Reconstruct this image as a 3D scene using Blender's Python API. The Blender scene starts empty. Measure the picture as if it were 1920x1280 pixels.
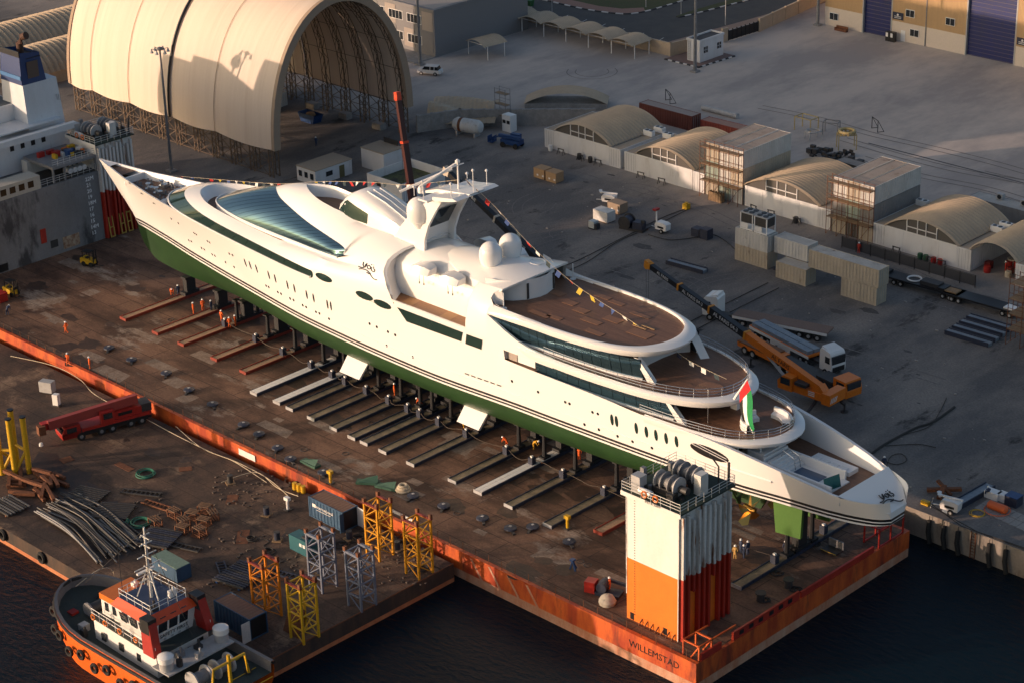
import bpy, bmesh, math, random
import numpy as np
from mathutils import Vector, Matrix
random.seed(7); rnd = random.random
def ru(a, b): return a + (b - a) * rnd()
scene = bpy.context.scene
COL = scene.collection
# ------------------------------------------------------------------ camera, sky, sun, exposure
CAM = np.array([114., -168.5, 120.])
FPX, PIT, ROL, YAW = 3992.67, math.radians(24.285), math.radians(-1.6157), math.radians(135.1034)
_d = np.array([math.cos(YAW)*math.cos(PIT), math.sin(YAW)*math.cos(PIT), -math.sin(PIT)])
_r = np.array([math.sin(YAW), -math.cos(YAW), 0.]); _u = np.cross(_r, _d)
_r, _u = math.cos(ROL)*_r + math.sin(ROL)*_u, -math.sin(ROL)*_r + math.cos(ROL)*_u
cam = bpy.data.cameras.new('camera'); cam_o = bpy.data.objects.new('camera', cam); COL.objects.link(cam_o)
cam.sensor_width = 36; cam.lens = 36*FPX/1920; cam.clip_start = 1; cam.clip_end = 5000
cam_o.matrix_world = Matrix(((_r[0], _u[0], -_d[0], CAM[0]), (_r[1], _u[1], -_d[1], CAM[1]), (_r[2], _u[2], -_d[2], CAM[2]), (0, 0, 0, 1)))
scene.camera = cam_o
SUN_EL, SUN_AZ = math.radians(8.2), math.radians(33)      # light travels towards +x +y
w = bpy.data.worlds.new('World'); scene.world = w; w.use_nodes = True
nt = w.node_tree; bg = nt.nodes['Background']
sky = nt.nodes.new('ShaderNodeTexSky'); sky.sky_type = 'NISHITA'; sky.sun_disc = False
sky.sun_elevation = SUN_EL; sky.sun_rotation = math.pi + SUN_AZ; sky.air_density = 0.7; sky.dust_density = 3.0; sky.ozone_density = 0.6
nt.links.new(sky.outputs[0], bg.inputs[0]); bg.inputs[1].default_value = 0.15
sl = bpy.data.lights.new('sun', 'SUN'); sl.energy = 3.15; sl.angle = math.radians(0.6); sl.color = (1.0, 0.70, 0.52)
so = bpy.data.objects.new('sun', sl); COL.objects.link(so)
so.rotation_euler = Vector((-math.sin(SUN_AZ)*math.cos(SUN_EL), -math.cos(SUN_AZ)*math.cos(SUN_EL), math.sin(SUN_EL))).to_track_quat('Z', 'Y').to_euler()
so.location = (-200, -300, 120)
vs = scene.view_settings; vs.view_transform = 'Standard'; vs.look = 'None'; vs.exposure = 0.38; vs.gamma = 1.0; vs.use_curve_mapping = False
# ------------------------------------------------------------------ survey helper: where a sight line meets a plane
def U(px, py, x=None, y=None, z=0.):
    v = _d*FPX + _r*(px-960) - _u*(py-640)
    if x is not None: t = (x-CAM[0])/v[0]
    elif y is not None: t = (y-CAM[1])/v[1]
    else: t = (z-CAM[2])/v[2]
    p = CAM + t*v
    return (float(p[0]), float(p[1]), float(p[2]))
def G(px, py, z=0.): return U(px, py, z=z)
# ------------------------------------------------------------------ materials
MATS = {}
def mat(name, col, rough=.6, metal=0., col2=None, scale=1., detail=4., lo=.35, hi=.7, bump=0., bscale=8., spec=.5, stain=None, sscale=.15, slo=.5, shi=.7, stretch=(1,1,1), coat=0., fine=0.):
    if name in MATS: return MATS[name]
    m = bpy.data.materials.new(name); m.use_nodes = True; n = m.node_tree.nodes; L = m.node_tree.links
    b = n['Principled BSDF']; b.inputs['Base Color'].default_value = (*col, 1); b.inputs['Roughness'].default_value = rough
    b.inputs['Metallic'].default_value = metal; b.inputs['Specular IOR Level'].default_value = spec
    if coat: b.inputs['Coat Weight'].default_value = coat; b.inputs['Coat Roughness'].default_value = .08
    if col2 or bump or stain or fine:
        tc = n.new('ShaderNodeTexCoord'); mp = n.new('ShaderNodeMapping'); mp.inputs['Scale'].default_value = stretch
        ge = n.new('ShaderNodeNewGeometry'); L.new(ge.outputs['Position'], mp.inputs[0])
    cur = None
    if col2:
        t = n.new('ShaderNodeTexNoise'); t.inputs['Scale'].default_value = scale; t.inputs['Detail'].default_value = detail; t.inputs['Roughness'].default_value = .65
        L.new(mp.outputs[0], t.inputs['Vector'])
        r = n.new('ShaderNodeMapRange'); r.inputs[1].default_value = lo; r.inputs[2].default_value = hi; L.new(t.outputs['Fac'], r.inputs[0])
        x = n.new('ShaderNodeMix'); x.data_type = 'RGBA'; x.inputs[6].default_value = (*col, 1); x.inputs[7].default_value = (*col2, 1)
        L.new(r.outputs[0], x.inputs[0]); cur = x.outputs[2]
    if stain:
        t = n.new('ShaderNodeTexNoise'); t.inputs['Scale'].default_value = sscale; t.inputs['Detail'].default_value = 7; t.inputs['Roughness'].default_value = .7
        L.new(mp.outputs[0], t.inputs['Vector'])
        r = n.new('ShaderNodeMapRange'); r.inputs[1].default_value = slo; r.inputs[2].default_value = shi; L.new(t.outputs['Fac'], r.inputs[0])
        x = n.new('ShaderNodeMix'); x.data_type = 'RGBA'; x.inputs[6].default_value = (*col, 1); x.inputs[7].default_value = (*stain, 1)
        if cur: L.new(cur, x.inputs[6])
        L.new(r.outputs[0], x.inputs[0]); cur = x.outputs[2]
    if fine:
        t = n.new('ShaderNodeTexNoise'); t.inputs['Scale'].default_value = 3.5; t.inputs['Detail'].default_value = 6; t.inputs['Roughness'].default_value = .75
        L.new(ge.outputs['Position'], t.inputs['Vector'])
        r = n.new('ShaderNodeMapRange'); r.inputs[1].default_value = .3; r.inputs[2].default_value = .7; r.inputs[3].default_value = 1-fine; r.inputs[4].default_value = 1+fine; L.new(t.outputs['Fac'], r.inputs[0])
        x = n.new('ShaderNodeMix'); x.data_type = 'RGBA'; x.blend_type = 'MULTIPLY'; x.inputs[0].default_value = 1; x.inputs[6].default_value = (*col, 1)
        if cur: L.new(cur, x.inputs[6])
        L.new(r.outputs[0], x.inputs[7]); cur = x.outputs[2]
    if cur: L.new(cur, b.inputs['Base Color'])
    if bump:
        t = n.new('ShaderNodeTexNoise'); t.inputs['Scale'].default_value = bscale; t.inputs['Detail'].default_value = 5
        L.new(mp.outputs[0], t.inputs['Vector'])
        bp = n.new('ShaderNodeBump'); bp.inputs['Strength'].default_value = bump; bp.inputs['Distance'].default_value = .1
        L.new(t.outputs['Fac'], bp.inputs['Height']); L.new(bp.outputs[0], b.inputs['Normal'])
    MATS[name] = m; return m
def node_line(m, axis_scale, color, width):   # seams: thin darker joints on a grid, multiplied into the colour
    n = m.node_tree.nodes; L = m.node_tree.links; b = n['Principled BSDF']
    ge = n.new('ShaderNodeNewGeometry'); br = n.new('ShaderNodeTexBrick')
    br.inputs['Scale'].default_value = 1; br.inputs['Mortar Size'].default_value = width; br.inputs['Brick Width'].default_value = axis_scale[0]; br.inputs['Row Height'].default_value = axis_scale[1]
    br.inputs['Color1'].default_value = (1, 1, 1, 1); br.inputs['Color2'].default_value = (.86, .86, .86, 1); br.inputs['Mortar'].default_value = (*color, 1); br.inputs['Mortar Smooth'].default_value = .3
    L.new(ge.outputs['Position'], br.inputs['Vector'])
    x = n.new('ShaderNodeMix'); x.data_type = 'RGBA'; x.blend_type = 'MULTIPLY'; x.inputs[0].default_value = 1
    src = b.inputs['Base Color'].links[0].from_socket
    L.new(src, x.inputs[6]); L.new(br.outputs['Color'], x.inputs[7]); L.new(x.outputs[2], b.inputs['Base Color'])
W = mat('white_paint', (.78, .76, .73), .25, coat=.3)
YW = mat('yacht_white', (.80, .79, .77), .22, coat=.35)
YW2 = mat('yacht_white_flat', (.76, .75, .74), .4)
WD = mat('white_weathered', (.66, .65, .62), .6, col2=(.5, .48, .44), scale=.7, stain=(.22, .13, .08), sscale=.6, slo=.6, shi=.75, stretch=(1, 1, .25))
WALL = mat('white_wall', (.7, .69, .68), .7, col2=(.62, .6, .58), scale=.5, stain=(.4, .37, .33), sscale=.5, slo=.6, shi=.85, stretch=(1, 1, .3))
GREEN = mat('antifouling_green', (.012, .044, .012), .5, col2=(.017, .058, .015), scale=.4, fine=.1)
BLACK = mat('black_paint', (.012, .012, .014), .4)
DARK = mat('dark_steel', (.03, .03, .034), .55, col2=(.05, .045, .04), scale=2)
GREY = mat('grey_steel', (.22, .22, .23), .55, col2=(.16, .155, .15), scale=1.5)
LGREY = mat('light_grey_steel', (.42, .42, .42), .5, col2=(.34, .33, .32), scale=1.5)
STEEL = mat('stainless', (.62, .62, .62), .25, .9)
GLASS = mat('tinted_glass', (.09, .175, .235), .04, .8, spec=.8)
GLASS2 = mat('dark_hull_glass', (.03, .065, .06), .05, .45, spec=.8)
WIN = mat('window_glass', (.02, .025, .03), .06, 0, spec=.9)
TEAK = mat('teak', (.21, .105, .06), .55, col2=(.13, .062, .036), scale=1.2, stretch=(.15, 2.2, 1), fine=.2)
TEAK2 = mat('new_teak', (.31, .14, .05), .5, col2=(.24, .10, .038), scale=1.2, stretch=(.15, 2.5, 1), fine=.15)
TEAKP = mat('teak_panel', (.25, .12, .062), .55, fine=.15)
NAVY = mat('navy_steel', (.02, .028, .055), .5, col2=(.035, .04, .06), scale=2, fine=.2)
BLUE = mat('blue_paint', (.012, .05, .16), .4, fine=.15)
ORANGE = mat('orange_paint', (.62, .16, .02), .4, fine=.1)
CORAN = mat('crane_orange', (.72, .18, .012), .4, fine=.12)
RED = mat('red_paint', (.35, .018, .012), .45, fine=.15)
DRED = mat('dark_red_paint', (.16, .018, .014), .5, fine=.2)
YEL = mat('yellow_paint', (.58, .34, .015), .45, fine=.15)
RUST = mat('rust', (.13, .045, .02), .8, col2=(.2, .075, .03), scale=2, fine=.25)
RUBBER = mat('rubber', (.012, .012, .012), .8)
TYRE = RUBBER
CONC = mat('concrete', (.32, .30, .28), .85, col2=(.22, .21, .2), scale=.8, fine=.15)
BRONZE = mat('bronze', (.55, .33, .1), .3, 1.)
WOOD = mat('timber', (.3, .19, .1), .75, col2=(.2, .13, .07), scale=2, fine=.2)
SKIN = mat('skin', (.22, .12, .075), .6)
OVERALL = mat('orange_coverall', (.72, .12, .015), .8)
OVERALLY = mat('yellow_coverall', (.75, .4, .03), .8)
OVERALLB = mat('navy_coverall', (.03, .045, .09), .8)
OVERALLR = mat('red_coverall', (.5, .04, .02), .8)
HIVIS = mat('hi_vis_vest', (.45, .68, .08), .8)
BOOT = mat('boot', (.02, .018, .016), .8)
HELM = mat('helmet', (.8, .8, .78), .35)
ROPE = mat('rope', (.5, .42, .3), .9)
CABLE = mat('cable', (.03, .027, .025), .8)
# ------------------------------------------------------------------ mesh builder
class MB:
    def __init__(s): s.v = []; s.f = []; s.m = []
    def add(s, v, f, mi=0):
        o = len(s.v); s.v += [tuple(map(float, p)) for p in v]; s.f += [tuple(o+i for i in q) for q in f]; s.m += [mi]*len(f); return s
    def bx(s, x0, y0, z0, x1, y1, z1, mi=0):
        x0, x1 = sorted((x0, x1)); y0, y1 = sorted((y0, y1)); z0, z1 = sorted((z0, z1))
        return s.add([(x0,y0,z0),(x1,y0,z0),(x1,y1,z0),(x0,y1,z0),(x0,y0,z1),(x1,y0,z1),(x1,y1,z1),(x0,y1,z1)],
                     [(0,3,2,1),(4,5,6,7),(0,1,5,4),(1,2,6,5),(2,3,7,6),(3,0,4,7)], mi)
    def cb(s, x, y, z, sx, sy, sz, mi=0): return s.bx(x-sx/2, y-sy/2, z, x+sx/2, y+sy/2, z+sz, mi)   # base-centred box
    def bar(s, p, q, w, h=None, mi=0):
        p = Vector(p); q = Vector(q); h = h or w; d = (q-p)
        if d.length < 1e-6: return s
        d.normalize(); up = Vector((0,0,1)) if abs(d.z) < .98 else Vector((1,0,0))
        a = d.cross(up).normalized()*(w/2); b = a.cross(d).normalized()*(h/2)
        v = [p-a-b, p+a-b, p+a+b, p-a+b, q-a-b, q+a-b, q+a+b, q-a+b]
        return s.add(v, [(0,1,2,3),(7,6,5,4),(0,4,5,1),(1,5,6,2),(2,6,7,3),(3,7,4,0)], mi)
    def tube(s, pts, r, n=6, mi=0, cap=True):
        pts = [Vector(p) for p in pts]; rs = r if isinstance(r, (list, tuple)) else [r]*len(pts); rings = []
        for i, p in enumerate(pts):
            d = (pts[min(i+1, len(pts)-1)] - pts[max(i-1, 0)])
            if d.length < 1e-9: d = Vector((0,0,1))
            d.normalize(); up = Vector((0,0,1)) if abs(d.z) < .95 else Vector((1,0,0))
            a = d.cross(up).normalized(); b = a.cross(d)
            rings.append([p + (a*math.cos(t) + b*math.sin(t))*rs[i] for t in [2*math.pi*k/n for k in range(n)]])
        v = [q for g in rings for q in g]; f = []
        for i in range(len(pts)-1):
            for k in range(n): f.append((i*n+k, i*n+(k+1)%n, (i+1)*n+(k+1)%n, (i+1)*n+k))
        if cap: f.append(tuple(range(n-1, -1, -1))); f.append(tuple((len(pts)-1)*n+k for k in range(n)))
        return s.add(v, f, mi)
    def cyl(s, p, q, r, r2=None, n=12, mi=0): return s.tube([p, q], [r, r if r2 is None else r2], n, mi)
    def prism(s, poly, z0, z1, mi=0):
        n = len(poly); v = [(x, y, z0) for x, y in poly] + [(x, y, z1) for x, y in poly]
        return s.add(v, [tuple(range(n-1, -1, -1)), tuple(range(n, 2*n))] + [(i, (i+1)%n, n+(i+1)%n, n+i) for i in range(n)], mi)
    def xprism(s, poly, x0, x1, mi=0):   # (y,z) outline pushed along x
        n = len(poly); v = [(x0, y, z) for y, z in poly] + [(x1, y, z) for y, z in poly]
        return s.add(v, [tuple(range(n-1, -1, -1)), tuple(range(n, 2*n))] + [(i, (i+1)%n, n+(i+1)%n, n+i) for i in range(n)], mi)
    def yprism(s, poly, y0, y1, mi=0):   # (x,z) outline pushed along y
        n = len(poly); v = [(x, y0, z) for x, z in poly] + [(x, y1, z) for x, z in poly]
        return s.add(v, [tuple(range(n)), tuple(range(2*n-1, n-1, -1))] + [(i, n+i, n+(i+1)%n, (i+1)%n) for i in range(n)], mi)
    def lathe(s, prof, c=(0,0,0), n=16, mi=0):
        v = []; f = []
        for r, z in prof: v += [(c[0]+r*math.cos(2*math.pi*k/n), c[1]+r*math.sin(2*math.pi*k/n), c[2]+z) for k in range(n)]
        for i in range(len(prof)-1):
            for k in range(n): f.append((i*n+k, i*n+(k+1)%n, (i+1)*n+(k+1)%n, (i+1)*n+k))
        f.append(tuple(range(n-1, -1, -1))); f.append(tuple((len(prof)-1)*n+k for k in range(n)))
        return s.add(v, f, mi)
    def grid(s, rows, mi=0, flip=False):
        n = len(rows[0]); v = [p for r in rows for p in r]; f = []
        for i in range(len(rows)-1):
            for k in range(n-1):
                q = (i*n+k, i*n+k+1, (i+1)*n+k+1, (i+1)*n+k); f.append(q[::-1] if flip else q)
        return s.add(v, f, mi)
    def poly(s, pts, mi=0): return s.add(pts, [tuple(range(len(pts)))], mi)
    def torus(s, c, R, r, n=16, k=6, mi=0, ax='z'):
        v = []; f = []
        for i in range(n):
            a = 2*math.pi*i/n
            for j in range(k):
                b = 2*math.pi*j/k; q = ((R+r*math.cos(b))*math.cos(a), (R+r*math.cos(b))*math.sin(a), r*math.sin(b))
                if ax == 'x': q = (q[2], q[0], q[1])
                if ax == 'y': q = (q[0], q[2], q[1])
                v.append((c[0]+q[0], c[1]+q[1], c[2]+q[2]))
        for i in range(n):
            for j in range(k): f.append((i*k+j, ((i+1)%n)*k+j, ((i+1)%n)*k+(j+1)%k, i*k+(j+1)%k))
        return s.add(v, f, mi)
    def mirror_y(s):
        o = len(s.v); s.v += [(x, -y, z) for x, y, z in s.v]; nf = len(s.f)
        s.f += [tuple(o+i for i in q[::-1]) for q in s.f[:nf]]; s.m += s.m[:nf]; return s
    def obj(s, name, mats, parent=None, smooth=False, loc=None, rz=0., auto=None):
        me = bpy.data.meshes.new(name); me.from_pydata(s.v, [], s.f); mats = mats if isinstance(mats, (list, tuple)) else [mats]
        for m in mats: me.materials.append(m)
        if len(mats) > 1: me.polygons.foreach_set('material_index', s.m)
        if smooth: me.polygons.foreach_set('use_smooth', [True]*len(s.f))
        bm = bmesh.new(); bm.from_mesh(me)
        if smooth: bmesh.ops.remove_doubles(bm, verts=bm.verts, dist=1e-4)
        bmesh.ops.recalc_face_normals(bm, faces=bm.faces) if auto is None else None
        if smooth:
            for e in bm.edges:
                if len(e.link_faces) == 2 and e.calc_face_angle(0) > .7: e.smooth = False
        bm.to_mesh(me); bm.free(); me.update()
        o = bpy.data.objects.new(name, me); COL.objects.link(o)
        if parent is not None: o.parent = parent
        if loc is not None: o.location = loc
        o.rotation_euler[2] = rz
        return o
def mirrored(mb):
    q = MB(); q.v = [(x, -y, z) for x, y, z in mb.v]; q.f = [f[::-1] for f in mb.f]; q.m = list(mb.m); return q
def tag(o, label, cat, group=None):
    o['label'] = label; o['category'] = cat
    if group: o['group'] = group
    return o
def thing(name, label, cat, loc=(0,0,0), rz=0., group=None):
    o = bpy.data.objects.new(name, None); COL.objects.link(o); o.location = loc; o.rotation_euler[2] = rz; o.empty_display_size = .1
    return tag(o, label, cat, group)
def struct(o): o['kind'] = 'structure'; return o
def stuff(o): o['kind'] = 'stuff'; return o
KIDS = {}
def dup(root, loc, rz=None, label=None, group=None, scale=None):
    r = root.copy(); COL.objects.link(r); r.location = loc
    if rz is not None: r.rotation_euler[2] = rz
    if label: r['label'] = label
    if group: r['group'] = group
    if scale: r.scale = scale
    for ch in [o for o in COL.objects if o.parent == root]:
        c = ch.copy(); COL.objects.link(c); c.parent = r
        for g2 in [o for o in COL.objects if o.parent == ch]:
            d = g2.copy(); COL.objects.link(d); d.parent = c
    return r
def text_mesh(name, txt, size, m, parent=None, matrix=None, ext=.015, align='CENTER'):
    cu = bpy.data.curves.new(name, 'FONT'); cu.body = txt; cu.size = size; cu.extrude = ext; cu.align_x = align; cu.align_y = 'CENTER'; cu.resolution_u = 2
    o = bpy.data.objects.new('tmp_text', cu); COL.objects.link(o)
    dg = bpy.context.evaluated_depsgraph_get(); me = bpy.data.meshes.new_from_object(o.evaluated_get(dg)); bpy.data.objects.remove(o)
    me.materials.clear(); me.materials.append(m); me.name = name
    t = bpy.data.objects.new(name, me); COL.objects.link(t)
    if matrix is not None: me.transform(matrix)
    if parent is not None: t.parent = parent
    return t
def frame(o, right, up):       # matrix whose local x,y run along right, up
    r_ = Vector(right).normalized(); u_ = Vector(up).normalized(); n_ = r_.cross(u_).normalized(); u_ = n_.cross(r_)
    return Matrix(((r_.x, u_.x, n_.x, o[0]), (r_.y, u_.y, n_.y, o[1]), (r_.z, u_.z, n_.z, o[2]), (0,0,0,1)))
def hermite(xs, vals):
    xs = np.array(xs, float); v = np.array(vals, float); dlt = np.diff(v)/np.diff(xs); m = np.zeros(len(xs)); m[0] = dlt[0]; m[-1] = dlt[-1]
    for i in range(1, len(xs)-1): m[i] = 0 if dlt[i-1]*dlt[i] <= 0 else 2*dlt[i-1]*dlt[i]/(dlt[i-1]+dlt[i])
    def fn(x):
        x = min(max(x, xs[0]), xs[-1]); i = min(int(np.searchsorted(xs, x, 'right'))-1, len(xs)-2); i = max(i, 0)
        h = xs[i+1]-xs[i]; t = (x-xs[i])/h
        return float((2*t**3-3*t*t+1)*v[i] + (t**3-2*t*t+t)*h*m[i] + (-2*t**3+3*t*t)*v[i+1] + (t**3-t*t)*h*m[i+1])
    return fn
def resample(pts, n, curve=True):      # smooth polyline -> n points evenly along its length
    P = [np.array(p, float) for p in pts]
    if curve:
        Q = []
        for i in range(len(P)-1):
            p0 = P[max(i-1,0)]; p1 = P[i]; p2 = P[i+1]; p3 = P[min(i+2,len(P)-1)]
            for t in np.linspace(0, 1, 9)[:-1]: Q.append(.5*((2*p1)+(p2-p0)*t+(2*p0-5*p1+4*p2-p3)*t*t+(3*p1-p0-3*p2+p3)*t**3))
        Q.append(P[-1]); P = Q
    A = np.array(P); L = np.concatenate([[0], np.cumsum(np.linalg.norm(np.diff(A, axis=0), axis=1))])
    t = np.linspace(0, L[-1], n); return [tuple(float(np.interp(q, L, A[:, k])) for k in range(3)) for q in t]
# ================================================================== the yacht
YT = thing('motor_yacht', 'long white motor yacht with green bottom standing on skid beams', 'yacht', (-60, 0, 0))
def yobj(mb, name, mats, smooth=True, parent=None):
    mb.v = [(x+60, y, z) for x, y, z in mb.v]
    return mb.obj(name, mats, parent or YT, smooth)
def ysub(mb, name, mats, parent, smooth=True):
    mb.v = [(x+60, y, z) for x, y, z in mb.v]
    return mb.obj(name, mats, parent, smooth)
def ypair(mb, name, mats, smooth=True):
    m2 = mirrored(mb); yobj(mb, name, mats, smooth); yobj(m2, name, mats, smooth)
fB = hermite([-140.6,-137.8,-134,-128,-120,-112,-104,-96,-85,-70,-50,-35,-25,-16,-8,-3,.5,1.6,2.2], [0.02,.72,1.6,2.9,4.5,5.75,6.65,7.15,7.5,7.6,7.6,7.4,7.1,6.5,5.6,4.7,3.5,2.6,1.6])
fBw = hermite([-140.6,-132.8,-126,-114,-99,-85,-73,-63,-48,-32,-16,-9,-3.5,.8,2,2.2], [0.01,.05,.95,3.1,5.3,6.8,7.25,7.35,7.25,6.75,5.85,4.75,3.9,2.5,1.5,1.2])
fKeel = hermite([-140.6,-136.6,-132.9,-131.4,-128,-121.5,-60,-35,-20,-8,2.2], [16.3,12.6,9.1,5.6,3.55,3.1,3.0,3.3,5.4,7.5,8.45])
fOff = hermite([-141,-105,-85,-63,-45,2.3], [0,-.05,-.35,-.6,-.1,0])
fSheer = hermite([-140.6,-136,-130,-117,-106,-97,-88,-84,-72,-68.2,-67.9,-49.0,-48.8,-34,-28,-20,-14,-10,-5,-2.5,2.2], [16.5,16.3,16.05,16.1,16.0,15.7,15.3,15.25,15.2,15.3,16.5,16.4,14.45,14.25,13.95,13.85,13.3,12.75,11.95,11.45,11.3])
XS = sorted(set([-140.6,-139.8,-139,-138,-136.5,-135,-133.5,-132.8,-132,-131.3,-130.5,-129] + list(np.arange(-128, -1, 2.0)) + [-68.2,-67.9,-49.0,-48.8,-1,0,.8,1.4,1.8,2.2]))
def side_y(x, z):     # half breadth of the shell above the stripes
    zs = 9.15+fOff(x); top = fSheer(x); t = min(max((z-zs)/max(top-zs, .1), 0), 1)
    if x < -100: t = t**1.35
    wl = fBw(x); 
    if x < -132.8:
        zk = fKeel(x); t = min(max((z-zk)/max(top-zk, .05), 0), 1); return fB(x)*t**.9
    return wl + (fB(x)-wl)*t
bot, top_, st = MB(), MB(), MB()
def hull_rows(lo, hi, n): 
    rows = []
    for i in range(n+1):
        s = i/n; r = []
        for x in XS:
            zk = fKeel(x); zw = 8.25+fOff(x)
            if lo == 'keel':
                if zk > zw-.02: r.append((x, 0, zk)); continue
                full = min(max((x+134)/45, 0), 1)*min(max((4-x)/30, .25), 1)
                a = s*math.pi/2; zr = zk+(zw-zk)*(full*(1-math.cos(a))+(1-full)*s); yr = fBw(x)*(full*math.sin(a)+(1-full)*s**1.25); r.append((x, -yr, zr))
            elif lo == 'side':
                z0 = 9.15+fOff(x); z1 = fSheer(x)
                if zk > z0: z0 = zk
                z = z0+(z1-z0)*s; r.append((x, -side_y(x, z) if z > zk+1e-4 else 0, z))
        rows.append(r)
    return rows
bot.grid(hull_rows('keel', 0, 9)); bot.mirror_y(); yobj(bot, 'hull_bottom', GREEN)
top_.grid(hull_rows('side', 0, 8)); top_.mirror_y()
SB = [(8.25, 8.48, 0), (8.48, 8.72, 1), (8.72, 8.86, 0), (8.86, 9.15, 1)]
for a, b, mi in SB:
    rows = [[(x, -(fBw(x)+.012 if x > -132.9 else 0), max(z+fOff(x), fKeel(x))) for x in XS if x > -133.6] for z in (a, b)]
    st.grid(rows, mi)
st.mirror_y()
# rounded stern closing the end
xe = 2.2
for lo_z, hi_z, tgt, mi in ((8.45, 8.48, st, 0), (8.48, 8.72, st, 1), (8.72, 8.86, st, 0), (8.86, 9.15, st, 1)):
    tgt.add([(xe, -fBw(xe), lo_z), (xe, fBw(xe), lo_z), (xe, fBw(xe), hi_z), (xe, -fBw(xe), hi_z)], [(0, 1, 2, 3)], mi)
yobj(st, 'boot_stripe', [YW, BLACK])
# sloped transom panel
tp = [(xe, -fBw(xe), 9.15), (xe, fBw(xe), 9.15), (xe-.1, 1.6, 10.0), (-2.4, 4.2, 11.55), (-2.4, -4.2, 11.55), (xe-.1, -1.6, 10.0)]
tr = MB().grid([[(2.2, y*1.2, 9.14) for y in (-1, -.5, 0, .5, 1)], [(2.15, y*1.6, 9.9) for y in (-1, -.5, 0, .5, 1)], [(.4, y*3.3, 10.75) for y in (-1, -.5, 0, .5, 1)], [(-2.4, y*4.55, 11.6) for y in (-1, -.5, 0, .5, 1)]])
yobj(tr, 'transom', YW)
yobj(top_, 'topsides', YW)
# ---------------- foredeck
fd = MB(); xs = [x for x in XS if -139 <= x <= -112]
fd.grid([[(x, -(side_y(x, 15.0)-.18), 14.95) for x in xs], [(x, (side_y(x, 15.0)-.18), 14.95) for x in xs]]); yobj(fd, 'fore_deck', TEAK, False)
fi = MB(); fi.grid([[(x, -(side_y(x, 15.0)-.16), 14.9) for x in xs], [(x, -(fB(x)-.22), fSheer(x)) for x in xs], [(x, -(fB(x)), fSheer(x)+.01) for x in xs]]); fi.mirror_y(); yobj(fi, 'bow_bulwark', YW2)
bt = MB(); bt.grid([[(-140.5, -.1, 16.48), (-138.6, -.5, 16.4), (-137, -.8, 16.33)], [(-140.5, .1, 16.48), (-138.6, .5, 16.4), (-137, .8, 16.33)]]); yobj(bt, 'bow_cap', YW2)
bw = MB(); bw.add([(-132.2, -1.8, 14.95), (-132.2, 1.8, 14.95), (-132.2, 1.8, 15.9), (-132.2, -1.8, 15.9), (-131.9, -1.8, 14.95), (-131.9, 1.8, 14.95), (-131.9, 1.8, 15.9), (-131.9, -1.8, 15.9)], [(0,1,2,3),(4,5,6,7),(3,2,6,7),(0,3,7,4),(1,2,6,5)]); yobj(bw, 'breakwater', YW2, False)
for x, y, k in [(-130,-.7,0),(-129.6,.9,0),(-127.5,-.9,1),(-127,1.1,1),(-125.2,-1.2,1),(-124.8,1.6,0),(-123.6,-.5,0),(-122.8,1.6,1),(-122.6,-2.2,0),(-126.2,2.0,0)]:
    m = MB()
    if k: m.cyl((x,y,14.95),(x,y,15.25),.5,n=10); m.lathe([(.34,.3),(.26,.45),(.26,.85),(.4,.95),(.4,1.05)],(x,y,14.95),10); m.bx(x+.3,y-.4,14.95,x+1.1,y+.4,15.6)
    else: m.bx(x-.7,y-.15,14.95,x+.7,y+.15,15.1); m.cyl((x-.4,y,15.1),(x-.4,y,15.6),.14,n=8); m.cyl((x+.4,y,15.1),(x+.4,y,15.6),.14,n=8)
    yobj(m, 'windlass' if k else 'bollard', STEEL if k else GREY, False)
for x, y in [(-121.2,-2.6),(-121.6,-1.3),(-121.4,1.2),(-122.6,.4)]:
    m = MB(); m.lathe([(.75,0),(.8,.25),(.6,.5),(.2,.62)],(x,y,14.95),10); yobj(m, 'covered_gear', YW2)
for px, py in [(238,347),(264,365),(291,382)]:
    p = U(px, py, y=-3.2); x = p[0]; y = -side_y(x, p[2])-.02; m = MB().bx(x-.45, y, p[2]-.08, x+.45, y+.3, p[2]+.08); yobj(m, 'fairlead', DARK, False)
# ---------------- forward superstructure: nested rings lofted from nose to recess
R0 = [(-121.8,0,16.15),(-121.3,-1.6,16.15),(-119.6,-3.2,16.12),(-117,-4.6,16.1),(-113,-5.55,16.05),(-108,-6.25,16.0),(-102,-6.8,15.85),(-94,-7.22,15.55),(-88,-7.42,15.3),(-84,-7.5,15.25),(-76,-7.57,15.2),(-67.6,-7.6,15.3)]
R1 = [(-117.9,0,17.75),(-117.3,-1.7,17.75),(-115.6,-3.3,17.7),(-112.7,-4.7,17.6),(-109,-5.75,17.45),(-104,-6.5,17.28),(-98,-6.98,17.05),(-92,-7.25,16.7),(-86,-7.45,16.35),(-83,-7.5,16.3),(-77,-7.56,16.7),(-68.8,-7.55,17.2)]
R2 = [(-114.6,0,18.45),(-114,-1.6,18.45),(-112.2,-3,18.45),(-109.5,-4.2,18.42),(-106,-4.95,18.35),(-103,-5.25,18.25),(-97,-5.6,18.02),(-92,-5.9,17.95),(-86,-6.4,18.0),(-79,-6.95,18.1),(-69.9,-7.2,18.7)]
R2i = [(-113.2,0,17.1),(-112.6,-1.5,17.1),(-110.9,-2.8,17.1),(-108.6,-3.85,17.2),(-105.6,-4.6,17.5),(-102.8,-5.1,17.95),(-97,-5.5,17.96),(-92,-5.8,17.92),(-86,-6.2,18.05),(-79,-6.6,18.25),(-70.3,-7.0,19.2)]
R3f = [(-111.0,0,17.1),(-110.4,-1.7,17.1),(-108.6,-3.2,17.2),(-105.8,-4.4,17.5),(-102.2,-5.1,17.98),(-98,-5.43,18.0),(-93,-5.68,18.0),(-88,-5.85,18.08),(-84,-6.1,18.2),(-79,-6.3,18.4),(-70.5,-6.85,19.5)]
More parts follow.
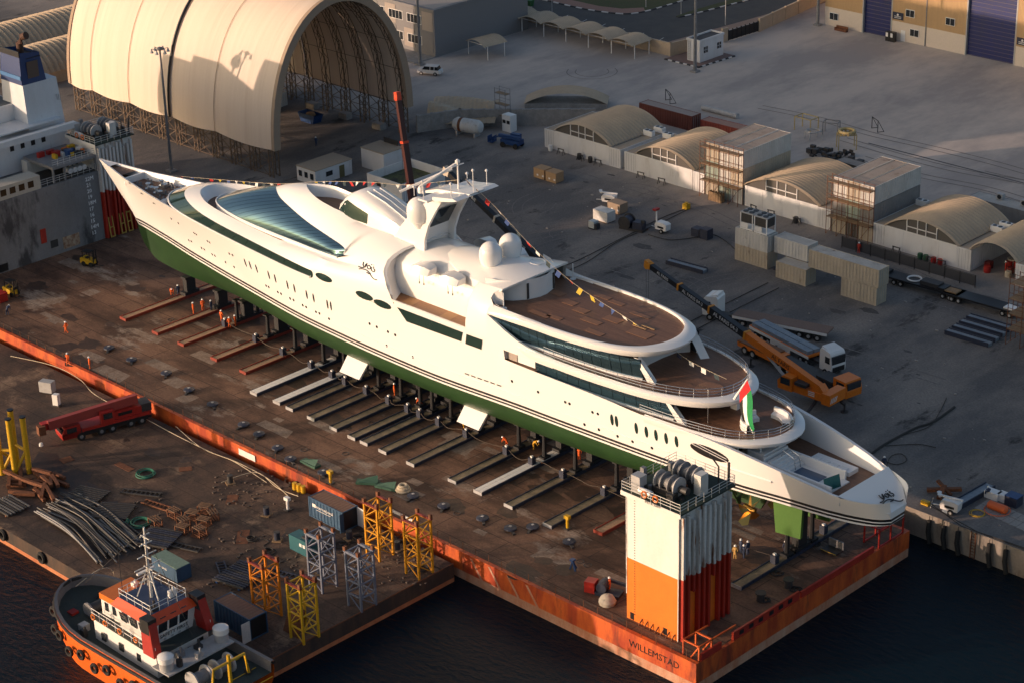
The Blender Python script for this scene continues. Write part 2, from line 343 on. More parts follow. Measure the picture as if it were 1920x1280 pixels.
R3 = [(-110.8,0,18.1),(-110.2,-1.7,18.15),(-108.4,-3.2,18.3),(-105.6,-4.35,18.45),(-102,-5.05,18.45),(-97.8,-5.38,18.38),(-93,-5.58,18.36),(-88,-5.74,18.38),(-84,-5.9,18.42),(-80,-6.05,18.6),(-79.3,-6.05,18.85),(-76,-6.2,19.2),(-70.6,-6.6,19.9)]
R4 = [U(517.5,350,y=0),U(518.7,357.5,y=-1.2),U(525,370,y=-2.3),U(541,386,y=-3.3),U(575,415,y=-4.2),U(612.5,441,y=-4.9),U(638.7,458.7,y=-5.4),U(647.5,469,y=-5.85),(-79.2,-5.95,19.15),(-76,-5.95,19.8),(-70.7,-5.95,20.7)]
R5 = [U(575,346,y=0),U(576.5,352.5,y=-.95),U(585,363.7,y=-1.9),U(600,376,y=-2.3),U(625,390,y=-2.5),U(636,395,y=-2.55),(-78.2,-2.6,22.6),(-75.4,-2.6,22.5),(-72.8,-2.6,22.45),(-69.3,-2.7,22.2)]
N = 49
r0, r1, r2, r2i, r3f, r3, r4, r5 = [resample(r, N) for r in (R0, R1, R2, R2i, R3f, R3, R4, R5)]
def lerp_row(a, b, t, out=(0, 0, 0)): return [tuple(a[i][k]*(1-t)+b[i][k]*t+out[k]*(1 if k != 1 else (0 if abs(a[i][1]) < .01 else 1)) for k in range(3)) for i in range(len(a))]
r4a = lerp_row(r4, r5, .3, (0, -.22, .22)); r4b = lerp_row(r4, r5, .65, (0, -.22, .25))
sup = MB(); sup.grid([r1, lerp_row(r1, r2, .5, (0, -.1, .06)), r2, r2i]); sup.grid([r3f, r3]); sup.grid([r4, r4a, r4b, r5])
# white part of the band strip aft of the glass, and of the dome strip aft of its tip
ib = max(i for i in range(N) if r0[i][0] < -83.2); idm = max(i for i in range(N) if r3[i][0] < -79.4)
sup.grid([r0[ib:], r1[ib:]]); sup.grid([r3[idm:], r4[idm:]])
R5i = [(p[0]+(.8 if i < 2 else .2), p[1]*(.8 if i else 1), min(p[2]-.05, 22.35) if p[0] < -82 else p[2]) for i, p in enumerate(R5)]
r5i = resample(R5i, N); sup.grid([r5, r5i])
iw = [i for i in range(N) if r5i[i][0] > -83.5]
sup.grid([[r5i[i] for i in iw], [(r5i[i][0], 0, r5i[i][2]+.25) for i in iw]])
sup.mirror_y(); yobj(sup, 'forward_superstructure', YW)
wg = MB(); wg.grid([r2i[25:], r3f[25:]]); ypair(wg, 'gutter', YW)
wl = MB(); wl.grid([r2i[:26], r3f[:26]]); wl.mirror_y(); yobj(wl, 'bridge_wing_deck', TEAK, False)
w2 = MB(); w2.grid([r5i, [(p[0], 0, p[2]-.02) for p in r5i]]); w2.mirror_y(); yobj(w2, 'sun_deck', TEAK, False)
# lip along the foot of the lower glass band
lip = MB(); lip.tube([(p[0], p[1]-.03, p[2]) for p in r0[:ib+1]], .13, 6); lip.mirror_y(); yobj(lip, 'band_lip', YW)
lip = MB(); lip.tube([(p[0], p[1]-.03, p[2]+.02) for p in r3[:idm+1]], .11, 6); ypair(lip, 'dome_lip', YW)
def panes(ra, rb, n, name, m, nsub=3, out=.02, bulge=0., gap=.035, nt=5):
    C_ = n*nsub; ra = resample(ra, C_+1, False); rb = resample(rb, C_+1, False); S = np.zeros((nt, C_+1, 3))
    for j in range(nt):
        t = j/(nt-1); bl = bulge*4*t*(1-t)
        for k in range(C_+1):
            a, b = ra[k], rb[k]; S[j, k] = (a[0]*(1-t)+b[0]*t-bl*(.7 if a[0] < -100 else .1), a[1]*(1-t)+b[1]*t-out-bl*min(1., abs(a[1])/2), a[2]*(1-t)+b[2]*t+bl*.7)
    du = np.gradient(S, axis=1); dv_ = np.gradient(S, axis=0); NN = np.cross(du, dv_); NN /= np.maximum(np.linalg.norm(NN, axis=2, keepdims=True), 1e-9)
    if NN[..., 1].mean() > 0: NN = -NN
    for i in range(n):
        sub = S[:, i*nsub:(i+1)*nsub+1].copy(); nrm = NN[:, i*nsub:(i+1)*nsub+1]
        for j in range(nt):
            for e, o_ in ((0, 1), (-1, -2)):
                d = S[j, i*nsub+1]-S[j, i*nsub] if e == 0 else S[j, (i+1)*nsub-1]-S[j, (i+1)*nsub]; Ld = max(np.linalg.norm(d), 1e-6); sub[j, e] = sub[j, e]+d/Ld*min(gap, Ld*.3)
        for sgn in (1, -1):
            V = [(float(q[0])+60, float(q[1])*sgn, float(q[2])) for r_ in sub for q in r_]; N_ = [(float(q[0]), float(q[1])*sgn, float(q[2])) for r_ in nrm for q in r_]; w_ = nsub+1; F = []
            for j in range(nt-1):
                for k in range(nsub):
                    f = (j*w_+k, j*w_+k+1, (j+1)*w_+k+1, (j+1)*w_+k); g_ = (Vector(V[f[1]])-Vector(V[f[0]])).cross(Vector(V[f[3]])-Vector(V[f[0]])); F.append(f if g_.dot(Vector(N_[f[0]])) >= 0 else f[::-1])
            me = bpy.data.meshes.new(name); me.from_pydata(V, [], F); me.materials.append(m); me.polygons.foreach_set('use_smooth', [True]*len(F)); me.normals_split_custom_set_from_vertices(N_); me.update()
            o = bpy.data.objects.new(name, me); COL.objects.link(o); o.parent = YT
panes(r0[:ib+1], r1[:ib+1], 14, 'pane', GLASS2, out=-.02)
panes(r3[:idm+1], r4[:idm+1], 22, 'pane', GLASS, nsub=3, out=-.03, bulge=.35, gap=.04)
bk = MB(); bk.grid([[(p[0]+.12, p[1]+.1 if p[1] < -.1 else 0, p[2]) for p in r] for r in (r0[:ib+1], r1[:ib+1])]); bk.grid([[(p[0]+.15, p[1]+.12 if p[1] < -.1 else 0, p[2]-.05) for p in r] for r in (r3[:idm+1], r4[:idm+1])]); bk.mirror_y(); yobj(bk, 'window_frame', BLACK)  # black shell behind the panes, painted to stand for the dark interior
for s in (1, -1):      # rounded after end of the lower band
    a, b = Vector(r0[ib]), Vector(r1[ib]); c = (a+b)/2; hh = (b-a).length/2; v = []
    for k in range(9):
        t = -math.pi/2+math.pi*k/8; v.append((c.x+hh*.9*math.cos(t), s*(c.y-.035), c.z+hh*math.sin(t)))
    yobj(MB().poly(v), 'pane', GLASS2, False)
bd = MB().grid([[(-138.9,-.35,16.1),(-136,-.95,15.95),(-133.6,-1.4,15.85)],[(-138.9,.35,16.1),(-136,.95,15.95),(-133.6,1.4,15.85)]]); yobj(bd, 'bow_deck', TEAK, False)
# ---------------- recess with the side deck
xr = list(np.linspace(-71, -55.4, 9)); inner = [(-5.0,16.2),(-5.05,17.6),(-4.95,19),(-4.6,20.2),(-3.9,21.1),(-2.7,21.85),(-1.3,22.2),(0,22.3)]
rc = MB(); rc.grid([[(x, y, z) for x in xr] for y, z in inner])
sec = [r1[-1], r2[-1], r2i[-1], r3[-1], r4[-1], r4a[-1], r4b[-1], r5[-1]]; inn = [(-69.5,-5,16.4),(-70.2,-5.05,17.6),(-70.5,-4.95,19),(-70.6,-4.9,19.6),(-70.6,-4.6,20.2),(-70.4,-3.9,21.1),(-70.1,-3.3,21.5),(-69.4,-2.7,21.85)]
rc.grid([[(p[0]+.02, p[1], p[2]) for p in sec], [(p[0]+.35, p[1]+.25, p[2]-.15) for p in sec], inn])
rc.add([(-67.9,-7.55,16.45), r1[-1], inn[0], inn[1]], [(0, 1, 3, 2)])
rc.bx(-70, -7.55, 16.25, -55.3, -7.35, 16.55)
ypair(rc, 'recess_wall', YW)
sdk = MB().grid([[(x, -7.4, 16.34) for x in xr], [(x, -4.95, 16.34) for x in xr]]); ypair(sdk, 'side_deck', TEAK2, False)
for x in (-66.3, -59.6):
    for s in (1, -1):
        m = MB().grid([[(x-.9, s*-7.36, 16.355), (x+.9, s*-7.36, 16.355)], [(x-1.3, s*-5.02, 16.355), (x+.5, s*-5.02, 16.355)]]); yobj(m, 'hatch_panel', mat('pale_teak', (.38, .19, .07), .5, fine=.1), False)
for px, py in [(793,510),(847,529)]:      # davit fairings
    p = U(px, py, y=-5.6); x, z = p[0], p[2]
    for s in (1, -1):
        m = MB(); rows = []
        for t, dx, hh in ((0, -1.6, .3), (.3, -1.3, .85), (.6, -.4, 1.25), (.85, .9, 1.25), (1, 1.6, .85)):
            rows.append([(x+dx, s*(-4.75), z+hh*.75+.2), (x+dx-.05, s*(-5.8-.7*math.sin(t*3)), z+hh*.8), (x+dx-.05, s*(-6.3-.5*math.sin(t*3)), z+hh*.2-.2), (x+dx, s*-5.6, z-.35+.35*t), (x+dx, s*-4.8, z-.3+.3*t)])
        m.grid(rows); m.poly(rows[0]); m.poly(rows[-1]); f = yobj(m, 'davit_fairing', YW)
        for dx in (-.4, .4):
            h = MB(); h.cyl((x+dx, s*-5.9, z-.1), (x+dx, s*-5.9, z-1.3), .03, n=5); h.cyl((x+dx, s*-5.9, z-1.3), (x+dx, s*-5.9, z-1.55), .08, n=6); yobj(h, 'davit_wire', DARK, False)
# ---------------- aft side shell, roof house, wing walls
A_x = [[-55.4]*8, [-53.6]*8, [-51.6,-51.6,-51.6,-51.0,-51.2,-52.0,-51.9,-51.0]]
A_s = [[(-7.58,16.35),(-7.5,17.4),(-7.2,18.9),(-6.8,19.9),(-6.4,20.6),(-6.0,21.0),(-5.5,21.4),(-5.0,21.68)], [(-7.6,16.35),(-7.56,17.4),(-7.45,18.9),(-7.2,19.9),(-6.9,20.6),(-6.5,21.1),(-6.0,21.6),(-5.4,21.95)], [(-7.6,16.35),(-7.6,17.4),(-7.57,18.9),(-7.4,19.8),(-6.85,20.5),(-6.4,21.0),(-6.0,21.6),(-5.6,22.2)]]
ash = MB(); ash.grid([[(A_x[i][k], *A_s[i][k]) for i in range(3)] for k in range(8)])
ash.add([(-55.42, y, z) for y, z in A_s[0]] + [(-55.42, y, z) for y, z in inner[:6][::-1]], [tuple(range(14))])
# inner face of the wing wall, sweeping from the roof corner down to the rim
wing_t = [(-51.0,-5.6,22.2),(-51.9,-6.0,21.6),(-52.0,-6.35,21.0),(-51.2,-6.6,20.6),(-49.6,-6.75,20.4),(-47.5,-6.7,20.3)]
ash.grid([[(x, y, z) for x, y, z in wing_t], [(x+.1, y+.3, 19.95) for x, y, z in wing_t]])
ypair(ash, 'aft_side_shell', YW)
rf = MB(); rx = [-64.5, -62.5, -60, -56, -53, -50.8]; hw = [1.6, 3.0, 3.8, 4.8, 5.5, 5.65]; zc = [22.25, 22.7, 22.95, 23.0, 22.9, 22.75]; ze = [22.1, 21.75, 21.35, 21.6, 22.0, 22.2]
rf.grid([[(rx[i]+(.9*(1-abs(t)**2) if i == 5 else 0), t*hw[i], zc[i]+(ze[i]-zc[i])*abs(t)**2.2) for i in range(6)] for t in np.linspace(-1, 1, 13)])
rf.grid([[(rx[5]+.9*(1-abs(t)**2)-.02, t*hw[5], zc[5]+(ze[5]-zc[5])*abs(t)**2.2-.25) for t in np.linspace(-1, 1, 13)], [(rx[5]+.9*(1-abs(t)**2), t*hw[5], zc[5]+(ze[5]-zc[5])*abs(t)**2.2) for t in np.linspace(-1, 1, 13)]])
rf.grid([[(rx[i], s*hw[i], ze[i]) for i in range(6)] for s in (-1,)] + [[(rx[i], -hw[i]-.12, ze[i]-(.9 if i < 5 else .2)) for i in range(6)]]); rf.grid([[(rx[i], hw[i], ze[i]) for i in range(6)], [(rx[i], hw[i]+.12, ze[i]-(.9 if i < 5 else .2)) for i in range(6)]])
rfo = yobj(rf, 'aft_roof', YW)
ring = MB().torus((-52.6, 2.2, 22.83), .95, .06, 20, 5); yobj(ring, 'roof_hatch', YW)
bh = MB(); bp = [(-53.2,-5.0),(-51.6,-4.6),(-50,-3.6),(-48.9,-2.2),(-48.4,-.6),(-48.4,.6),(-48.9,2.2),(-50,3.6),(-51.6,4.6),(-53.2,5.0)]
bh.grid([[(x-1.1, y, z) for x, y in bp] for z in (20.0, 22.55)]); yobj(bh, 'aft_bulkhead', YW2)
for k in (3, 6):
    x, y = bp[k]; yobj(MB().bx(x-1.12, y-.15, 20.1, x-1.02, y+.15, 22.1), 'door_slot', DARK, False)
for s in (1, -1): yobj(MB().cyl((-50.3, s*6.0, 20), (-50.3, s*6.0, 22.0), .07).cyl((-50.3, s*6, 20), (-50.3, s*6, 20.06), .4), 'roof_post', YW, False)
# ---------------- hump and mast
hp = MB(); hx = [-84.4,-83.6,-82.3,-80.8,-79,-76,-73,-70,-67.8]; ht = [23.0,24.3,25.5,26.2,26.15,25.4,24.3,23.3,22.6]; hb = [22.6]*9; hwid = [1.6,2.0,2.2,2.25,2.25,2.2,2.15,2.1,2.0]
prof = [(-1.22,0),(-1.15,.45),(-1.03,.8),(-.75,.96),(-.3,1.0),(.3,1.0),(.75,.96),(1.03,.8),(1.15,.45),(1.22,0)]
hp.grid([[(hx[i], hwid[i]*a, hb[i]-.3+(ht[i]-hb[i]+.3)*b) for i in range(9)] for a, b in prof]); hp.poly([(hx[0], hwid[0]*a, hb[0]-.3+(ht[0]-hb[0]+.3)*b) for a, b in prof]); yobj(hp, 'sun_deck_canopy', YW)
for k in range(3): yobj(MB().tube([(-79.5+.2*k, -.9+.9*k, 26.3), (-76, -.9+.9*k, 25.5), (-72, -.9+.9*k, 24.05)], .09, 6), 'canopy_rib', YW)
for s in (1, -1):
    rows = []
    for v in np.linspace(0, 1, 6):
        row = []
        for u in np.linspace(0, 1, 8):
            x = (-84.0+6.1*u)*(1-v)+(-82.1+4.3*u)*v; z = 22.75*(1-v)+(25.0-.9*u)*v
            zt_ = float(np.interp(x, hx, ht)); bq = (z-22.3)/(zt_-22.3); aq = float(np.interp(min(bq, .96), [0,.45,.8,.96], [1.22,1.15,1.03,.75])); row.append((x, s*-(float(np.interp(x, hx, hwid))*aq+.04), z))
        rows.append(row)
    yobj(MB().grid(rows), 'canopy_window', GLASS2)
# side plates of the mast, front slope and aft recess
for s in (1, -1):
    pl = [(-72.9,22.3),(-71.4,24.2),(-69.6,26.2),(-67.4,28.0),(-64.9,29.2),(-63.8,29.2),(-65.0,27.6),(-66.4,25.4),(-67.2,23.4),(-67.3,21.7)]
    yobj(MB().yprism(pl, s*2.35, s*2.75), 'mast_plate', YW, False)
ms = MB(); ms.grid([[(x, y, z) for x, z in ((-72.7,22.4),(-71.2,24.1),(-69.4,26.1),(-67.2,27.9),(-64.8,29.1),(-63.9,29.1))] for y in (-2.4, -1, 1, 2.4)])
ms.grid([[(-68.3, y, 21.9), (-68.1, y, 24), (-67.2, y, 26), (-65.6, y, 28.2), (-64.2, y, 29.1)] for y in (-2.4, 2.4)]); yobj(ms, 'mast_housing', YW)
yobj(MB().add([(-67.95,-2.2,24.3),(-67.95,2.2,24.3),(-66.3,2.2,27),(-66.3,-2.2,27)], [(0,1,2,3)]), 'mast_window', WIN, False)
tp_ = MB(); tp_.yprism([(-68.2,28.9),(-66,29.4),(-60.5,30.4),(-60.3,30.6),(-66,29.9),(-68.2,29.2)], -1.3, 1.3); tp_.bx(-66.2,-4.4,29.3,-64.6,4.4,29.55); tp_.yprism([(-64.5,29.3),(-61,30.1),(-60.2,30.35),(-61,30.5),(-64.5,29.9)], -3.6, 3.6); yobj(tp_, 'mast_platform', YW, False)
yobj(MB().bar((-71.5, -2.6, 28.6), (-67.4, 2.6, 31.2), .3, .25), 'radar_scanner', W, False)
yobj(MB().bar((-68.9, -1.6, 29.6), (-67.5, 3.4, 31.6), .28, .24), 'radar_scanner', W, False)
yobj(MB().cyl((-63.6,0,30),(-63.6,0,33.6),.14,.1).bar((-63.6,-1,33.2),(-63.6,1,33.2),.12).lathe([(.3,0),(.32,.3),(.1,.5)],(-63.6,0,33.5),8), 'signal_mast', W, False)
for x, y, z, h in [(-68.5,-1.5,29,1.3),(-66,3.8,29.5,1.0),(-62,-2.8,30.3,1.6),(-61.5,2.8,30.3,1.9),(-67.5,-3.8,29.4,1.1),(-65.4,-4.2,29.5,.9),(-61,0,30.5,2.6)]:
    yobj(MB().cyl((x,y,z),(x,y,z+h),.05,n=6).lathe([(.18,0),(.2,.15),(.05,.3)],(x,y,z+h-.05),8), 'antenna', W, False)
for x, y in [(-69.3,-1.0),(-67.6,.9)]: yobj(MB().lathe([(.42,0),(.45,.5),(.3,.8),(.05,.92)],(x,y,28.6),12), 'small_radome', W)
def radome(c, r, base):
    pr_ = [(r*.3, base-c[2]), (r*.62, -r*1.05), (r*.9, -r*.85), (r, -r*.4), (r, .1*r)] + [(r*math.cos(a), .1*r+r*math.sin(a)) for a in np.linspace(.2, 1.5, 7)]
    yobj(MB().lathe(pr_, c, 24), 'radome', YW)
d1 = U(785, 394, y=-2.5); radome(d1, 1.5, d1[2]-2.4)
d2 = U(920, 482, y=-1.7); radome((d2[0], d2[1], 24.0), 1.4, 22.6); d3 = U(957, 468, y=1.6); radome((d3[0], d3[1], 24.1), 1.4, 22.6)
# ---------------- aft decks: outline of each (x, half width)
O3 = [(-53,5.5),(-51.5,6.2),(-48,6.55),(-44,6.65),(-40,6.55),(-36,6.1),(-33,5.3),(-31,4.1),(-29.9,2.6),(-29.4,1.2),(-29.3,0)]
O2 = [(-52,6.6),(-47,7.1),(-42.5,7.45),(-38.5,7.5),(-34,7.3),(-28.2,6.7),(-24.4,5.65),(-21.8,4.3),(-20.2,2.5),(-19.7,1.2),(-19.6,0)]
O1 = [(-46,7.2),(-38,7.15),(-33,7.0),(-28,6.85),(-23.5,6.6),(-20.5,6.25),(-17,5.45),(-14.9,4.1),(-13.5,2.3),(-13.0,1.1),(-12.9,0)]
def outline(O, n=40, off=0., z=0., tip=0.):
    P = resample([(x, -w_, 0) for x, w_ in O], n); out = []
    for i, p in enumerate(P):
        a = np.array(P[min(i+1, n-1)])-np.array(P[max(i-1, 0)]); nn = np.array([a[1], -a[0], 0]); nn /= max(np.linalg.norm(nn), 1e-6)
        if i == n-1: nn = np.array([1., 0, 0])
        nn = nn*(1+tip*max(0., nn[0])**2)
        out.append((p[0]+nn[0]*off, min(p[1]+nn[1]*off, 0.), z))
    return out
def deck(name, O, z, m):
    P = outline(O, 40, .05, z); mb = MB(); mb.grid([P, [(p[0], -p[1], z) for p in P]]); return yobj(mb, name, m, False)
def rim(O, zt, zb, wd, name, start=0, drop=None):
    rows = []
    for off, z in ((0, zt-.3), (0, zt), (.12, zt+.05), (wd*.6, zt-.02), (wd, zt-.2), (wd*.95, (zt+zb)/2), (wd*.6, zb), (-.9, zb+.05)):
        P = outline(O, 40, off, z, 1.9 if off > .1 else 0)[start:]
        if drop: P = [(x, y, z_+drop(x)) for x, y, z_ in P]
        rows.append(P)
    mb = MB().grid(rows); mb.mirror_y(); return yobj(mb, name, YW)
deck('top_deck', O3, 20.0, TEAK); deck('middle_deck', O2, 16.72, TEAK); deck('main_aft_deck', O1, 13.7, TEAK)
rim(O3, 20.3, 19.3, .6, 'top_deck_rim', 4); rim(O2, 16.9, 15.9, .5, 'middle_deck_rim', 5); rim(O1, 13.95, 13.1, .5, 'main_deck_rim', 20)
# fascia: middle-deck side wall sweeping down from the wing to the rail
fx = [-51.6,-50.2,-48.6,-46.8,-45,-43,-41]; fz = [19.45,18.85,18.15,17.5,17.1,16.9,16.86]
fa = MB(); fa.grid([[(x, -fB(x)-.02, 15.65) for x in fx], [(x, -fB(x)-.04, 16.2) for x in fx], [(x, -fB(x)-.02, z) for x, z in zip(fx, fz)], [(x+.1, -fB(x)+.25, z-.02) for x, z in zip(fx, fz)], [(x+.1, -fB(x)+.3, 16.7) for x in fx]]); ypair(fa, 'middle_deck_fascia', YW)
ux = [-51.6,-50,-48,-46,-43.5]; fb = MB()
for_rows = (((-7.55,-7.45,-7.3,-7.15,-6.98),(19.45,19.4,19.36,19.33,19.3)), ((-7.6,-7.52,-7.4,-7.3,-7.24),(19.7,19.72,19.75,19.78,19.8)), ((-7.42,-7.36,-7.3,-7.26,-7.22),(19.95,20.05,20.1,20.1,20.1)), ((-6.8,-6.8,-6.75,-6.72,-6.7),(20.52,20.42,20.38,20.36,20.35)), ((-6.6,-6.6,-6.58,-6.56,-6.55),(20.0,)*5))
fb.grid([[(x, y, z) for x, y, z in zip(ux, ya_, za_)] for ya_, za_ in for_rows]); ypair(fb, 'top_deck_fascia', YW)
for O, z in ((O3, 20.0),):
    for x, y, a, b in [(-46,-4.4,2.6,.9),(-44,-3.9,1.8,.8),(-48.6,1.5,1.6,1.2),(-45.5,.4,1.5,1.2),(-43,-.4,1.6,1.2),(-44.6,4.3,3.2,.9),(-41.3,4.0,1.8,.8),(-38.4,.1,2,1.3),(-37.6,-4,2.2,.9),(-36.8,3.1,2.4,.7),(-33.4,-.8,2.6,1.6),(-40,-1.9,2.3,1.0)]:
        yobj(MB().bx(x-a/2*1.2, y-b/2, 20.02, x+a/2*1.2, y+b/2, 20.045), 'deck_panel', TEAKP, False)
    for x, y in [(-34.6,.4),(-33.8,1.0)]: yobj(MB().bx(x-1, y-.1, 20.02, x+1, y+.1, 20.1), 'plank', WOOD, False)
# glass walls under the decks
def glass_wall(P, n, z0, z1, lean, name='pane', m=GLASS):
    ra = resample([(x, -w_, z0) for x, w_ in P], n*3+1); rb = [(p[0], p[1]-lean, z1) for p in ra]; panes(ra, rb, n, name, m, 3, 0.)
    bk = MB().grid([[(p[0], p[1]+.15, p[2]) for p in ra], [(p[0], p[1]+.15, p[2]) for p in rb]]); ypair(bk, 'mullion_backing', BLACK)  # black backing stands in for the dark rooms behind the glass
    sl_ = MB().grid([[(p[0], p[1]-.16, z0-.45) for p in ra], [(p[0], p[1]-.14, z0) for p in ra], [(p[0], p[1]+.1, z0+.02) for p in ra]]); ypair(sl_, 'glass_sill', YW)
glass_wall([(-50.8,7.0),(-47,6.6),(-42,6.3),(-37,6.0),(-33,5.5),(-29.6,4.7)], 16, 16.95, 19.35, .5)
glass_wall([(-44.3,6.9),(-38,6.75),(-33,6.5),(-28,6.1),(-24.2,5.6)], 12, 13.95, 15.95, .25, m=GLASS)
for xa, ya, z0, z1, dx in ((-29.4, 4.75, 16.75, 19.4, 1.2), (-24.0, 5.65, 13.72, 15.95, 1.0)):
    for s in (1, -1):
        yobj(MB().add([(xa+dx-.1, s*(ya-.9), z0), (xa+dx+.5, s*ya, z0), (xa-.6, s*(ya+.35), z1), (xa-1.1, s*(ya-.6), z1), (xa+dx-.6, s*(ya+.08), z0), (xa-1.2, s*(ya+.4), z1)], [(0,1,2,3),(1,4,5,2)]), 'slanted_fin', YW, False)
aw = MB().grid([[(x, y, z) for x, y in ((-30.5,-4.6),(-31.6,-3.2),(-31.8,-1.2),(-31.8,1.2),(-31.6,3.2),(-30.5,4.6))] for z in (16.74, 19.1)]); yobj(aw, 'saloon_bulkhead', YW2, False)
aw = MB().grid([[(x, y, z) for x, y in ((-25,-5.4),(-26.5,-3),(-26.5,3),(-25,5.4))] for z in (13.72, 15.8)]); yobj(aw, 'main_saloon_bulkhead', GLASS2, False)
for y in (-3.9,-3.2): yobj(MB().cyl((-31.2,y,18.2),(-31.1,y,18.2),.22), 'speaker', DARK, False)
# inside of the hull side beside the main deck: sunk side passage
for s_ in (1, -1):
    yobj(MB().grid([[(-48.8,s_*-7.05,14.4),(-44.4,s_*-6.95,14.4)],[(-48.8,s_*-7.05,15.7),(-44.4,s_*-6.95,15.7)]]), 'passage_wall', YW2, False)
    yobj(MB().grid([[(-48.82,s_*-7.6,14.45),(-48.82,s_*-7.0,14.45)],[(-48.82,s_*-7.6,15.7),(-48.82,s_*-7.0,15.7)]]), 'passage_end', YW2, False)
    yobj(MB().grid([[(-48.7,s_*-7.12,14.42),(-47.2,s_*-7.1,14.42)],[(-48.7,s_*-7.12,15.65),(-47.2,s_*-7.1,15.65)]]), 'side_door', mat('beige_panel', (.36,.3,.26), .5), False)
    yobj(MB().grid([[(x,s_*-(fB(x)-.05),14.2) for x in (-48.8,-44,-38,-32,-26,-20)],[(x,s_*-5.2,14.2) for x in (-48.8,-44,-38,-32,-26,-20)]]) if False else MB().grid([[(-48.8,s_*-7.5,14.35),(-44,s_*-7.45,14.3)],[(-48.8,s_*-6.9,14.35),(-44,s_*-6.8,14.3)]]), 'passage_floor', TEAK, False)
# railings
def railing(O, z, h=1.05, start=8, n=46, off=-.05, step=2, name='railing'):
    P = outline(O, n, off, z)[start:]; F = P + [(x, -y, z_) for x, y, z_ in P[::-1][1:]]
    rl = MB()
    for hh in (h, h*.66, h*.33): rl.tube([(x, y, z+hh) for x, y, _ in F], .035, 5)
    r = yobj(rl, name, STEEL, False)
    for i in range(0, len(F), step):
        x, y, _ = F[i]; q = MB().cyl((x, y, z), (x, y, z+h), .03, n=5); ysub(q, 'post', STEEL, r, False)
railing(O2, 16.85, 1.05, 12); railing(O1, 13.9, 1.0, 22)
# ---------------- windows, ports, ovals in the side
def on_side(px, py):
    y = -7.
    for _ in range(12):
        p = U(px, py, y=y); y = -side_y(p[0], p[2])
    return p
def plate_oval(px, py, w_, h_, m, name, n=14, tilt=0.):
    p = on_side(px, py); x0, _, z0 = p
    for s in (1, -1):
        v = []
        for k in range(n):
            a = 2*math.pi*k/n; x = x0+w_/2*math.cos(a); z = z0+h_/2*math.sin(a)+tilt*w_/2*math.cos(a); v.append((x, s*(-side_y(x, z)-.02), z))
        mb = MB().poly(v); mb.add([(q[0], q[1]*.985, q[2]) for q in v] + v, [(k, (k+1)%n, n+(k+1)%n, n+k) for k in range(n)]); yobj(mb, name, m, False)
for q in [(607,521),(683,555),(717,571)]: plate_oval(*q, 3.3, 1.0, GLASS2, 'oval_window')
SL = [(447,487),(453,490),(460,493),(469,497.5),(481,504),(504,516),(516,522.5),(539,534.5),(552,541),(575,552.5),(588,559),(614,571),(620.5,574)]
for q in SL: plate_oval(*q, .34, 1.35, WIN, 'slot_window', 10)
for q in [(1147.5,786),(1156,789),(1193,802),(1212,809),(1230,815),(1249,821),(1268.5,827)]: plate_oval(*q, .52, 1.5, GLASS2, 'slot_window', 12)
PO = [(321,410.5),(334.5,419),(354,451),(359,453),(364,437.5),(368,440),(389,452.5),(393,455),(378,465.5),(383,468),(398,477.5),(403,480),(430,476),(436,479),(423,492),(439,501),(499,536),(504,538.5),(521,548),(527,551),(544,560),(550.5,563),(567.5,572.5),(574,576),(592.5,585),(599,588),(617,598),(693,607),(706.5,613),(727.5,622),(741,628),(725,648),(774,669),(960,714),(1009,734),(1060,753),(1068,756),(1111,772),(1121,775),(1096,795),(1123,804.5),(1158,817),(1186,827),(1222.5,839)]
for q in PO: plate_oval(*q, .4, .4, WIN, 'porthole', 8)
def side_poly(pts, m, name):
    P = [on_side(*q) for q in pts]
    for s in (1, -1): yobj(MB().poly([(x, s*(-side_y(x, z)-.06), z) for x, y, z in P]), name, m, False)
side_poly([(745,576),(763,603),(865,640),(868,623)], GLASS2, 'side_window'); side_poly([(875,626),(873,644),(903,655),(905,637)], GLASS2, 'side_window')
for i in range(6): side_poly([(872+12*i,698+4.2*i),(872+12*i,700+4.2*i),(880+12*i,703+4.2*i),(880+12*i,701+4.2*i)], DARK, 'vent_slit')
# long mooring opening in the quarter
plate_oval(1330, 848, 5.2, 1.5, BLACK, 'mooring_opening', 20, -.05)
for s in (1, -1):
    x0 = on_side(1329, 848)[0]; z0 = on_side(1329, 848)[2]; r = MB()
    for dz in (.2, .55): r.tube([(x0-2.2, s*(-side_y(x0-2.2, z0+dz)-.05), z0+dz+.25), (x0+2.4, s*(-side_y(x0+2.4, z0+dz-.6)-.05), z0+dz-.55)], .04, 5)
    yobj(r, 'opening_rail', YW, False)
# rubbing strake and knuckle lines
ks = MB(); ks.tube([(x, -side_y(x, 10.25+fOff(x))-.01, 10.25+fOff(x)) for x in np.linspace(-90, -24, 40)], .045, 5); ypair(ks, 'rubbing_strake', YW2)
ks = MB(); ks.tube([(x, -side_y(x, 10.9)-.02, 10.9-.02*(x+14)) for x in np.linspace(-17, -10.5, 8)], .14, 6); ypair(ks, 'quarter_strake', YW2)
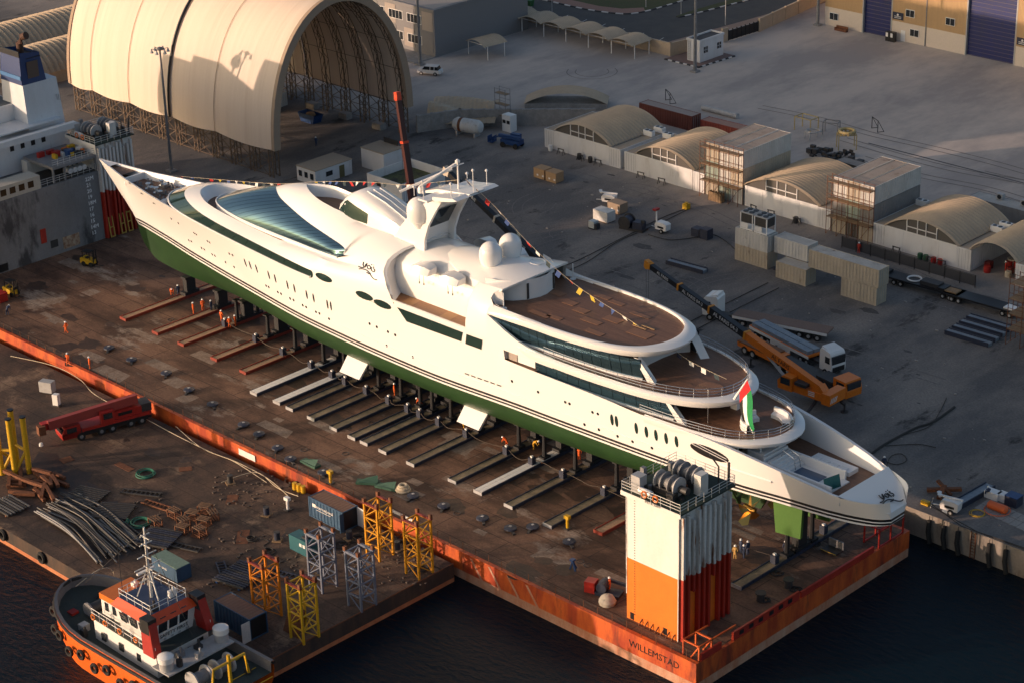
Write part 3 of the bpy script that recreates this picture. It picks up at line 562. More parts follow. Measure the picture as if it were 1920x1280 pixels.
# ---------------- stern cockpit
ck = MB(); cx = [-17,-14,-11,-8,-5,-3.2,-2.4]
ck.grid([[(x, -(side_y(x, 10.4)-.35), 10.4) for x in cx], [(x, (side_y(x, 10.4)-.35), 10.4) for x in cx]]); yobj(ck, 'cockpit_deck', TEAK, False)
ci = MB(); cx2 = [-20,-17,-14,-11,-8,-5,-3.2,-2.4]; ci.grid([[(x, -(side_y(x, 10.4)-.34), 10.3) for x in cx2], [(x, -(fB(x)-.4), fSheer(x)) for x in cx2], [(x, -fB(x), fSheer(x)+.005) for x in cx2]]); ypair(ci, 'cockpit_bulwark', YW2)
yobj(MB().grid([[(-2.4, y, 10.3) for y in (-4.3, 0, 4.3)], [(-2.4, y, 11.6) for y in (-4.3, 0, 4.3)]]), 'transom_bulwark', YW2, False)
pool = MB(); pool.bx(-13.2,-3.4,10.41,-4.2,-3.15,11.5); pool.bx(-13.2,.6,10.41,-5.2,.85,11.6); pool.bx(-13.4,-3.4,10.41,-13.2,.85,11.9); pool.bx(-13.2,-3.15,10.41,-4.6,.6,10.55); yobj(pool, 'pool_surround', YW2, False)
for i in range(5): yobj(MB().bx(-12.9+i*.45, -3.1, 10.55, -12.45+i*.45, .55, 11.6-i*.2), 'pool_step', YW2, False)
yobj(MB().bx(-15.8,-3.0,10.41,-13.5,.9,12.1), 'engine_hatch_box', YW2, False); yobj(MB().bx(-15.4,-.2,12.11,-14,.7,12.5), 'hatch_panel', BLUE, False)
yobj(MB().tube([(-12.5,-1.2,11.5),(-12.3,-1.2,12.4),(-10.8,-1.2,11.9),(-10.5,-1.2,10.6)], .05, 6).tube([(-12.5,-.3,11.5),(-12.3,-.3,12.4),(-10.8,-.3,11.9),(-10.5,-.3,10.6)], .05, 6), 'pool_handrail', STEEL, False)
yobj(MB().bx(-10.4,-2.9,10.56,-7,-.2,10.6), 'pool_water_line', mat('pool_tile', (.05,.09,.16), .2), False)
yobj(MB().add([(-5.1,-3.1,10.5),(-4.6,-.9,10.5),(-4.9,-.9,12.0),(-5.4,-3.1,12.0)], [(0,1,2,3)]), 'glass_gate', mat('green_glass', (.03,.16,.16), .05, .3), False)
yobj(MB().bx(-10.8,1.6,10.41,-5.4,3.3,10.9), 'bench', YW2, False)
for i in range(4): yobj(MB().bx(-10.4+i*1.2,1.8,10.9,-9.6+i*1.2,2.3,11.05), 'cushion', W, False)
for x, y in [(-16.2,-4.2),(-14.3,-2.6),(-16.5,3)]: yobj(MB().cyl((x,y,10.4),(x,y,13.1),.1), 'deck_post', YW, False)
for i, (x, y) in enumerate([(-17.4,-3.3),(-16.8,-2.2),(-15.9,-3.6)]): yobj(MB().lathe([(.5,0),(.65,.3),(.5,.7),(.2,.95)],(x,y,10.42),7), 'wrapped_bundle', mat('canvas', (.55,.5,.4), .9), False)
# main aft deck furniture
sf = MB(); a0 = np.linspace(math.radians(150), math.radians(255), 9)
sf.grid([[(-15.3+r_*math.cos(a)*1.2, -.3+r_*math.sin(a), z) for a in a0] for r_, z in ((1.6,13.75),(1.6,14.2),(2.3,14.25),(2.35,14.75),(2.6,14.75),(2.65,13.75))]); yobj(sf, 'curved_sofa', YW2, False)
sf = MB(); a0 = np.linspace(math.radians(30), math.radians(100), 7)
sf.grid([[(-16.2+r_*math.cos(a)*1.2, .2+r_*math.sin(a), z) for a in a0] for r_, z in ((1.9,13.75),(1.9,14.2),(2.6,14.25),(2.65,14.8),(2.9,14.8),(2.95,13.75))]); yobj(sf, 'curved_sofa', YW2, False)
yobj(MB().bx(-21.5,1.0,13.75,-20.6,3.0,14.75), 'bar_cabinet', YW2, False)
for s in (1, -1): yobj(MB().cyl((-21,s*3.6,13.7),(-21,s*3.6,15.7),.05), 'stanchion', STEEL, False)
yobj(MB().lathe([(1.6,0),(1.6,.02)],(-22.6,-1.4,16.74),20), 'round_deck_panel', TEAKP, False)
# ---------------- underwater gear
for s in (1, -1):
    yobj(MB().tube([(-33, s*2.6, 5.2), (-19.5, s*2.6, 4.6)], [.5,.42], 10), 'propeller_shaft', YW2)
    pr_ = MB(); cx_, cy_, cz_ = -15.6, s*2.6, 4.5; pr_.cyl((cx_-.7,cy_,cz_),(cx_+.8,cy_,cz_),.45,.25)
    for k in range(5):
        a = 2*math.pi*k/5; ca, sa = math.cos(a), math.sin(a); ca2, sa2 = math.cos(a+.5), math.sin(a+.5)
        pr_.add([(cx_-.3,cy_+.4*ca,cz_+.4*sa),(cx_-.4,cy_+1.9*ca,cz_+1.9*sa),(cx_,cy_+2.1*math.cos(a+.25),cz_+2.1*math.sin(a+.25)),(cx_+.4,cy_+1.8*ca2,cz_+1.8*sa2),(cx_+.3,cy_+.4*ca2,cz_+.4*sa2)], [(0,1,2,3,4)])
    yobj(pr_, 'propeller', BRONZE, False)
    yobj(MB().bar((-17.2,s*2.6,4.6),(-18,s*4,8),.5,.2).bar((-17.2,s*2.6,4.6),(-18,s*1.4,8),.5,.2), 'shaft_bracket', GREEN, False)
    ru_ = MB().yprism([(-12.4,8.0),(-8.2,8.2),(-8.4,3.4),(-11.8,3.0)], s*2.4, s*2.8); yobj(ru_, 'rudder', mat('rudder_green', (.06,.15,.025), .5, fine=.08), False)  # rudder in a lighter green than the hull bottom
yobj(MB().yprism([(-40,3.2),(-16,3.3),(-14,7),(-40,4)], -.2, .2), 'skeg', GREEN, False)
for px, py in [(660,672),(883,768)]:      # stabiliser fins
    x0 = U(px, py, y=-6.5)[0]
    for s in (1, -1):
        yobj(MB().add([(x0-2.1, s*-5.3, 5.0), (x0+1.9, s*-5.3, 5.0), (x0+1.6, s*-6.9, 2.9), (x0-2.2, s*-6.9, 2.9), (x0-2.1, s*-5.3, 4.7), (x0+1.9, s*-5.3, 4.7), (x0+1.6, s*-6.6, 2.75), (x0-2.2, s*-6.6, 2.75)], [(0,1,2,3),(4,5,6,7),(2,3,7,6),(1,2,6,5),(0,3,7,4),(0,1,5,4)]), 'stabiliser_fin', YW, False)
# ---------------- name on the shoulder and on the stern
LOGO = [[(0,.5),(.6,.45),(1.2,.75),(1.45,1.25)],[(1.0,1.5),(.9,1.0),(1.15,.7),(1.5,1.0),(1.6,1.45)],[(2.5,.85),(2.1,1.25),(1.75,1.0),(1.9,.6),(2.3,.75),(2.55,1.2),(2.5,.55),(2.8,.5)],[(3.15,1.15),(2.95,1.25),(3.0,.95),(3.2,.75),(3.05,.45),(2.8,.4)],[(.1,.1),(.8,.3),(1.6,.3),(2.2,-.05),(2.6,-.5),(3.1,-.75),(3.6,-.7)],[(1.6,-.05),(2.1,-.15),(2.35,.05)],[(2.55,1.45),(2.62,1.5)],[(3.0,1.5),(3.07,1.55)]]
lg = MB()
cxs = [(r1[i], r2[i], r3[i], r4[i]) for i in range(N)]
def shell_pt(px, py):     # sight line onto the sloped shoulder: iterate on z -> y of the section near x
    y = -7.
    for _ in range(14):
        p = U(px, py, y=y); i = min(range(N), key=lambda k: abs(r2[k][0]-p[0])); zs = [r0[i][2], r1[i][2], r2[i][2], r3[i][2], r4[i][2]]; ysx = [r0[i][1], r1[i][1], r2[i][1], r3[i][1], r4[i][1]]
        y = .5*y+.5*(float(np.interp(p[2], zs, ysx))-.06)
    return p
for s_ in LOGO: lg.tube(resample([shell_pt(672+a*9.6, 505.5-b*11.5+a*3.2) for a, b in s_], 14), .07, 5)
yobj(lg, 'yacht_name', BLACK, False)
lg = MB(); o_ = Vector((1.15, -1.3, 10.55)); rgt = Vector((.05, 1, .0)); upv = Vector((-.86, 0, .34))
for s_ in LOGO: lg.tube(resample([tuple(o_+rgt*(a*.75)+upv*(b*.9)) for a, b in s_], 14), .07, 5)
yobj(lg, 'stern_name', BLACK, False)
# flag staff and the dressing lines belong to the yacht
SB0 = G(1377,747,16.95); ST0 = U(1402,709,y=SB0[1]-.15)
yobj(MB().tube([SB0, tuple((Vector(SB0)+Vector(ST0))/2), ST0], [.17,.13,.06], 8), 'flag_staff', YW)
fl = MB(); FR = [tuple(Vector(ST0).lerp(Vector(SB0), .04)), 0, 0, tuple(Vector(ST0).lerp(Vector(SB0), .62))]
def flag_pt(u, v):       # u along the fly (hangs down), v across
    a = Vector(FR[0]).lerp(Vector(FR[3]), v); return a + Vector((1.7*u*(1-.45*v)+.2*math.sin(6*u+3*v)*u, .35*u*math.sin(4*v+5*u)-.3*u, -5.0*u-.5*v*u+.25*math.sin(5*u+v)))
def flag_patch(u0, u1, v0, v1, mi):
    fl.grid([[tuple(flag_pt(u0+(u1-u0)*i/6, v0+(v1-v0)*j/3)) for i in range(7)] for j in range(4)], mi)
flag_patch(0, .27, 0, 1, 0); flag_patch(.27, 1, 0, .36, 1); flag_patch(.27, 1, .36, .68, 2); flag_patch(.27, 1, .68, 1, 3)
fo = fl.obj('flag', [mat('flag_red', (.55,.01,.015), .8), mat('flag_green', (.005,.22,.06), .8), mat('flag_white', (.8,.8,.8), .8), mat('flag_black', (.01,.01,.01), .8)], None, True)
tag(fo, 'red green white and black national flag drooping from the yacht stern staff', 'flag')
FC = [mat('bunting_%d' % i, c, .8) for i, c in enumerate([(.45,.02,.02),(.03,.07,.22),(.7,.7,.67),(.5,.36,.03),(.015,.02,.05),(.02,.04,.05)])]
def dressing(pts, n, label, size=.5):
    P = resample(pts, n*2+1); t = thing('flag_line', label, 'bunting', P[0], group=None); o = Vector(P[0])
    MB().tube([tuple(Vector(p)-o) for p in P], .025, 4).obj('line', ROPE, t)
    for i in range(n):
        a = Vector(P[2*i])-o; b = (Vector(P[2*i+1])-o).lerp(a, .25); k = int(rnd()*6); dv = Vector((ru(-.3,.3), ru(-.3,.3), -size*ru(.8,1.3)))
        v = [a, b, (a+b)/2+dv] if rnd() < .5 else [a, b, b+dv, a+dv]
        mb = MB().add(v, [tuple(range(len(v)))]); mb.obj('pennant', FC[k], t)
dressing([U(300,328,y=3.5),U(420,338,y=5),U(520,345,y=3),U(600,341,y=3),U(690,342,y=0),U(760,347,y=.5),U(857,338,y=0)], 34, 'string of signal flags rising from the bow to the mast')
dressing([U(872,336,y=0),U(925,385,y=.5),U(1000,465,y=.8),U(1080,535,y=1.2),U(1180,600,y=.6),U(1262,655,y=0),U(1300,680,y=0),U(1362,710,y=0)], 24, 'string of signal flags sloping from the mast to the aft deck')
# ================================================================== the setting: water, quay, yard, road
def water_mat():
    m = mat('harbour_water', (.002, .010, .018), .08, spec=.3); n = m.node_tree.nodes; L = m.node_tree.links; b = n['Principled BSDF']
    b.inputs['IOR'].default_value = 1.22
    ge = n.new('ShaderNodeNewGeometry'); mp = n.new('ShaderNodeMapping'); mp.inputs['Scale'].default_value = (.5, 1.1, 1); mp.inputs['Rotation'].default_value = (0, 0, .5)
    L.new(ge.outputs['Position'], mp.inputs[0])
    t = n.new('ShaderNodeTexNoise'); t.inputs['Scale'].default_value = 1.4; t.inputs['Detail'].default_value = 6; t.inputs['Roughness'].default_value = .62; L.new(mp.outputs[0], t.inputs['Vector'])
    bp = n.new('ShaderNodeBump'); bp.inputs['Strength'].default_value = .55; bp.inputs['Distance'].default_value = .5; L.new(t.outputs['Fac'], bp.inputs['Height']); L.new(bp.outputs[0], b.inputs['Normal'])
    return m
struct(MB().grid([[(-900,-900,-3.4),(900,-900,-3.4)],[(-900,60,-3.4),(900,60,-3.4)]]).obj('water', water_mat()))
QUAY = mat('quay_asphalt', (.125, .118, .118), .9, col2=(.20, .175, .155), scale=.05, detail=8, lo=.4, hi=.68, stain=(.05, .046, .046), sscale=.11, slo=.6, shi=.74, fine=.22, bump=.15, bscale=1.5)
YARD = mat('yard_sand', (.30, .265, .245), .95, col2=(.22, .20, .195), scale=.03, detail=9, lo=.38, hi=.66, stain=(.14, .125, .12), sscale=.045, slo=.58, shi=.78, stretch=(1, .45, 1), fine=.16, bump=.1, bscale=1.2)
def blend_ground():        # dark working quay fading into the dusty yard behind the sheds
    m = mat('yard_ground', (.115, .108, .106), .92, col2=(.235, .205, .18), scale=.075, detail=10, lo=.42, hi=.62, stain=(.04, .037, .036), sscale=.17, slo=.575, shi=.66, stretch=(1.3, .55, 1), fine=.35, bump=.15, bscale=1.5)
    n = m.node_tree.nodes; L = m.node_tree.links; b = n['Principled BSDF']; src = b.inputs['Base Color'].links[0].from_socket
    ge = n.new('ShaderNodeNewGeometry'); sp = n.new('ShaderNodeSeparateXYZ'); L.new(ge.outputs['Position'], sp.inputs[0])
    t = n.new('ShaderNodeTexNoise'); t.inputs['Scale'].default_value = .05; t.inputs['Detail'].default_value = 7; L.new(ge.outputs['Position'], t.inputs['Vector'])
    ad = n.new('ShaderNodeMath'); ad.operation = 'MULTIPLY_ADD'; ad.inputs[1].default_value = 26; L.new(t.outputs['Fac'], ad.inputs[0]); L.new(sp.outputs['Y'], ad.inputs[2])
    r = n.new('ShaderNodeMapRange'); r.inputs[1].default_value = 84; r.inputs[2].default_value = 112; L.new(ad.outputs[0], r.inputs[0])
    t2 = n.new('ShaderNodeTexNoise'); t2.inputs['Scale'].default_value = .07; t2.inputs['Detail'].default_value = 9; t2.inputs['Roughness'].default_value = .7
    mp = n.new('ShaderNodeMapping'); mp.inputs['Scale'].default_value = (1, .4, 1); L.new(ge.outputs['Position'], mp.inputs[0]); L.new(mp.outputs[0], t2.inputs['Vector'])
    cr = n.new('ShaderNodeMix'); cr.data_type = 'RGBA'; cr.inputs[6].default_value = (.52, .45, .395, 1); cr.inputs[7].default_value = (.34, .305, .285, 1)
    r2_ = n.new('ShaderNodeMapRange'); r2_.inputs[1].default_value = .42; r2_.inputs[2].default_value = .6; L.new(t2.outputs['Fac'], r2_.inputs[0]); L.new(r2_.outputs[0], cr.inputs[0])
    x = n.new('ShaderNodeMix'); x.data_type = 'RGBA'; L.new(r.outputs[0], x.inputs[0]); L.new(src, x.inputs[6]); L.new(cr.outputs[2], x.inputs[7]); L.new(x.outputs[2], b.inputs['Base Color'])
    return m
QC = mat('quay_wall_concrete', (.30, .26, .22), .9, col2=(.2, .165, .135), scale=.5, stretch=(1, 1, .35), stain=(.1, .055, .03), sscale=.5, slo=.58, shi=.75, fine=.15)
gr = MB(); gr.grid([[(-900,16.4,0),(60,16.4,0)],[(-900,1500,0),(60,1500,0)]], 0); gr.grid([[(-900,16.4,0),(60,16.4,0)],[(-900,16.4,-8),(60,16.4,-8)]], 1); gr.grid([[(60,16.4,0),(60,1500,0)],[(60,16.4,-8),(60,1500,-8)]], 1)
struct(gr.obj('ground', [blend_ground(), QC]))
# pale paving slabs along the quay edge
qe = thing('quay_apron', 'row of pale concrete slabs along the quay edge beyond the stern', 'paving', (4, 18.6, 0))
slab = None
for i in range(13):
    for j in range(2):
        m = MB().cb(-5+i*1.0, 3.2+j*1.5-i*.12, .004, .94, 1.4, .03)
        m.obj('slab', mat('pale_slab', (.3, .28, .26), .9, fine=.2), qe)
for i, px in enumerate((1744, 1772, 1798, 1857, 1888)):
    x = U(px, 980+ (px-1744)*.34, y=16.3)[0]
    t = tag(MB().tube([(0,0,-.5),(.15,-.35,-1.8),(.5,-.45,-3.2)], [.28,.3,.28], 8).tube([(0,.05,.05),(0,0,-.5)], .04, 5).obj('quay_fender', RUBBER, None, True, (x, 16.1, 0)), 'black rubber fender hanging on the concrete quay wall', 'fender', 'fenders on the quay wall')
ld = thing('quay_ladder', 'rusty steel ladder fixed on the concrete quay wall between fenders', 'ladder', (U(1826,1000,y=16.3)[0], 16.25, 0))
for dx in (-.3, .3): MB().bar((dx,0,.1),(dx,0,-3.6),.08).obj('rail', RUST, ld)
for k in range(9): MB().bar((-.3,0,-.2-k*.38),(.3,0,-.2-k*.38),.05).obj('rung', RUST, ld)
# oil stains and tyre marks worn into the ground
sm = MB()
for k in range(85):
    x, y = ru(-125, 30), ru(20, 78); r_ = .2+1.0*rnd()**3; n_ = 11; ph = ru(0, 6.3)
    pts = [(x+r_*ru(.6,1.25)*1.7*math.cos(2*math.pi*i/n_+ph*0), y+r_*ru(.6,1.25)*.8*math.sin(2*math.pi*i/n_), .004+k*2e-5) for i in range(n_)]; sm.poly(pts)
stuff(tag(sm.obj('oil_stains', mat('oil_stain', (.06,.055,.053), .8, col2=(.1,.092,.088), scale=1.2, fine=.5), None), 'dark oil stains spotted over the quay asphalt', 'stains'))
tm = MB()
def track(pts, w_=.22, gap=1.7, z=.008):
    P = resample([(x, y, z) for x, y in pts], 40)
    for o_ in (-gap/2, gap/2):
        a, b = [], []
        for i, p in enumerate(P):
            d = np.array(P[min(i+1,39)])-np.array(P[max(i-1,0)]); nn = np.array([-d[1], d[0], 0]); nn = nn/max(np.linalg.norm(nn),1e-6)
            a.append(tuple(np.array(p)+nn*(o_-w_/2))); b.append(tuple(np.array(p)+nn*(o_+w_/2)))
        tm.grid([a, b])
for k in range(9):
    cx, cy, R_ = [(-112,58,6),(-104,62,8),(-100,72,5),(-88,48,9),(-150,118,4),(-96,54,4),(-70,47,5),(-60,52,8),(-30,70,7)][k]; a0 = ru(0,6); track([(cx+R_*math.cos(a0+t*.5), cy+R_*math.sin(a0+t*.5)) for t in range(9)], .16, 1.6, .008+k*.0012)
for k in range(9): y = ru(24, 76) if k < 5 else ru(108, 125); x = ru(-130,-60); track([(x+i*12, y+ru(-1.5,1.5)) for i in range(6)], .2, 1.8, .02+k*.0012)
stuff(tag(tm.obj('tyre_marks', mat('tyre_mark', (.14,.128,.122), .9, col2=(.2,.18,.165), scale=.5, fine=.4), None), 'faint dark tyre marks curving over the yard ground', 'tyre marks'))
lt = MB()
for k in range(260): x, y = ru(-128,45), ru(18,79); s_ = ru(.05,.22); lt.cb(x,y,0,s_*ru(.6,2.5),s_,s_*.5)
stuff(tag(lt.obj('ground_litter', mat('pale_litter',(.34,.31,.28),.9,fine=.4), None), 'small pale litter and rubble scattered on the quay', 'litter'))
# ---------------- road, verge and pavement beyond the yard
ASPH = mat('road_asphalt', (.055, .054, .056), .85, col2=(.075, .072, .07), scale=.3, fine=.12)
struct(MB().poly([(-330,139,.006),(-149.5,139,.006),(-147.5,186,.006),(-141,330,.006),(-330,330,.006)]).obj('road', ASPH))
struct(MB().poly([(-330,137.2,.012),(-150,137.2,.012),(-147.6,160,.012),(-145,186,.012),(-147.6,186,.012),(-150,160,.012),(-152,139.2,.012),(-330,139.2,.012)]).obj('pavement', mat('pavement_sand', (.28,.2,.16), .9, fine=.15)))
GRASS = mat('grass', (.045, .065, .02), .95, col2=(.07, .06, .03), scale=1.2, fine=.3)
KERBW = mat('kerb_white', (.62, .6, .58), .8, fine=.1); KERBB = mat('kerb_black', (.03, .03, .032), .8)
def kerb_run(pts, name_label, wd=.35, h=.16, seg=1.6, base=None):
    n = max(2, int(sum((Vector(pts[i+1])-Vector(pts[i])).length for i in range(len(pts)-1))/seg)); P = resample([(x, y, 0) for x, y in pts], n+1, len(pts) > 3)
    t = thing('kerb', name_label, 'kerb', P[0]); o = Vector(P[0])
    for i in range(n): MB().bar(Vector(P[i])-o+Vector((0,0,h/2)), Vector(P[i+1])-o+Vector((0,0,h/2)), wd, h).obj('kerb_stone', KERBW if i % 2 else KERBB, t)
struct(MB().poly([(-330,150.2,.02),(-186,150.2,.02),(-179,150.6,.02),(-172.5,152.6,.02),(-170.3,156.4,.02),(-169.6,166,.02),(-168,330,.02),(-330,330,.02)]).obj('verge', GRASS))
struct(MB().poly([(-330,163,.03),(-180,163,.03),(-176,166,.03),(-174,300,.03),(-330,300,.03)]).obj('sand_bed', mat('pale_sand', (.5,.44,.37), .95, fine=.15)))
struct(MB().poly([(-200,149.4,.026),(-186,149.4,.026),(-179,149.9,.026),(-172.2,151.9,.026),(-169.9,156.1,.026),(-172,158,.026),(-175,154.5,.026),(-180,153,.026),(-200,152.6,.026)]).obj('footpath', mat('brick_paving', (.25,.15,.12), .9, fine=.15)))
kerb_run([(-230,149.1),(-192.5,149.1),(-186,149.1),(-179,149.5),(-172,151.6),(-169.7,156),(-169.2,165.5),(-168.5,180)], 'black and white striped kerb curving round the grass corner')
struct(MB().prism([(-162.3,157),(-161.6,157),(-160.9,161),(-160,168),(-158.6,180),(-156,215),(-158,215),(-161.2,180),(-162.2,168),(-162.6,161)], 0, .12).obj('median', GRASS))
kerb_run([(-161.5,156.8),(-160.7,161),(-159.8,168),(-158.4,180),(-156,205)], 'striped kerb along the grass median of the road')
for i in range(12):
    tag(MB().cb(0,0,.012,.12,2.6,.006).obj('lane_mark', KERBW, None, False, (-206+i*5.2, 142.6, 0), .25), 'short white lane dash painted on the road behind the car canopies', 'road marking', 'lane dashes on the road')
# ---------------- perimeter walls
BEIGE = mat('beige_render', (.52, .40, .28), .85, col2=(.44,.34,.24), scale=.3, fine=.08)
def wall(p, q, h, label, th=.3, m=BEIGE, pil=5.):
    p, q = Vector((*p, 0)), Vector((*q, 0)); t = thing('boundary_wall', label, 'wall', p); d = q-p; a = math.atan2(d.y, d.x); t.rotation_euler[2] = a; Ln = d.length
    MB().bx(0,-th/2,0,Ln,th/2,h).obj('wall_panel', m, t); MB().bx(0,-th/2-.06,h,Ln,th/2+.06,h+.1).obj('coping', m, t)
    k = int(Ln/pil)
    for i in range(k+1): MB().cb(i*Ln/max(k,1),0,0,.45,th+.16,h+.2).obj('pilaster', m, t)
wall((-214,135.2), (-145.2,135.2), 2.5, 'beige boundary wall behind the car canopies'); wall((-145.2,135.2), (-144.4,139.6), 2.5, 'short beige wall between the canopies and the gatehouse')
wall((-142.4,159.2), (-146.6,190), 2.6, 'beige boundary wall running from the black gate to the clad building'); wall((-143.2,148.6), (-143.1,150), 2.7, 'beige gate pier beside the black sliding gate')
gt = thing('sliding_gate', 'black steel sliding gate between the beige walls', 'gate', (-143,150,0)); gt.rotation_euler[2] = math.atan2(9.2,.5)
MB().bx(0,-.08,.15,9.2,.08,2.1).obj('gate_leaf', BLACK, gt)
for i in range(8): MB().bx(i*1.25+.1,-.13,.1,i*1.25+.2,.13,2.3).obj('gate_post', BLACK, gt)
# gatehouse
gh = thing('gatehouse', 'small white flat roofed gatehouse beside the black gate', 'gatehouse', (-140.7,134.9,.15))
MB().bx(0,0,0,3.1,7.1,4.1).obj('wall', WALL, gh); MB().bx(.15,.15,4.1,2.95,6.95,4.12).obj('roof', mat('dark_roof',(.07,.07,.075),.9,fine=.15), gh)
for a, b, c, d in ((-.12,-.12,3.22,.12),(-.12,6.98,3.22,7.22)): MB().bx(a,b,4.0,c,d,4.4).obj('parapet', WALL, gh)
for a, b in ((-.12,.12),(2.98,3.22)): MB().bx(a,.12,4.0,b,6.98,4.4).obj('parapet', WALL, gh)
for y in (1.2, 5.2):
    w_ = MB().bx(3.1,y,1.6,3.13,y+1.2,2.8).obj('window', WIN, gh)
    MB().bx(3.13,y+.57,1.6,3.16,y+.63,2.8).obj('mullion', W, w_); MB().bx(3.13,y,2.17,3.16,y+1.2,2.23).obj('mullion', W, w_)
MB().bx(3.1,3.2,0,3.14,4.2,2.3).obj('door', WALL, gh)
ldm = MB()
for dy in (-.09,): ldm.bar((.3,dy,.2),(.3,dy,4.3),.06).bar((.8,dy,.2),(.8,dy,4.3),.06)
for k in range(12): ldm.bar((.3,-.09,.4+k*.33),(.8,-.09,.4+k*.33),.04)
ldm.obj('roof_ladder', LGREY, gh)
MB().lathe([(.1,0),(.12,.5),(.6,.7)],(1.2,.8,4.1),10).obj('satellite_dish', LGREY, gh)
struct(MB().prism([(-144.6,132.8),(-136.1,132.8),(-135.5,143),(-144,143)], 0, .15).obj('gatehouse_plinth', mat('brick_paving2', (.2,.13,.11), .9, fine=.15)))
kerb_run([(-144.5,132.7),(-136.0,132.7)], 'black and white kerb below the gatehouse front', .3, .2, .9); kerb_run([(-136.0,132.7),(-135.4,142.8)], 'black and white kerb below the gatehouse window side', .3, .2, .9)
# ---------------- car canopies
CORR = mat('ribbed_beige', (.50, .385, .26), .6, col2=(.42, .325, .225), scale=.4, fine=.08)
def arch_sheet(mb, x0, x1, y0, y1, z0, rise, n=18, ribs=10, amp=.05, mi=0, axis='y'):
    # arc across x, sheet runs along y with ribs following the arc
    cols = ribs*2; W_ = x1-x0; R_ = (W_*W_/4+rise*rise)/(2*rise); zc_ = z0+rise-R_; rows = []
    for j in range(cols+1):
        y = y0+(y1-y0)*j/cols; a = amp if j % 2 else 0; row = []
        for i in range(n+1):
            t = -1+2*i/n; xx = t*W_/2; zz = zc_+math.sqrt(max(R_*R_-xx*xx, 0)); nx, nz = xx/R_, (zz-zc_)/R_
            row.append((x0+W_/2+xx+nx*a, y, zz+nz*a))
        rows.append(row)
    return mb.grid(rows, mi)
def canopy(x, y, label, group):
    t = thing('car_canopy', label, 'canopy', (x, y, 0), group=group)
    mb = MB(); arch_sheet(mb, -3.05, 3.05, -.9, 5.0, 2.7, .95, 12, 12, .05); mb.obj('roof_sheet', CORR, t, False)
    for px_ in (-3.0, 3.0):
        for py_ in (0., 4.2): MB().cyl((px_,py_,0),(px_,py_,2.75),.08,n=8).obj('post', W, t)
    MB().bar((-3,0,2.7),(3,0,2.7),.1).obj('beam', W, t); MB().bar((-3,4.2,2.7),(3,4.2,2.7),.1).obj('beam', W, t)
    return t
c0 = canopy(-152.1, 129.2, 'ribbed beige arched car canopy in the row along the boundary wall', 'car canopies along the wall')
for i in range(1, 10): dup(c0, (-152.1-6.06*i, 129.2, 0))
dup(c0, (-173.4, 110.8, 0), math.radians(-6), 'single ribbed car canopy standing apart beside the office building', 'lone canopy')
def car(loc, rz, label, body, kind='suv', scale=1.):
    t = thing('parked_car', label, 'car', loc, rz)
    mb = MB(); mb.yprism([(-2.3,.45),(-2.35,.95),(-2.1,1.05),(-1.2,1.12),(1.9,1.12),(2.3,1.0),(2.35,.45)], -.92, .92); mb.obj('body', body, t)
    MB().add([(-1.35,-.86,1.1),(1.95,-.86,1.1),(1.95,.86,1.1),(-1.35,.86,1.1),(-.75,-.74,1.78),(1.7,-.74,1.8),(1.7,.74,1.8),(-.75,.74,1.78)], [(0,1,5,4),(1,2,6,5),(2,3,7,6),(3,0,4,7)]).obj('window_band', WIN, t)
    MB().bx(-.8,-.78,1.76,1.75,.78,1.84).obj('roof', body, t)
    for px_ in (.35, 1.2): MB().bar((px_,-.88,1.1),(px_,-.78,1.8),.09).obj('pillar', body, t)
    for px_ in (-1.45, 1.4):
        for py_ in (-.86, .86):
            wv = MB().cyl((px_,py_-.12,.38),(px_,py_+.12,.38),.38,n=14).obj('wheel', TYRE, t); MB().cyl((px_,py_-.13,.38),(px_,py_+.13,.38),.2,n=10).obj('rim', LGREY, wv)
    MB().cyl((2.4,0,.9),(2.55,0,.9),.33,n=12).obj('spare_wheel', body, t)
    return t
g_ = G(800,142); car((g_[0], g_[1]+.9, 0), math.radians(25), 'white off-road car with spare wheel parked beside the office', W)
g_ = G(900,32); car((-191, 131.2, 0), math.radians(90), 'white car parked in the shade under the canopies', W)
# ---------------- office block and far clad building
of = thing('office_building', 'grey and beige two storey office block behind the arched shed', 'building', (-200, 105.3, 0))
GB = mat('grey_cladding', (.20,.195,.2), .7, fine=.06); GBB = mat('office_beige', (.36,.31,.27), .8, fine=.06)
MB().bx(-25,0,0,20.3,26,9.0).obj('wall', GB, of); MB().bx(-25.2,-.2,9.0,20.5,26.2,9.5).obj('parapet', GB, of); MB().bx(-24.4,.6,9.0,19.7,25.4,9.52).obj('roof', mat('pale_roof',(.34,.31,.29),.9,fine=.1), of)
for i in range(5):
    for f_ in range(2):
        MB().bx(16.9-i*5.3,-.06,.9+f_*4.1,19.9-i*5.3,0,4.6+f_*4.1).obj('cladding_panel', GBB if (i+f_) % 2 else GB, of)
        z0 = 1.9+f_*4.1; fr = MB().bx(12.6-i*5.3,-.08,z0-.1,16.7-i*5.3,-.01,z0+1.7).obj('window_frame', W, of)
        for k in range(4): MB().bx(12.75-i*5.3+k*.98,-.12,z0,13.6-i*5.3+k*.98,-.06,z0+1.6).obj('pane', WIN, fr)
MB().bx(2,4,9.5,9,5.5,10.6).obj('roof_unit', WALL, of); MB().bx(10,6,9.5,12,8,10.9).obj('roof_unit', WALL, of)
MB().bx(-6,-5.5,0,20.3,-.1,.16).obj('forecourt_step', CONC, of)
CLAD = mat('tan_cladding', (.46,.30,.15), .6, col2=(.42,.275,.14), scale=.5, stretch=(6,1,.1), fine=.05); DOORB = mat('blue_shutter', (.006,.016,.12), .5, col2=(.012,.02,.09), scale=1.2, stretch=(1,1,.2), fine=.15)
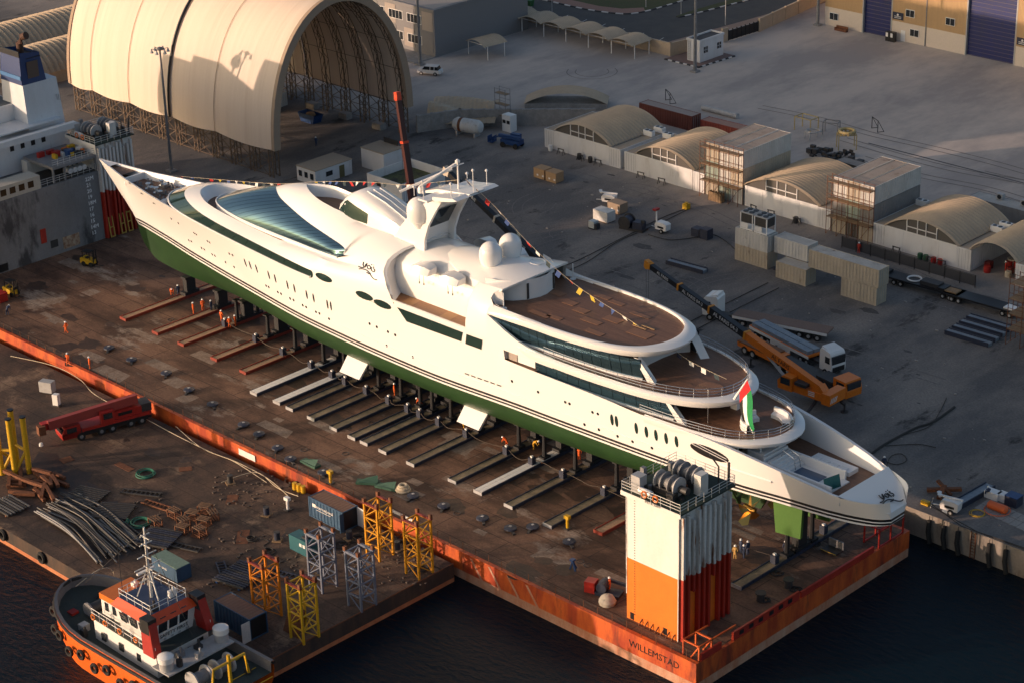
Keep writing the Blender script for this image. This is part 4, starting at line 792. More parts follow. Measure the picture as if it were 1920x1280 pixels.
cb_ = thing('clad_workshop', 'tan clad workshop with white base and blue shutter doors', 'building', (-135.5, 171.6, 0))
spans = [(0, 9.1), (16.2, 33.1), (44.1, 75)]
for a, b in spans:
    MB().bx(a,0,0,b,30,3.8).obj('base_wall', mat('pale_base',(.62,.53,.44),.85,fine=.06), cb_)
    rows = []; n_ = int((b-a)/.3)
    for z in (3.8, 13): rows.append([(a+(b-a)*i/(2*n_), -.03-(.05 if (i//1) % 2 else 0), z) for i in range(2*n_+1)])
    MB().grid(rows).obj('cladding', CLAD, cb_)
for a, b in ((9.1,16.2),(33.1,44.1)):
    dr = MB().bx(a+.25,.5,0,b-.25,.7,13).obj('shutter_door', DOORB, cb_)
    for k in range(16): MB().bx(a+.25,.4,.1+k*.8,b-.25,.5,.16+k*.8).obj('shutter_slat', mat('shutter_rib',(.12,.1,.14),.6), dr)
    MB().bx(a,-.1,0,a+.25,.6,13).obj('door_jamb', LGREY, cb_); MB().bx(b-.25,-.1,0,b,.6,13).obj('door_jamb', LGREY, cb_)
MB().bx(0,.8,3.8,75,30,13).obj('upper_wall', CLAD, cb_)
for x, z in ((1.3,1.4),(2.8,6.2),(20.6,1.5),(19.4,5.2),(28.6,5.2)):
    fr = MB().bx(x-.1,-.14,z-.1,x+2.0,-.04,z+1.4).obj('window_frame', W, cb_)
    for k in range(2): MB().bx(x+k*1.0,-.18,z,x+.9+k*1.0,-.12,z+1.3).obj('pane', WIN, fr)
MB().bx(18.4,-.06,0,19.4,0,2.2).obj('door', W, cb_); MB().bx(24,-.16,0,24.2,-.02,13).obj('downpipe', GREY, cb_)
for x in (16.4, 44.4):
    sg = MB().bx(x,-.22,4.2,x+2.4,-.12,5.6).obj('sign_board', mat('sign_navy',(.015,.02,.05),.5), cb_)
    MB().lathe([(.22,0),(.22,.03)],(0,0,0),10).obj('sign_emblem', W, cb_, False, (x+1.2,-.25,5.15)).rotation_euler = (math.pi/2,0,0)
    for dz in (4.45,4.75): MB().bx(x+.4,-.24,dz,x+2.0,-.22,dz+.1).obj('sign_text_line', W, sg)
sofa = thing('old_sofa', 'pair of worn brown sofas against the clad workshop wall', 'sofa', (-131.5,170.2,0)); MB().bx(0,-.8,0,2.8,0,.45).obj('seat', RUST, sofa); MB().bx(0,-.15,.45,2.8,0,.95).obj('backrest', RUST, sofa)
for x in (0, 2.55): MB().bx(x,-.8,.45,x+.25,-.15,.65).obj('arm', RUST, sofa)
vend = thing('vending_machine', 'dark vending machines beside the blue shutter door', 'vending machine', (-119.5,170.6,0))
for k in range(2): MB().bx(k*1.1,-.8,0,k*1.1+1,0,1.9).obj('cabinet', BLACK, vend); MB().bx(k*1.1+.08,-.83,.9,k*1.1+.6,-.8,1.7).obj('front_panel', W, vend)
# tall lamp masts
def lamp_mast(x, y, h, label, r=.28, head=True):
    t = thing('light_mast', label, 'light mast', (x, y, 0)); MB().cyl((0,0,0),(0,0,h),r,r*.55,n=10).obj('pole', GREY, t, True); MB().cb(0,0,0,1.4,1.4,.3).obj('base', CONC, t)
    if head:
        MB().lathe([(.35,0),(.55,.15),(.55,.4),(.2,.55)],(0,0,h-.2),10).obj('lamp_ring', GREY, t)
        for k in range(6):
            a = k*math.pi/3; ca, sa = math.cos(a), math.sin(a); lp = MB().bar((.4*ca,.4*sa,h),(1.35*ca,1.35*sa,h+.1),.07).obj('lamp_arm', DARK, t)
            MB().lathe([(.1,.0),(.16,-.3),(.34,-.65)],(1.35*ca,1.35*sa,h+.1),8).obj('lamp', LGREY, lp)
    return t
lamp_mast(-166.3, 31.0, 21.3, 'tall dark light mast with ringed lamps in front of the shed'); lamp_mast(-178.5, 100.1, 24, 'tall grey mast beside the office building', .3, False)
lamp_mast(-134.9, 130.3, 24, 'tall grey mast in front of the gatehouse', .35, False); g_ = G(1533,48); lamp_mast(g_[0], g_[1], 24, 'tall grey mast at the corner of the clad workshop', .35, False)
for px, py in ((1035,24),(1277,28),(1360,47),(1211,14)):
    g_ = G(px, py); t = thing('road_lamp', 'slim road lamp post beside the road', 'lamp post', (g_[0],g_[1],0), group='road lamp posts'); MB().cyl((0,0,0),(0,0,7),.1,.06,n=6).obj('pole', LGREY, t); MB().bar((0,0,7),(1.2,0,7.2),.12).obj('lamp_head', LGREY, t)
for k in range(2):
    g_ = G(972+k*20, 8+k*3); t = thing('waste_skip', 'green waste bin beside the road', 'bin', (g_[0],g_[1],0), group='green bins'); MB().add([(-.8,-.5,0),(.8,-.5,0),(.8,.5,0),(-.8,.5,0),(-1,-.65,1.2),(1,-.65,1.2),(1,.65,1.2),(-1,.65,1.2)], [(0,1,5,4),(1,2,6,5),(2,3,7,6),(3,0,4,7),(4,5,6,7)]).obj('tub', mat('green_bin',(.03,.12,.04),.6), t); MB().bx(-1.03,-.68,1.2,1.03,.68,1.28).obj('lid', mat('green_bin',(.03,.12,.04),.6), t)
# ================================================================== the great arched shed
sh = thing('arched_shed', 'huge cream fabric arched shed on lattice steel legs', 'shed', (-179, 55.5, 0))
FAB = mat('cream_fabric', (.72, .60, .49), .75, col2=(.675, .555, .445), scale=.55, stretch=(1.5, .07, .07), lo=.38, hi=.66, stain=(.60,.46,.36), sscale=.3, slo=.56, shi=.8, fine=.03, bump=.25, bscale=.9)  # stripes along the arcs paint wrinkle shade into the colour, with stain streaks
X0, X1, HW_, ZB, ZT = -29., 29., 15.6, 5.0, 28.2
def arc(a, off=0.): return ((HW_+off)*math.cos(a), ZB+(ZT-ZB+off)*math.sin(a)**.92 if a > 0.001 and a < math.pi-.001 else ZB)
NA = 36; aa = [math.pi*i/NA for i in range(NA+1)]
xs_ = np.linspace(X0, X1, 61)
edges = [X0, X0+7.2, X0+18.5, X0+30.2, X0+30.6, X0+42.8, X1]
for k in range(len(edges)-1):
    if k == 3: continue
    xsk = np.linspace(edges[k], edges[k+1], 13); rows = []
    for i, a in enumerate(aa):
        row = []
        for j, x in enumerate(xsk):
            bl = .28*math.sin(math.pi*j/12) if 0 < j < 12 else 0
            dz = .5*math.sin(math.pi*j/12)*(1 if i in (0, NA) else 0)
            y, z = arc(a, bl*.6-.14); row.append((x, y, z-dz*.8))
        rows.append(row)
    MB().grid(rows).obj('fabric_panel', FAB, sh, True)
MB().tube([(X0+30.4, *arc(a, .12)) for a in aa], .26, 6).obj('drain_hose', BLACK, sh, True)
for e in edges[1:-1]: MB().tube([(e, *arc(a, .02)) for a in aa], .055, 5).obj('panel_seam', mat('seam',(.5,.36,.26),.8), sh, True)
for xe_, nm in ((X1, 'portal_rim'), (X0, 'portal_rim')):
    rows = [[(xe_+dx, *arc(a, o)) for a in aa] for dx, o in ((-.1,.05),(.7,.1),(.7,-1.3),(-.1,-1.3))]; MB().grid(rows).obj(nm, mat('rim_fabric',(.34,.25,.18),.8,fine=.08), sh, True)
TRS = mat('truss_steel', (.10,.072,.05), .7, col2=(.16,.10,.06), scale=1.5, fine=.2)
for k in range(12):
    x = X0+1.5+k*5.05; tr_ = MB()
    for dx in (-.5, .5):
        for o in (-.35, -1.35): tr_.tube([(x+dx, *arc(a, o)) for a in aa[::2]], .07, 4)
    for i in range(0, NA, 1):
        p0 = arc(aa[i], -.35); p1 = arc(aa[i+1], -1.35)
        if i % 2: p0, p1 = arc(aa[i], -1.35), arc(aa[i+1], -.35)
        tr_.bar((x-.5, *p0), (x-.5, *p1), .07); tr_.bar((x+.5, *p0), (x+.5, *p1), .07); tr_.bar((x-.5, *arc(aa[i],-1.35)), (x+.5, *arc(aa[i+1],-1.35)), .06)
    tr_.obj('arch_truss', TRS, sh)
    for s in (-1, 1):
        cm = MB()
        for dx in (-.5, .5):
            for dy in (0, -1.3): cm.bar((x+dx, s*(HW_-.3+dy), 0), (x+dx, s*(HW_-.3+dy), ZB), .16)
        for q in range(4):
            z0, z1 = q*ZB/4, (q+1)*ZB/4
            cm.bar((x-.5, s*(HW_-.3), z0), (x-.5, s*(HW_-1.6), z1), .08); cm.bar((x+.5, s*(HW_-1.6), z0), (x+.5, s*(HW_-.3), z1), .08); cm.bar((x-.5, s*(HW_-.3), z0), (x+.5, s*(HW_-.3), z1), .08); cm.bar((x+.5, s*(HW_-.3), z0), (x-.5, s*(HW_-.3), z1), .08)
        cm.obj('lattice_leg', TRS, sh)
        if k < 11:
            br = MB()
            for z0, z1 in ((.2, 2.6), (2.6, 5.0)):
                br.bar((x+.5, s*(HW_-.3), z0), (x+4.55, s*(HW_-.3), z1), .09); br.bar((x+4.55, s*(HW_-.3), z0), (x+.5, s*(HW_-.3), z1), .09)
            for z_ in (.3, 2.6, 4.9): br.bar((x+.5, s*(HW_-.3), z_), (x+4.55, s*(HW_-.3), z_), .09)
            br.obj('cross_brace', TRS, sh)
for a in aa[3:-2:3]: MB().bar((X0, *arc(a, -.5)), (X1, *arc(a, -.5)), .06).obj('purlin', TRS, sh)
for k in range(5): g_ = (X1-6-k*9, 13.4, .0); MB().bx(g_[0]-1.1, g_[1]-.7, 0, g_[0]+1.1, g_[1]+.7, 1.1).obj('ballast_block', CONC, sh)
# ribbed arch roofs behind the shed, far left
for (px, py, wd, ln) in ((60,100,19,52),(80,130,15,36)):
    pass
for i, (x, hw_, y0, y1, z0, rise) in enumerate(((-243.5, 7.4, 28, 88, 2.6, 4.6), (-229.6, 6.0, 40, 80, 2.2, 3.9))):
    t = thing('ribbed_arch_hall', ['large ribbed arched hall roof behind the ship funnel', 'smaller ribbed arched hall roof between the funnel and the shed'][i], 'hall', (x, y0, 0))
    mb = MB(); arch_sheet(mb, -hw_, hw_, 0, y1-y0, z0, rise, 20, int((y1-y0)/1.25), .42); mb.obj('ribbed_roof', CORR, t, False); MB().bx(-hw_+.2,.3,0,hw_-.2,y1-y0-.3,z0).obj('base_wall', BEIGE, t)
wall((-330,92), (-215,92), 4.0, 'long beige wall behind the ribbed halls'); wall((-330,130), (-215,118), 3.0, 'grey boundary wall at the far left of the yard', m=GB)
# ================================================================== container builder
def cont_mat(name, c): return mat(name, c, .6, col2=tuple(v*.78 for v in c), scale=.6, stain=(.16,.075,.035), sscale=.55, slo=.62, shi=.74, stretch=(1,1,.4), fine=.08)
CWHITE = cont_mat('container_white', (.62,.6,.56)); CCREAM = cont_mat('container_cream', (.52,.44,.33)); CBLUE = cont_mat('container_blue', (.03,.085,.16)); CRED = cont_mat('container_red', (.17,.045,.03)); CGREY = cont_mat('container_grey', (.26,.25,.24)); CDARK = cont_mat('container_dark', (.1,.085,.07)); CGREEN = cont_mat('container_mint', (.35,.43,.36))
CROOF = mat('container_roof', (.34,.29,.25), .8, col2=(.26,.22,.19), scale=.4, stain=(.13,.06,.03), sscale=.4, slo=.58, shi=.75, fine=.1); CROOFW = mat('container_roof_pale', (.5,.47,.43), .75, col2=(.38,.35,.31), scale=.5, stain=(.14,.07,.04), sscale=.5, slo=.62, shi=.72, fine=.1)
CMESH = {}
def container(loc, rz, L, label, m, roof=CROOF, group=None, h=2.75, wd=2.44, name='shipping_container', doors=True, flat=False):
    t = thing(name, label, 'container', loc, rz, group)
    key = (L, m.name, roof.name, h, doors, flat)
    if key not in CMESH:
        a, b = L/2, wd/2; o = []
        sd = MB(); n = int(L/.56)
        for s in (-1, 1):
            row = []
            for i in range(n):
                x = -a+.16+(L-.32)*i/n; st_ = (L-.32)/n; dd = .0 if flat else .07; row += [(x, b-.05), (x+st_*.35, b-.05), (x+st_*.5, b-.05-dd), (x+st_*.85, b-.05-dd)]
            row.append((a-.16, b-.05)); sd.grid([[(x, s*y, z) for x, y in row] for z in (.12, h-.1)])
        o.append(('side_panel', sd, m)); fr = MB()
        for sx in (-1, 1):
            for sy in (-1, 1): fr.cb(sx*(a-.08), sy*(b-.08), 0, .16, .16, h)
        for sy in (-1, 1): fr.bx(-a+.16, sy*(b-.08)-.05, 0, a-.16, sy*(b-.08)+.05, .14); fr.bx(-a+.16, sy*(b-.08)-.05, h-.12, a-.16, sy*(b-.08)+.05, h-.01)
        for sx in (-1, 1): fr.bx(sx*(a-.08)-.06, -b+.16, 0, sx*(a-.08)+.06, b-.16, .14); fr.bx(sx*(a-.08)-.06, -b+.16, h-.12, sx*(a-.08)+.06, b-.16, h-.01)
        o.append(('frame', fr, m)); rf_ = MB(); n2 = int(L/.5)
        rf_.grid([[(-a+.1+(L-.2)*i/(2*n2), y, h-.03-(.035 if i % 2 else 0)) for i in range(2*n2+1)] for y in (-b+.06, b-.06)]); o.append(('roof', rf_, roof))
        fe = MB().bx(-a+.05,-b+.16,.14,-a+.1,b-.16,h-.12); o.append(('front_panel', fe, m))
        if doors:
            for s in (-1, 1):
                d_ = MB().bx(a-.12, .02 if s > 0 else -b+.16, .15, a-.04, b-.16 if s > 0 else -.02, h-.13); o.append(('door', d_, m))
                for q in (.3, .8): o.append(('lock_rod', MB().cyl((a-.01,s*q,.2),(a-.01,s*q,h-.2),.025,n=5), LGREY))
        CMESH[key] = [(nm, x_.obj(nm, mm, t)) for nm, x_, mm in o]
    else:
        for nm, src in CMESH[key]:
            c = src.copy(); COL.objects.link(c); c.parent = t
    return t
# ---------------- the row of arched shelters built between containers
Y0 = 80.8
def flank(x0, x1, label): return container(((x0+x1)/2, Y0+6.1, 0), -math.pi/2, 12.19, label, WALL, CROOFW if False else mat('tan_roof',(.38,.3,.22),.85,fine=.1), h=3.3, wd=x1-x0, doors=True, name='side_container')
for i, (a, b) in enumerate(((-126.9,-124.45),(-112.0,-109.5),(-108.7,-106.1),(-94.0,-91.4),(-68.9,-66.5),(-58.5,-56.3),(-43.8,-41.4),(-34.0,-31.4))):
    flank(a, b, ['white container at the end of the shelter row nearest the blue lift', 'white container closing the first arched shelter', 'white container opening the second arched shelter', 'white container between the second shelter and the tall container stack', 'white container between the third shelter and the rusty container stack', 'white container beside the rusty container stack', 'white container beside the open tunnel shelter', 'white container past the open tunnel shelter'][i])
def shelter(x0, x1, label, rise=2.3, closed=True, dep=13.5):
    t = thing('arched_shelter', label, 'shelter', ((x0+x1)/2, Y0, 0)); hw_ = (x1-x0)/2; mb = MB(); arch_sheet(mb, -hw_-.25, hw_+.25, -.15, dep, 3.35, rise, 28, 17, .2); mb.obj('ribbed_roof', CORR, t, False)
    W_ = 2*hw_+.5; R_ = (W_*W_/4+rise*rise)/(2*rise); zc_ = 3.35+rise-R_
    za = lambda x: zc_+math.sqrt(max(R_*R_-x*x, 0))-.08
    if closed:
        npan = 4
        for k in range(npan): MB().bx(-hw_+2*hw_*k/npan+.02,-.02,0,-hw_+2*hw_*(k+1)/npan-.02,.1,3.3).obj('wall_panel', WALL, t)
        pts = [(x, za(x)) for x in np.linspace(-hw_, hw_, 15)]
        MB().add([(x,.15,z) for x, z in pts]+[(x,.15,3.3) for x, z in pts], [(i,i+1,16+i,15+i) for i in range(14)]).obj('gable_mesh', mat('dark_mesh',(.10,.09,.08),.9), t)
        for f in (-.42, -.12, .12, .42): MB().bx(f*hw_-.06,0,3.3,f*hw_+.06,.12,za(f*hw_)).obj('gable_post', W, t)
        MB().bx(-.42*hw_,0,4.15,.42*hw_,.12,4.27).obj('gable_rail', W, t); MB().bx(-hw_,-.03,3.25,hw_,.12,3.4).obj('gable_sill', W, t)
        MB().bx(-.1*hw_,-.05,0,-.1*hw_+1,-.02,2.1).obj('door', WALL, t)
        bk_ = MB(); bk_.add([(x,dep-.2,z) for x, z in pts]+[(x,dep-.2,0) for x, z in pts], [(i,i+1,16+i,15+i) for i in range(14)]); bk_.obj('back_wall', mat('dark_mesh',(.10,.09,.08),.9), t)
    else:
        MB().bx(-hw_,dep-.3,0,hw_,dep,3.2).obj('back_wall', GREY, t)
    return t
shelter(-124.45,-112.0,'beige arched shelter with white front at the end of the row'); shelter(-106.1,-94.0,'sunlit beige arched shelter beside the tall white container stack'); shelter(-83.2,-68.9,'beige arched shelter between the two container stacks'); shelter(-56.3,-43.8,'beige arched shelter beside the open tunnel shelter'); shelter(-41.4,-34.0,'open fronted beige tunnel shelter full of stored gear',2.0,False)
for k in range(9):
    x, y = -40.6+rnd()*5, Y0+1+rnd()*6
    tag((MB().lathe([(.5,0),(.55,.5),(.5,1)],(0,0,0),10) if k % 3 == 0 else MB().cb(0,0,0,ru(.6,1.1),ru(.6,1),ru(.7,1.3))).obj('stored_drum' if k % 3 == 0 else 'stored_crate', [RED, CCREAM, DRED][k % 3], None, False, (x,y,0)), 'red or cream crate or drum stored inside the open tunnel shelter', 'storage', 'gear in the open shelter')
tiers = ['bottom', 'middle', 'top']
for k, x in enumerate((-89.95,-87.4,-84.85)):
    for z in range(3): container((x, Y0+6.1, z*2.95), -math.pi/2, 12.19, '%s container in the %s column of the tall white stack beside the sunlit shelter' % (tiers[z], ['left', 'centre', 'right'][k]), [CCREAM, CGREEN, CWHITE][(k+z) % 3] if z < 2 else (CWHITE if k else CCREAM), CROOF, 'tall white container stack', 2.9)
for k, x in enumerate((-64.95,-62.45,-59.95)):
    for z in range(3): container((x, Y0+6.1, z*2.98), -math.pi/2, 12.19, '%s container in the %s column of the rusty stack between the shelters' % (tiers[z], ['left', 'centre', 'right'][k]), [CCREAM, CGREY, CDARK, CGREEN][(k*2+z) % 4] if z < 2 else [CWHITE, CCREAM, CWHITE][k], CROOF, 'rusty container stack', 2.9)
for i, x in enumerate((-122,-117.5,-113.5,-104,-99.5,-80.5,-77,-72,-53.5,-47.5,-45.5)):
    t = thing('saw_horse', 'small dark saw horse against the white shelter fronts', 'saw horse', (x,79.6,0), ru(-.2,.2), 'saw horses along the shelters')
    MB().bar((-.7,0,1.0),(.7,0,1.0),.12).obj('top', DARK, t)
    for sx in (-.55,.55):
        for sy in (-.35,.35): MB().bar((sx,0,1.0),(sx*1.1,sy,0),.08).obj('leg', DARK, t)
for i, (x, y) in enumerate(((-110.8,89.5),(-107.4,90.5),(-93,91),(-67.7,90.5),(-57.2,91.5),(-42.6,89.5),(-42.4,91.5),(-110.6,92))):
    t = thing('air_conditioner', 'white twin fan air conditioner on the container roofs between the shelters', 'air conditioner', (x,y,3.32), 0, 'roof air conditioners'); MB().cb(0,0,0,1.9,.9,.9).obj('case', W, t)
    for q in (-.45,.45): MB().cyl((q,0,.9),(q,0,.94),.34,n=12).obj('fan', BLACK, t)
def scaffold(loc, rz, nx, ny, nz, label, s=2.0, hz=2.0, m=RUST, deckm=WOOD):
    t = thing('scaffold', label, 'scaffold', loc, rz)
    for i in range(nx+1):
        for j in range(ny+1): MB().cyl((i*s,j*1.2,0),(i*s,j*1.2,nz*hz+1),.05,n=5).obj('standard', m, t)
    for z in range(1, nz+1):
        lg_ = MB()
        for j in range(ny+1): lg_.bar((0,j*1.2,z*hz),(nx*s,j*1.2,z*hz),.06); lg_.bar((0,j*1.2,z*hz+.9),(nx*s,j*1.2,z*hz+.9),.05)
        for i in range(nx+1): lg_.bar((i*s,0,z*hz),(i*s,ny*1.2,z*hz),.06)
        lg_.obj('ledger', m, t); MB().bx(0,.1,z*hz+.04,nx*s,ny*1.2-.1,z*hz+.1).obj('scaffold_board', deckm, t)
    for i in range(nx): MB().bar((i*s,0,0),((i+1)*s,0,hz),.05).obj('brace', m, t)
    return t
scaffold((-91.3,79.4,0),0,4,1,3,'rusty scaffold in front of the tall white container stack',1.95,2.8); scaffold((-66.3,79.4,0),0,4,1,3,'rusty scaffold in front of the rusty container stack',1.95,2.8)
g_ = G(1885,645); scaffold((g_[0],g_[1],0),0,4,3,4,'dark scaffold tower with timber platforms at the edge of the yard',2.2,2.2)
g_ = G(905,262); scaffold((-141.5,83.5,0),0,1,1,3,'narrow scaffold tower beside the white tank',2.6,2.0,GREY)
# red containers and drums behind the shelters
container((-118.9,104.3,0),0,12.19,'long red container behind the first arched shelter',CRED,mat('dusty_roof',(.34,.28,.25),.9,fine=.1)); container((-106.5,105.2,0),math.radians(2),10,'red container with faded ribbed roof behind the second shelter',cont_mat('red2',(.26,.05,.03)),mat('faded_red_roof',(.36,.21,.16),.85,fine=.12),h=2.3)
g_ = G(1540,318); container((-77.5,102.0,0),math.radians(-90+88),6.06,'dark brown container behind the third shelter',CDARK)
g_ = G(1660,352); container((-47.5,103,0),0,16,'long flat roofed cabin with three roof fans behind the fourth shelter',CGREY,CROOFW,h=2.4,wd=3.2,name='site_cabin',flat=True)
for k in range(3): t = thing('roof_fan', 'round fan unit on the long cabin roof', 'fan unit', (-51+k*4.3,103.6,2.42), group='cabin roof fans'); MB().cb(0,0,0,1.1,.8,.9).obj('casing', LGREY, t); MB().cyl((0,-.41,.45),(0,-.44,.45),.36,n=12).obj('fan', BLACK, t)
g_ = G(1350,215); tag(MB().cyl((-4,0,.5),(4,0,.5),.5,n=12).obj('steel_pipe', LGREY, None, True, (g_[0],g_[1],0), math.radians(0)), 'grey steel pipe lying in the yard behind the red container', 'pipe')
def goal(px, py, lab):
    g_ = G(px, py); t = thing('goal_frame', lab, 'goal', (g_[0],g_[1],0), math.radians(60)); m = MB()
    for y in (-1.2, 1.2): MB().bar((0,y,0),(0,y,2.1),.1).obj('post', DARK, t); MB().bar((0,y,2.1),(1.2,y,0),.08).obj('stay', DARK, t); MB().bar((0,y,.05),(1.2,y,.05),.08).obj('foot', DARK, t)
    MB().bar((0,-1.2,2.1),(0,1.2,2.1),.1).obj('crossbar', DARK, t)
goal(1252,192,'dark goal frame standing behind the red container'); goal(1640,245,'dark goal frame standing on the sunlit sand')
struct(MB().bx(-86,117.6,.004,-20,117.9,.03).obj('drain_channel', BLACK))
PALEY = mat('pale_yellow',(.42,.32,.14),.6,fine=.15)
# scrap frames behind the stacks
for i, (px, py, wd, ht, m) in enumerate(((1485,255,3.4,2.4,PALEY),(1532,262,2.6,2.2,GREY),(1560,290,3.0,2.6,PALEY),(1498,272,2.4,1.4,LGREY))):
    g_ = G(px, py); t = thing('scrap_frame', ['open yellow box frame among the scrap behind the stacks', 'grey bent frame among the scrap behind the stacks', 'yellow ring on a stand among the scrap', 'low grey wheel frame among the scrap'][i], 'scrap frame', (g_[0],g_[1]+4,0), .4*i)
    for sx in (-1,1):
        for sy in (-1,1): MB().bar((sx*wd/2,sy*wd/3,0),(sx*wd/2,sy*wd/3,ht),.14).obj('leg', m, t)
    for sy in (-1,1): MB().bar((-wd/2,sy*wd/3,ht),(wd/2,sy*wd/3,ht),.14).obj('rail', m, t)
    for sx in (-1,1): MB().bar((sx*wd/2,-wd/3,ht),(sx*wd/2,wd/3,ht),.14).obj('rail', m, t)
    if i == 2:
        MB().torus((0,0,ht+.5),1.3,.25,16,6).obj('ring', m, t)
        for k in range(12): MB().cb(1.3*math.cos(k*.524),1.3*math.sin(k*.524),ht,.3,.3,.6).obj('lug', m, t)
    if i == 3: MB().torus((0,0,ht+.1),1.2,.1,16,5).obj('ring', m, t)
rp = MB()
for k in range(60): a = ru(0,6.3); r_ = ru(0,3.5); rp.cb(r_*math.cos(a)*1.5,r_*math.sin(a),ru(0,.5),ru(.2,1.1),ru(.2,.9),ru(.15,.8))
g_ = G(1560,320); stuff(tag(rp.obj('scrap_heap', DARK, None, False, (g_[0]-3,g_[1]+5,0)), 'low heap of dark scrap metal behind the container stacks', 'scrap'))
# concrete T-wall, tank, lift, sunken arch roof
wall((-149.2,72.0),(-146.0,79.2),3.0,'grey concrete wall beside the shed foot',.4,CONC,2.); wall((-146.0,79.2),(-128.0,94.6),3.0,'grey concrete panel wall behind the white tank',.4,CONC,2.)
t = thing('ribbed_roof_section', 'ribbed beige arch roof lying behind the concrete wall', 'roof section', (-139.2,99.5,0), math.radians(38)); mb = MB(); arch_sheet(mb,-7.5,7.5,-2.5,2.5,1.2,2.0,18,5,.15); mb.obj('sheet', CORR, t, False); MB().bx(-7.4,-2.4,0,7.4,2.4,1.2).obj('crate_base', CONC, t)
t = thing('canvas_cover', 'crumpled ribbed roof sheets beside the shed foot', 'roof sheets', (-150,84,0), math.radians(35)); rows = [[(x,y,1.2+1.1*math.sin(x*.5+y)*.6+(.1 if i % 2 else 0)+1.2*math.cos(y*.35)) for i, x in enumerate(np.linspace(-6,6,31))] for y in np.linspace(-4,4,9)]; MB().grid(rows).obj('sheet', CORR, t, False)
rows = [[(x,y-5.5,.9+.5*math.cos(y*.6)+(.1 if i % 2 else 0)+.05*x) for i, x in enumerate(np.linspace(-7,7,31))] for y in np.linspace(-2.5,2.5,7)]; MB().grid(rows).obj('sheet', CORR, t, False)
tk = thing('storage_tank', 'white horizontal tank with a rusty band on short legs', 'tank', (-141.4,76.6,0), math.radians(14)); MB().tube([(-2.9,0,1.75),(-2.7,0,1.75),(-2.1,0,1.75),(2.1,0,1.75),(2.7,0,1.75),(2.9,0,1.75)],[.3,.9,1.25,1.25,.9,.3],20).obj('shell', WD, tk, True); MB().cyl((-1.5,0,1.75),(-.95,0,1.75),1.265,n=20).obj('rusty_band', RUST, tk)
for x in (-1.8,1.8): MB().bx(x-.15,-.9,0,x+.15,.9,1.0).obj('saddle', LGREY, tk)
lf = thing('boom_lift', 'blue boom lift parked in front of the concrete wall', 'boom lift', (-131.2,77.2,0), math.radians(12)); MB().cb(0,0,.6,3.6,1.9,.8).obj('chassis', BLUE, lf); MB().bx(-2.4,-.6,1.5,2.0,-.1,2.1).obj('boom', BLUE, lf); MB().bx(-.4,.1,1.4,1.4,.9,2.3).obj('engine_cover', BLUE, lf)
for x in (-1.3,1.3):
    for y in (-.95,.95): MB().cyl((x,y-.18,.48),(x,y+.18,.48),.48,n=12).obj('wheel', TYRE, lf)
MB().bx(-4.6,-.7,.3,-3.6,.7,.4).bx(-4.6,-.7,.4,-4.55,.7,1.4).bx(-3.65,-.7,.4,-3.6,.7,1.4).obj('basket', BLUE, lf); MB().bar((-3.6,-.35,.9),(-2.3,-.35,1.8),.25).obj('jib', BLUE, lf)
g_ = G(948,248); t = thing('control_cabinet', 'white control cabinet with two dark panels before the concrete wall', 'cabinet', (g_[0],g_[1]+1,0)); MB().cb(0,0,0,2,1.6,3.0).obj('case', W, t)
for x in (-.5,.5): MB().bx(x-.35,-.84,1.5,x+.35,-.8,2.1).obj('panel', BLACK, t)
# cabins beside the shed mouth
def cabin(x, y, L, Wd, H, label, rz=0., roofm=None, open_top=False):
    t = thing('site_cabin', label, 'cabin', (x,y,0), rz); MB().bx(0,0,0,L,.12,H).obj('wall', WALL, t); MB().bx(0,Wd-.12,0,L,Wd,H).obj('wall', WALL, t); MB().bx(0,.12,0,.12,Wd-.12,H).obj('wall', WALL, t); MB().bx(L-.12,.12,0,L,Wd-.12,H).obj('wall', WALL, t)
    zt = H if not open_top else H*.55
    (MB().bx(-.1,-.1,H,L+.1,Wd+.1,H+.12) if not open_top else MB().bx(.13,.13,zt-.1,L-.13,Wd-.13,zt)).obj('roof', roofm or mat('tan_roof',(.38,.3,.22),.85,fine=.1), t); return t
t = cabin(-146.8,42.2,4.7,8.0,2.5,'long white site cabin with tan roof behind the yacht bow')
for k in range(3): MB().bx(.5+k*1.45,-.05,.9,1.3+k*1.45,-.01,1.9).obj('window', WIN, t)
MB().bx(4.71,2.3,1.0,4.75,3.7,1.8).obj('window', WIN, t); MB().bx(4.71,5.2,0,4.75,6.3,2.1).obj('door', mat('olive_door',(.14,.12,.05),.6), t)
t = cabin(-133.6,46.0,8.3,9.6,3.2,'white walled open topped store full of green nets',0.,mat('nets',(.10,.11,.04),.9,col2=(.03,.03,.03),scale=.9,fine=.4),True)
MB().bx(2.4,-.06,0,3.3,-.01,2.3).obj('door', BLACK, t); MB().bx(1.6,-.06,0,2.3,-.01,2.3).obj('door_leaf', LGREY, t)
t = cabin(-143.4,53.5,5.6,4.4,3.4,'small tall white cabin behind the net store',0.); MB().bx(1,4.3,3.5,4.5,4.4,4.4).obj('roof_rail', DARK, t)
for i in range(3): container((-183+i*.5,60+i*2.9,0),math.radians(4),6.06,['white container inside the arched shed','second white container inside the arched shed','third white container deep inside the arched shed'][i],CWHITE,CROOF,h=2.6)
g_ = G(583,228); t = thing('waste_skip', 'blue waste skip standing inside the arched shed', 'skip', (g_[0],g_[1],0)); MB().add([(-1.6,-1,0),(1.6,-1,0),(1.6,1,0),(-1.6,1,0),(-2.3,-1.1,1.6),(2.3,-1.1,1.6),(2.3,1.1,1.6),(-2.3,1.1,1.6)],[(0,1,5,4),(1,2,6,5),(2,3,7,6),(3,0,4,7),(0,1,2,3)]).obj('tub', BLUE, t); MB().lathe([(1,0),(.8,.4),(.2,.6)],(0,0,1.2),9).obj('rubbish', WOOD, t)
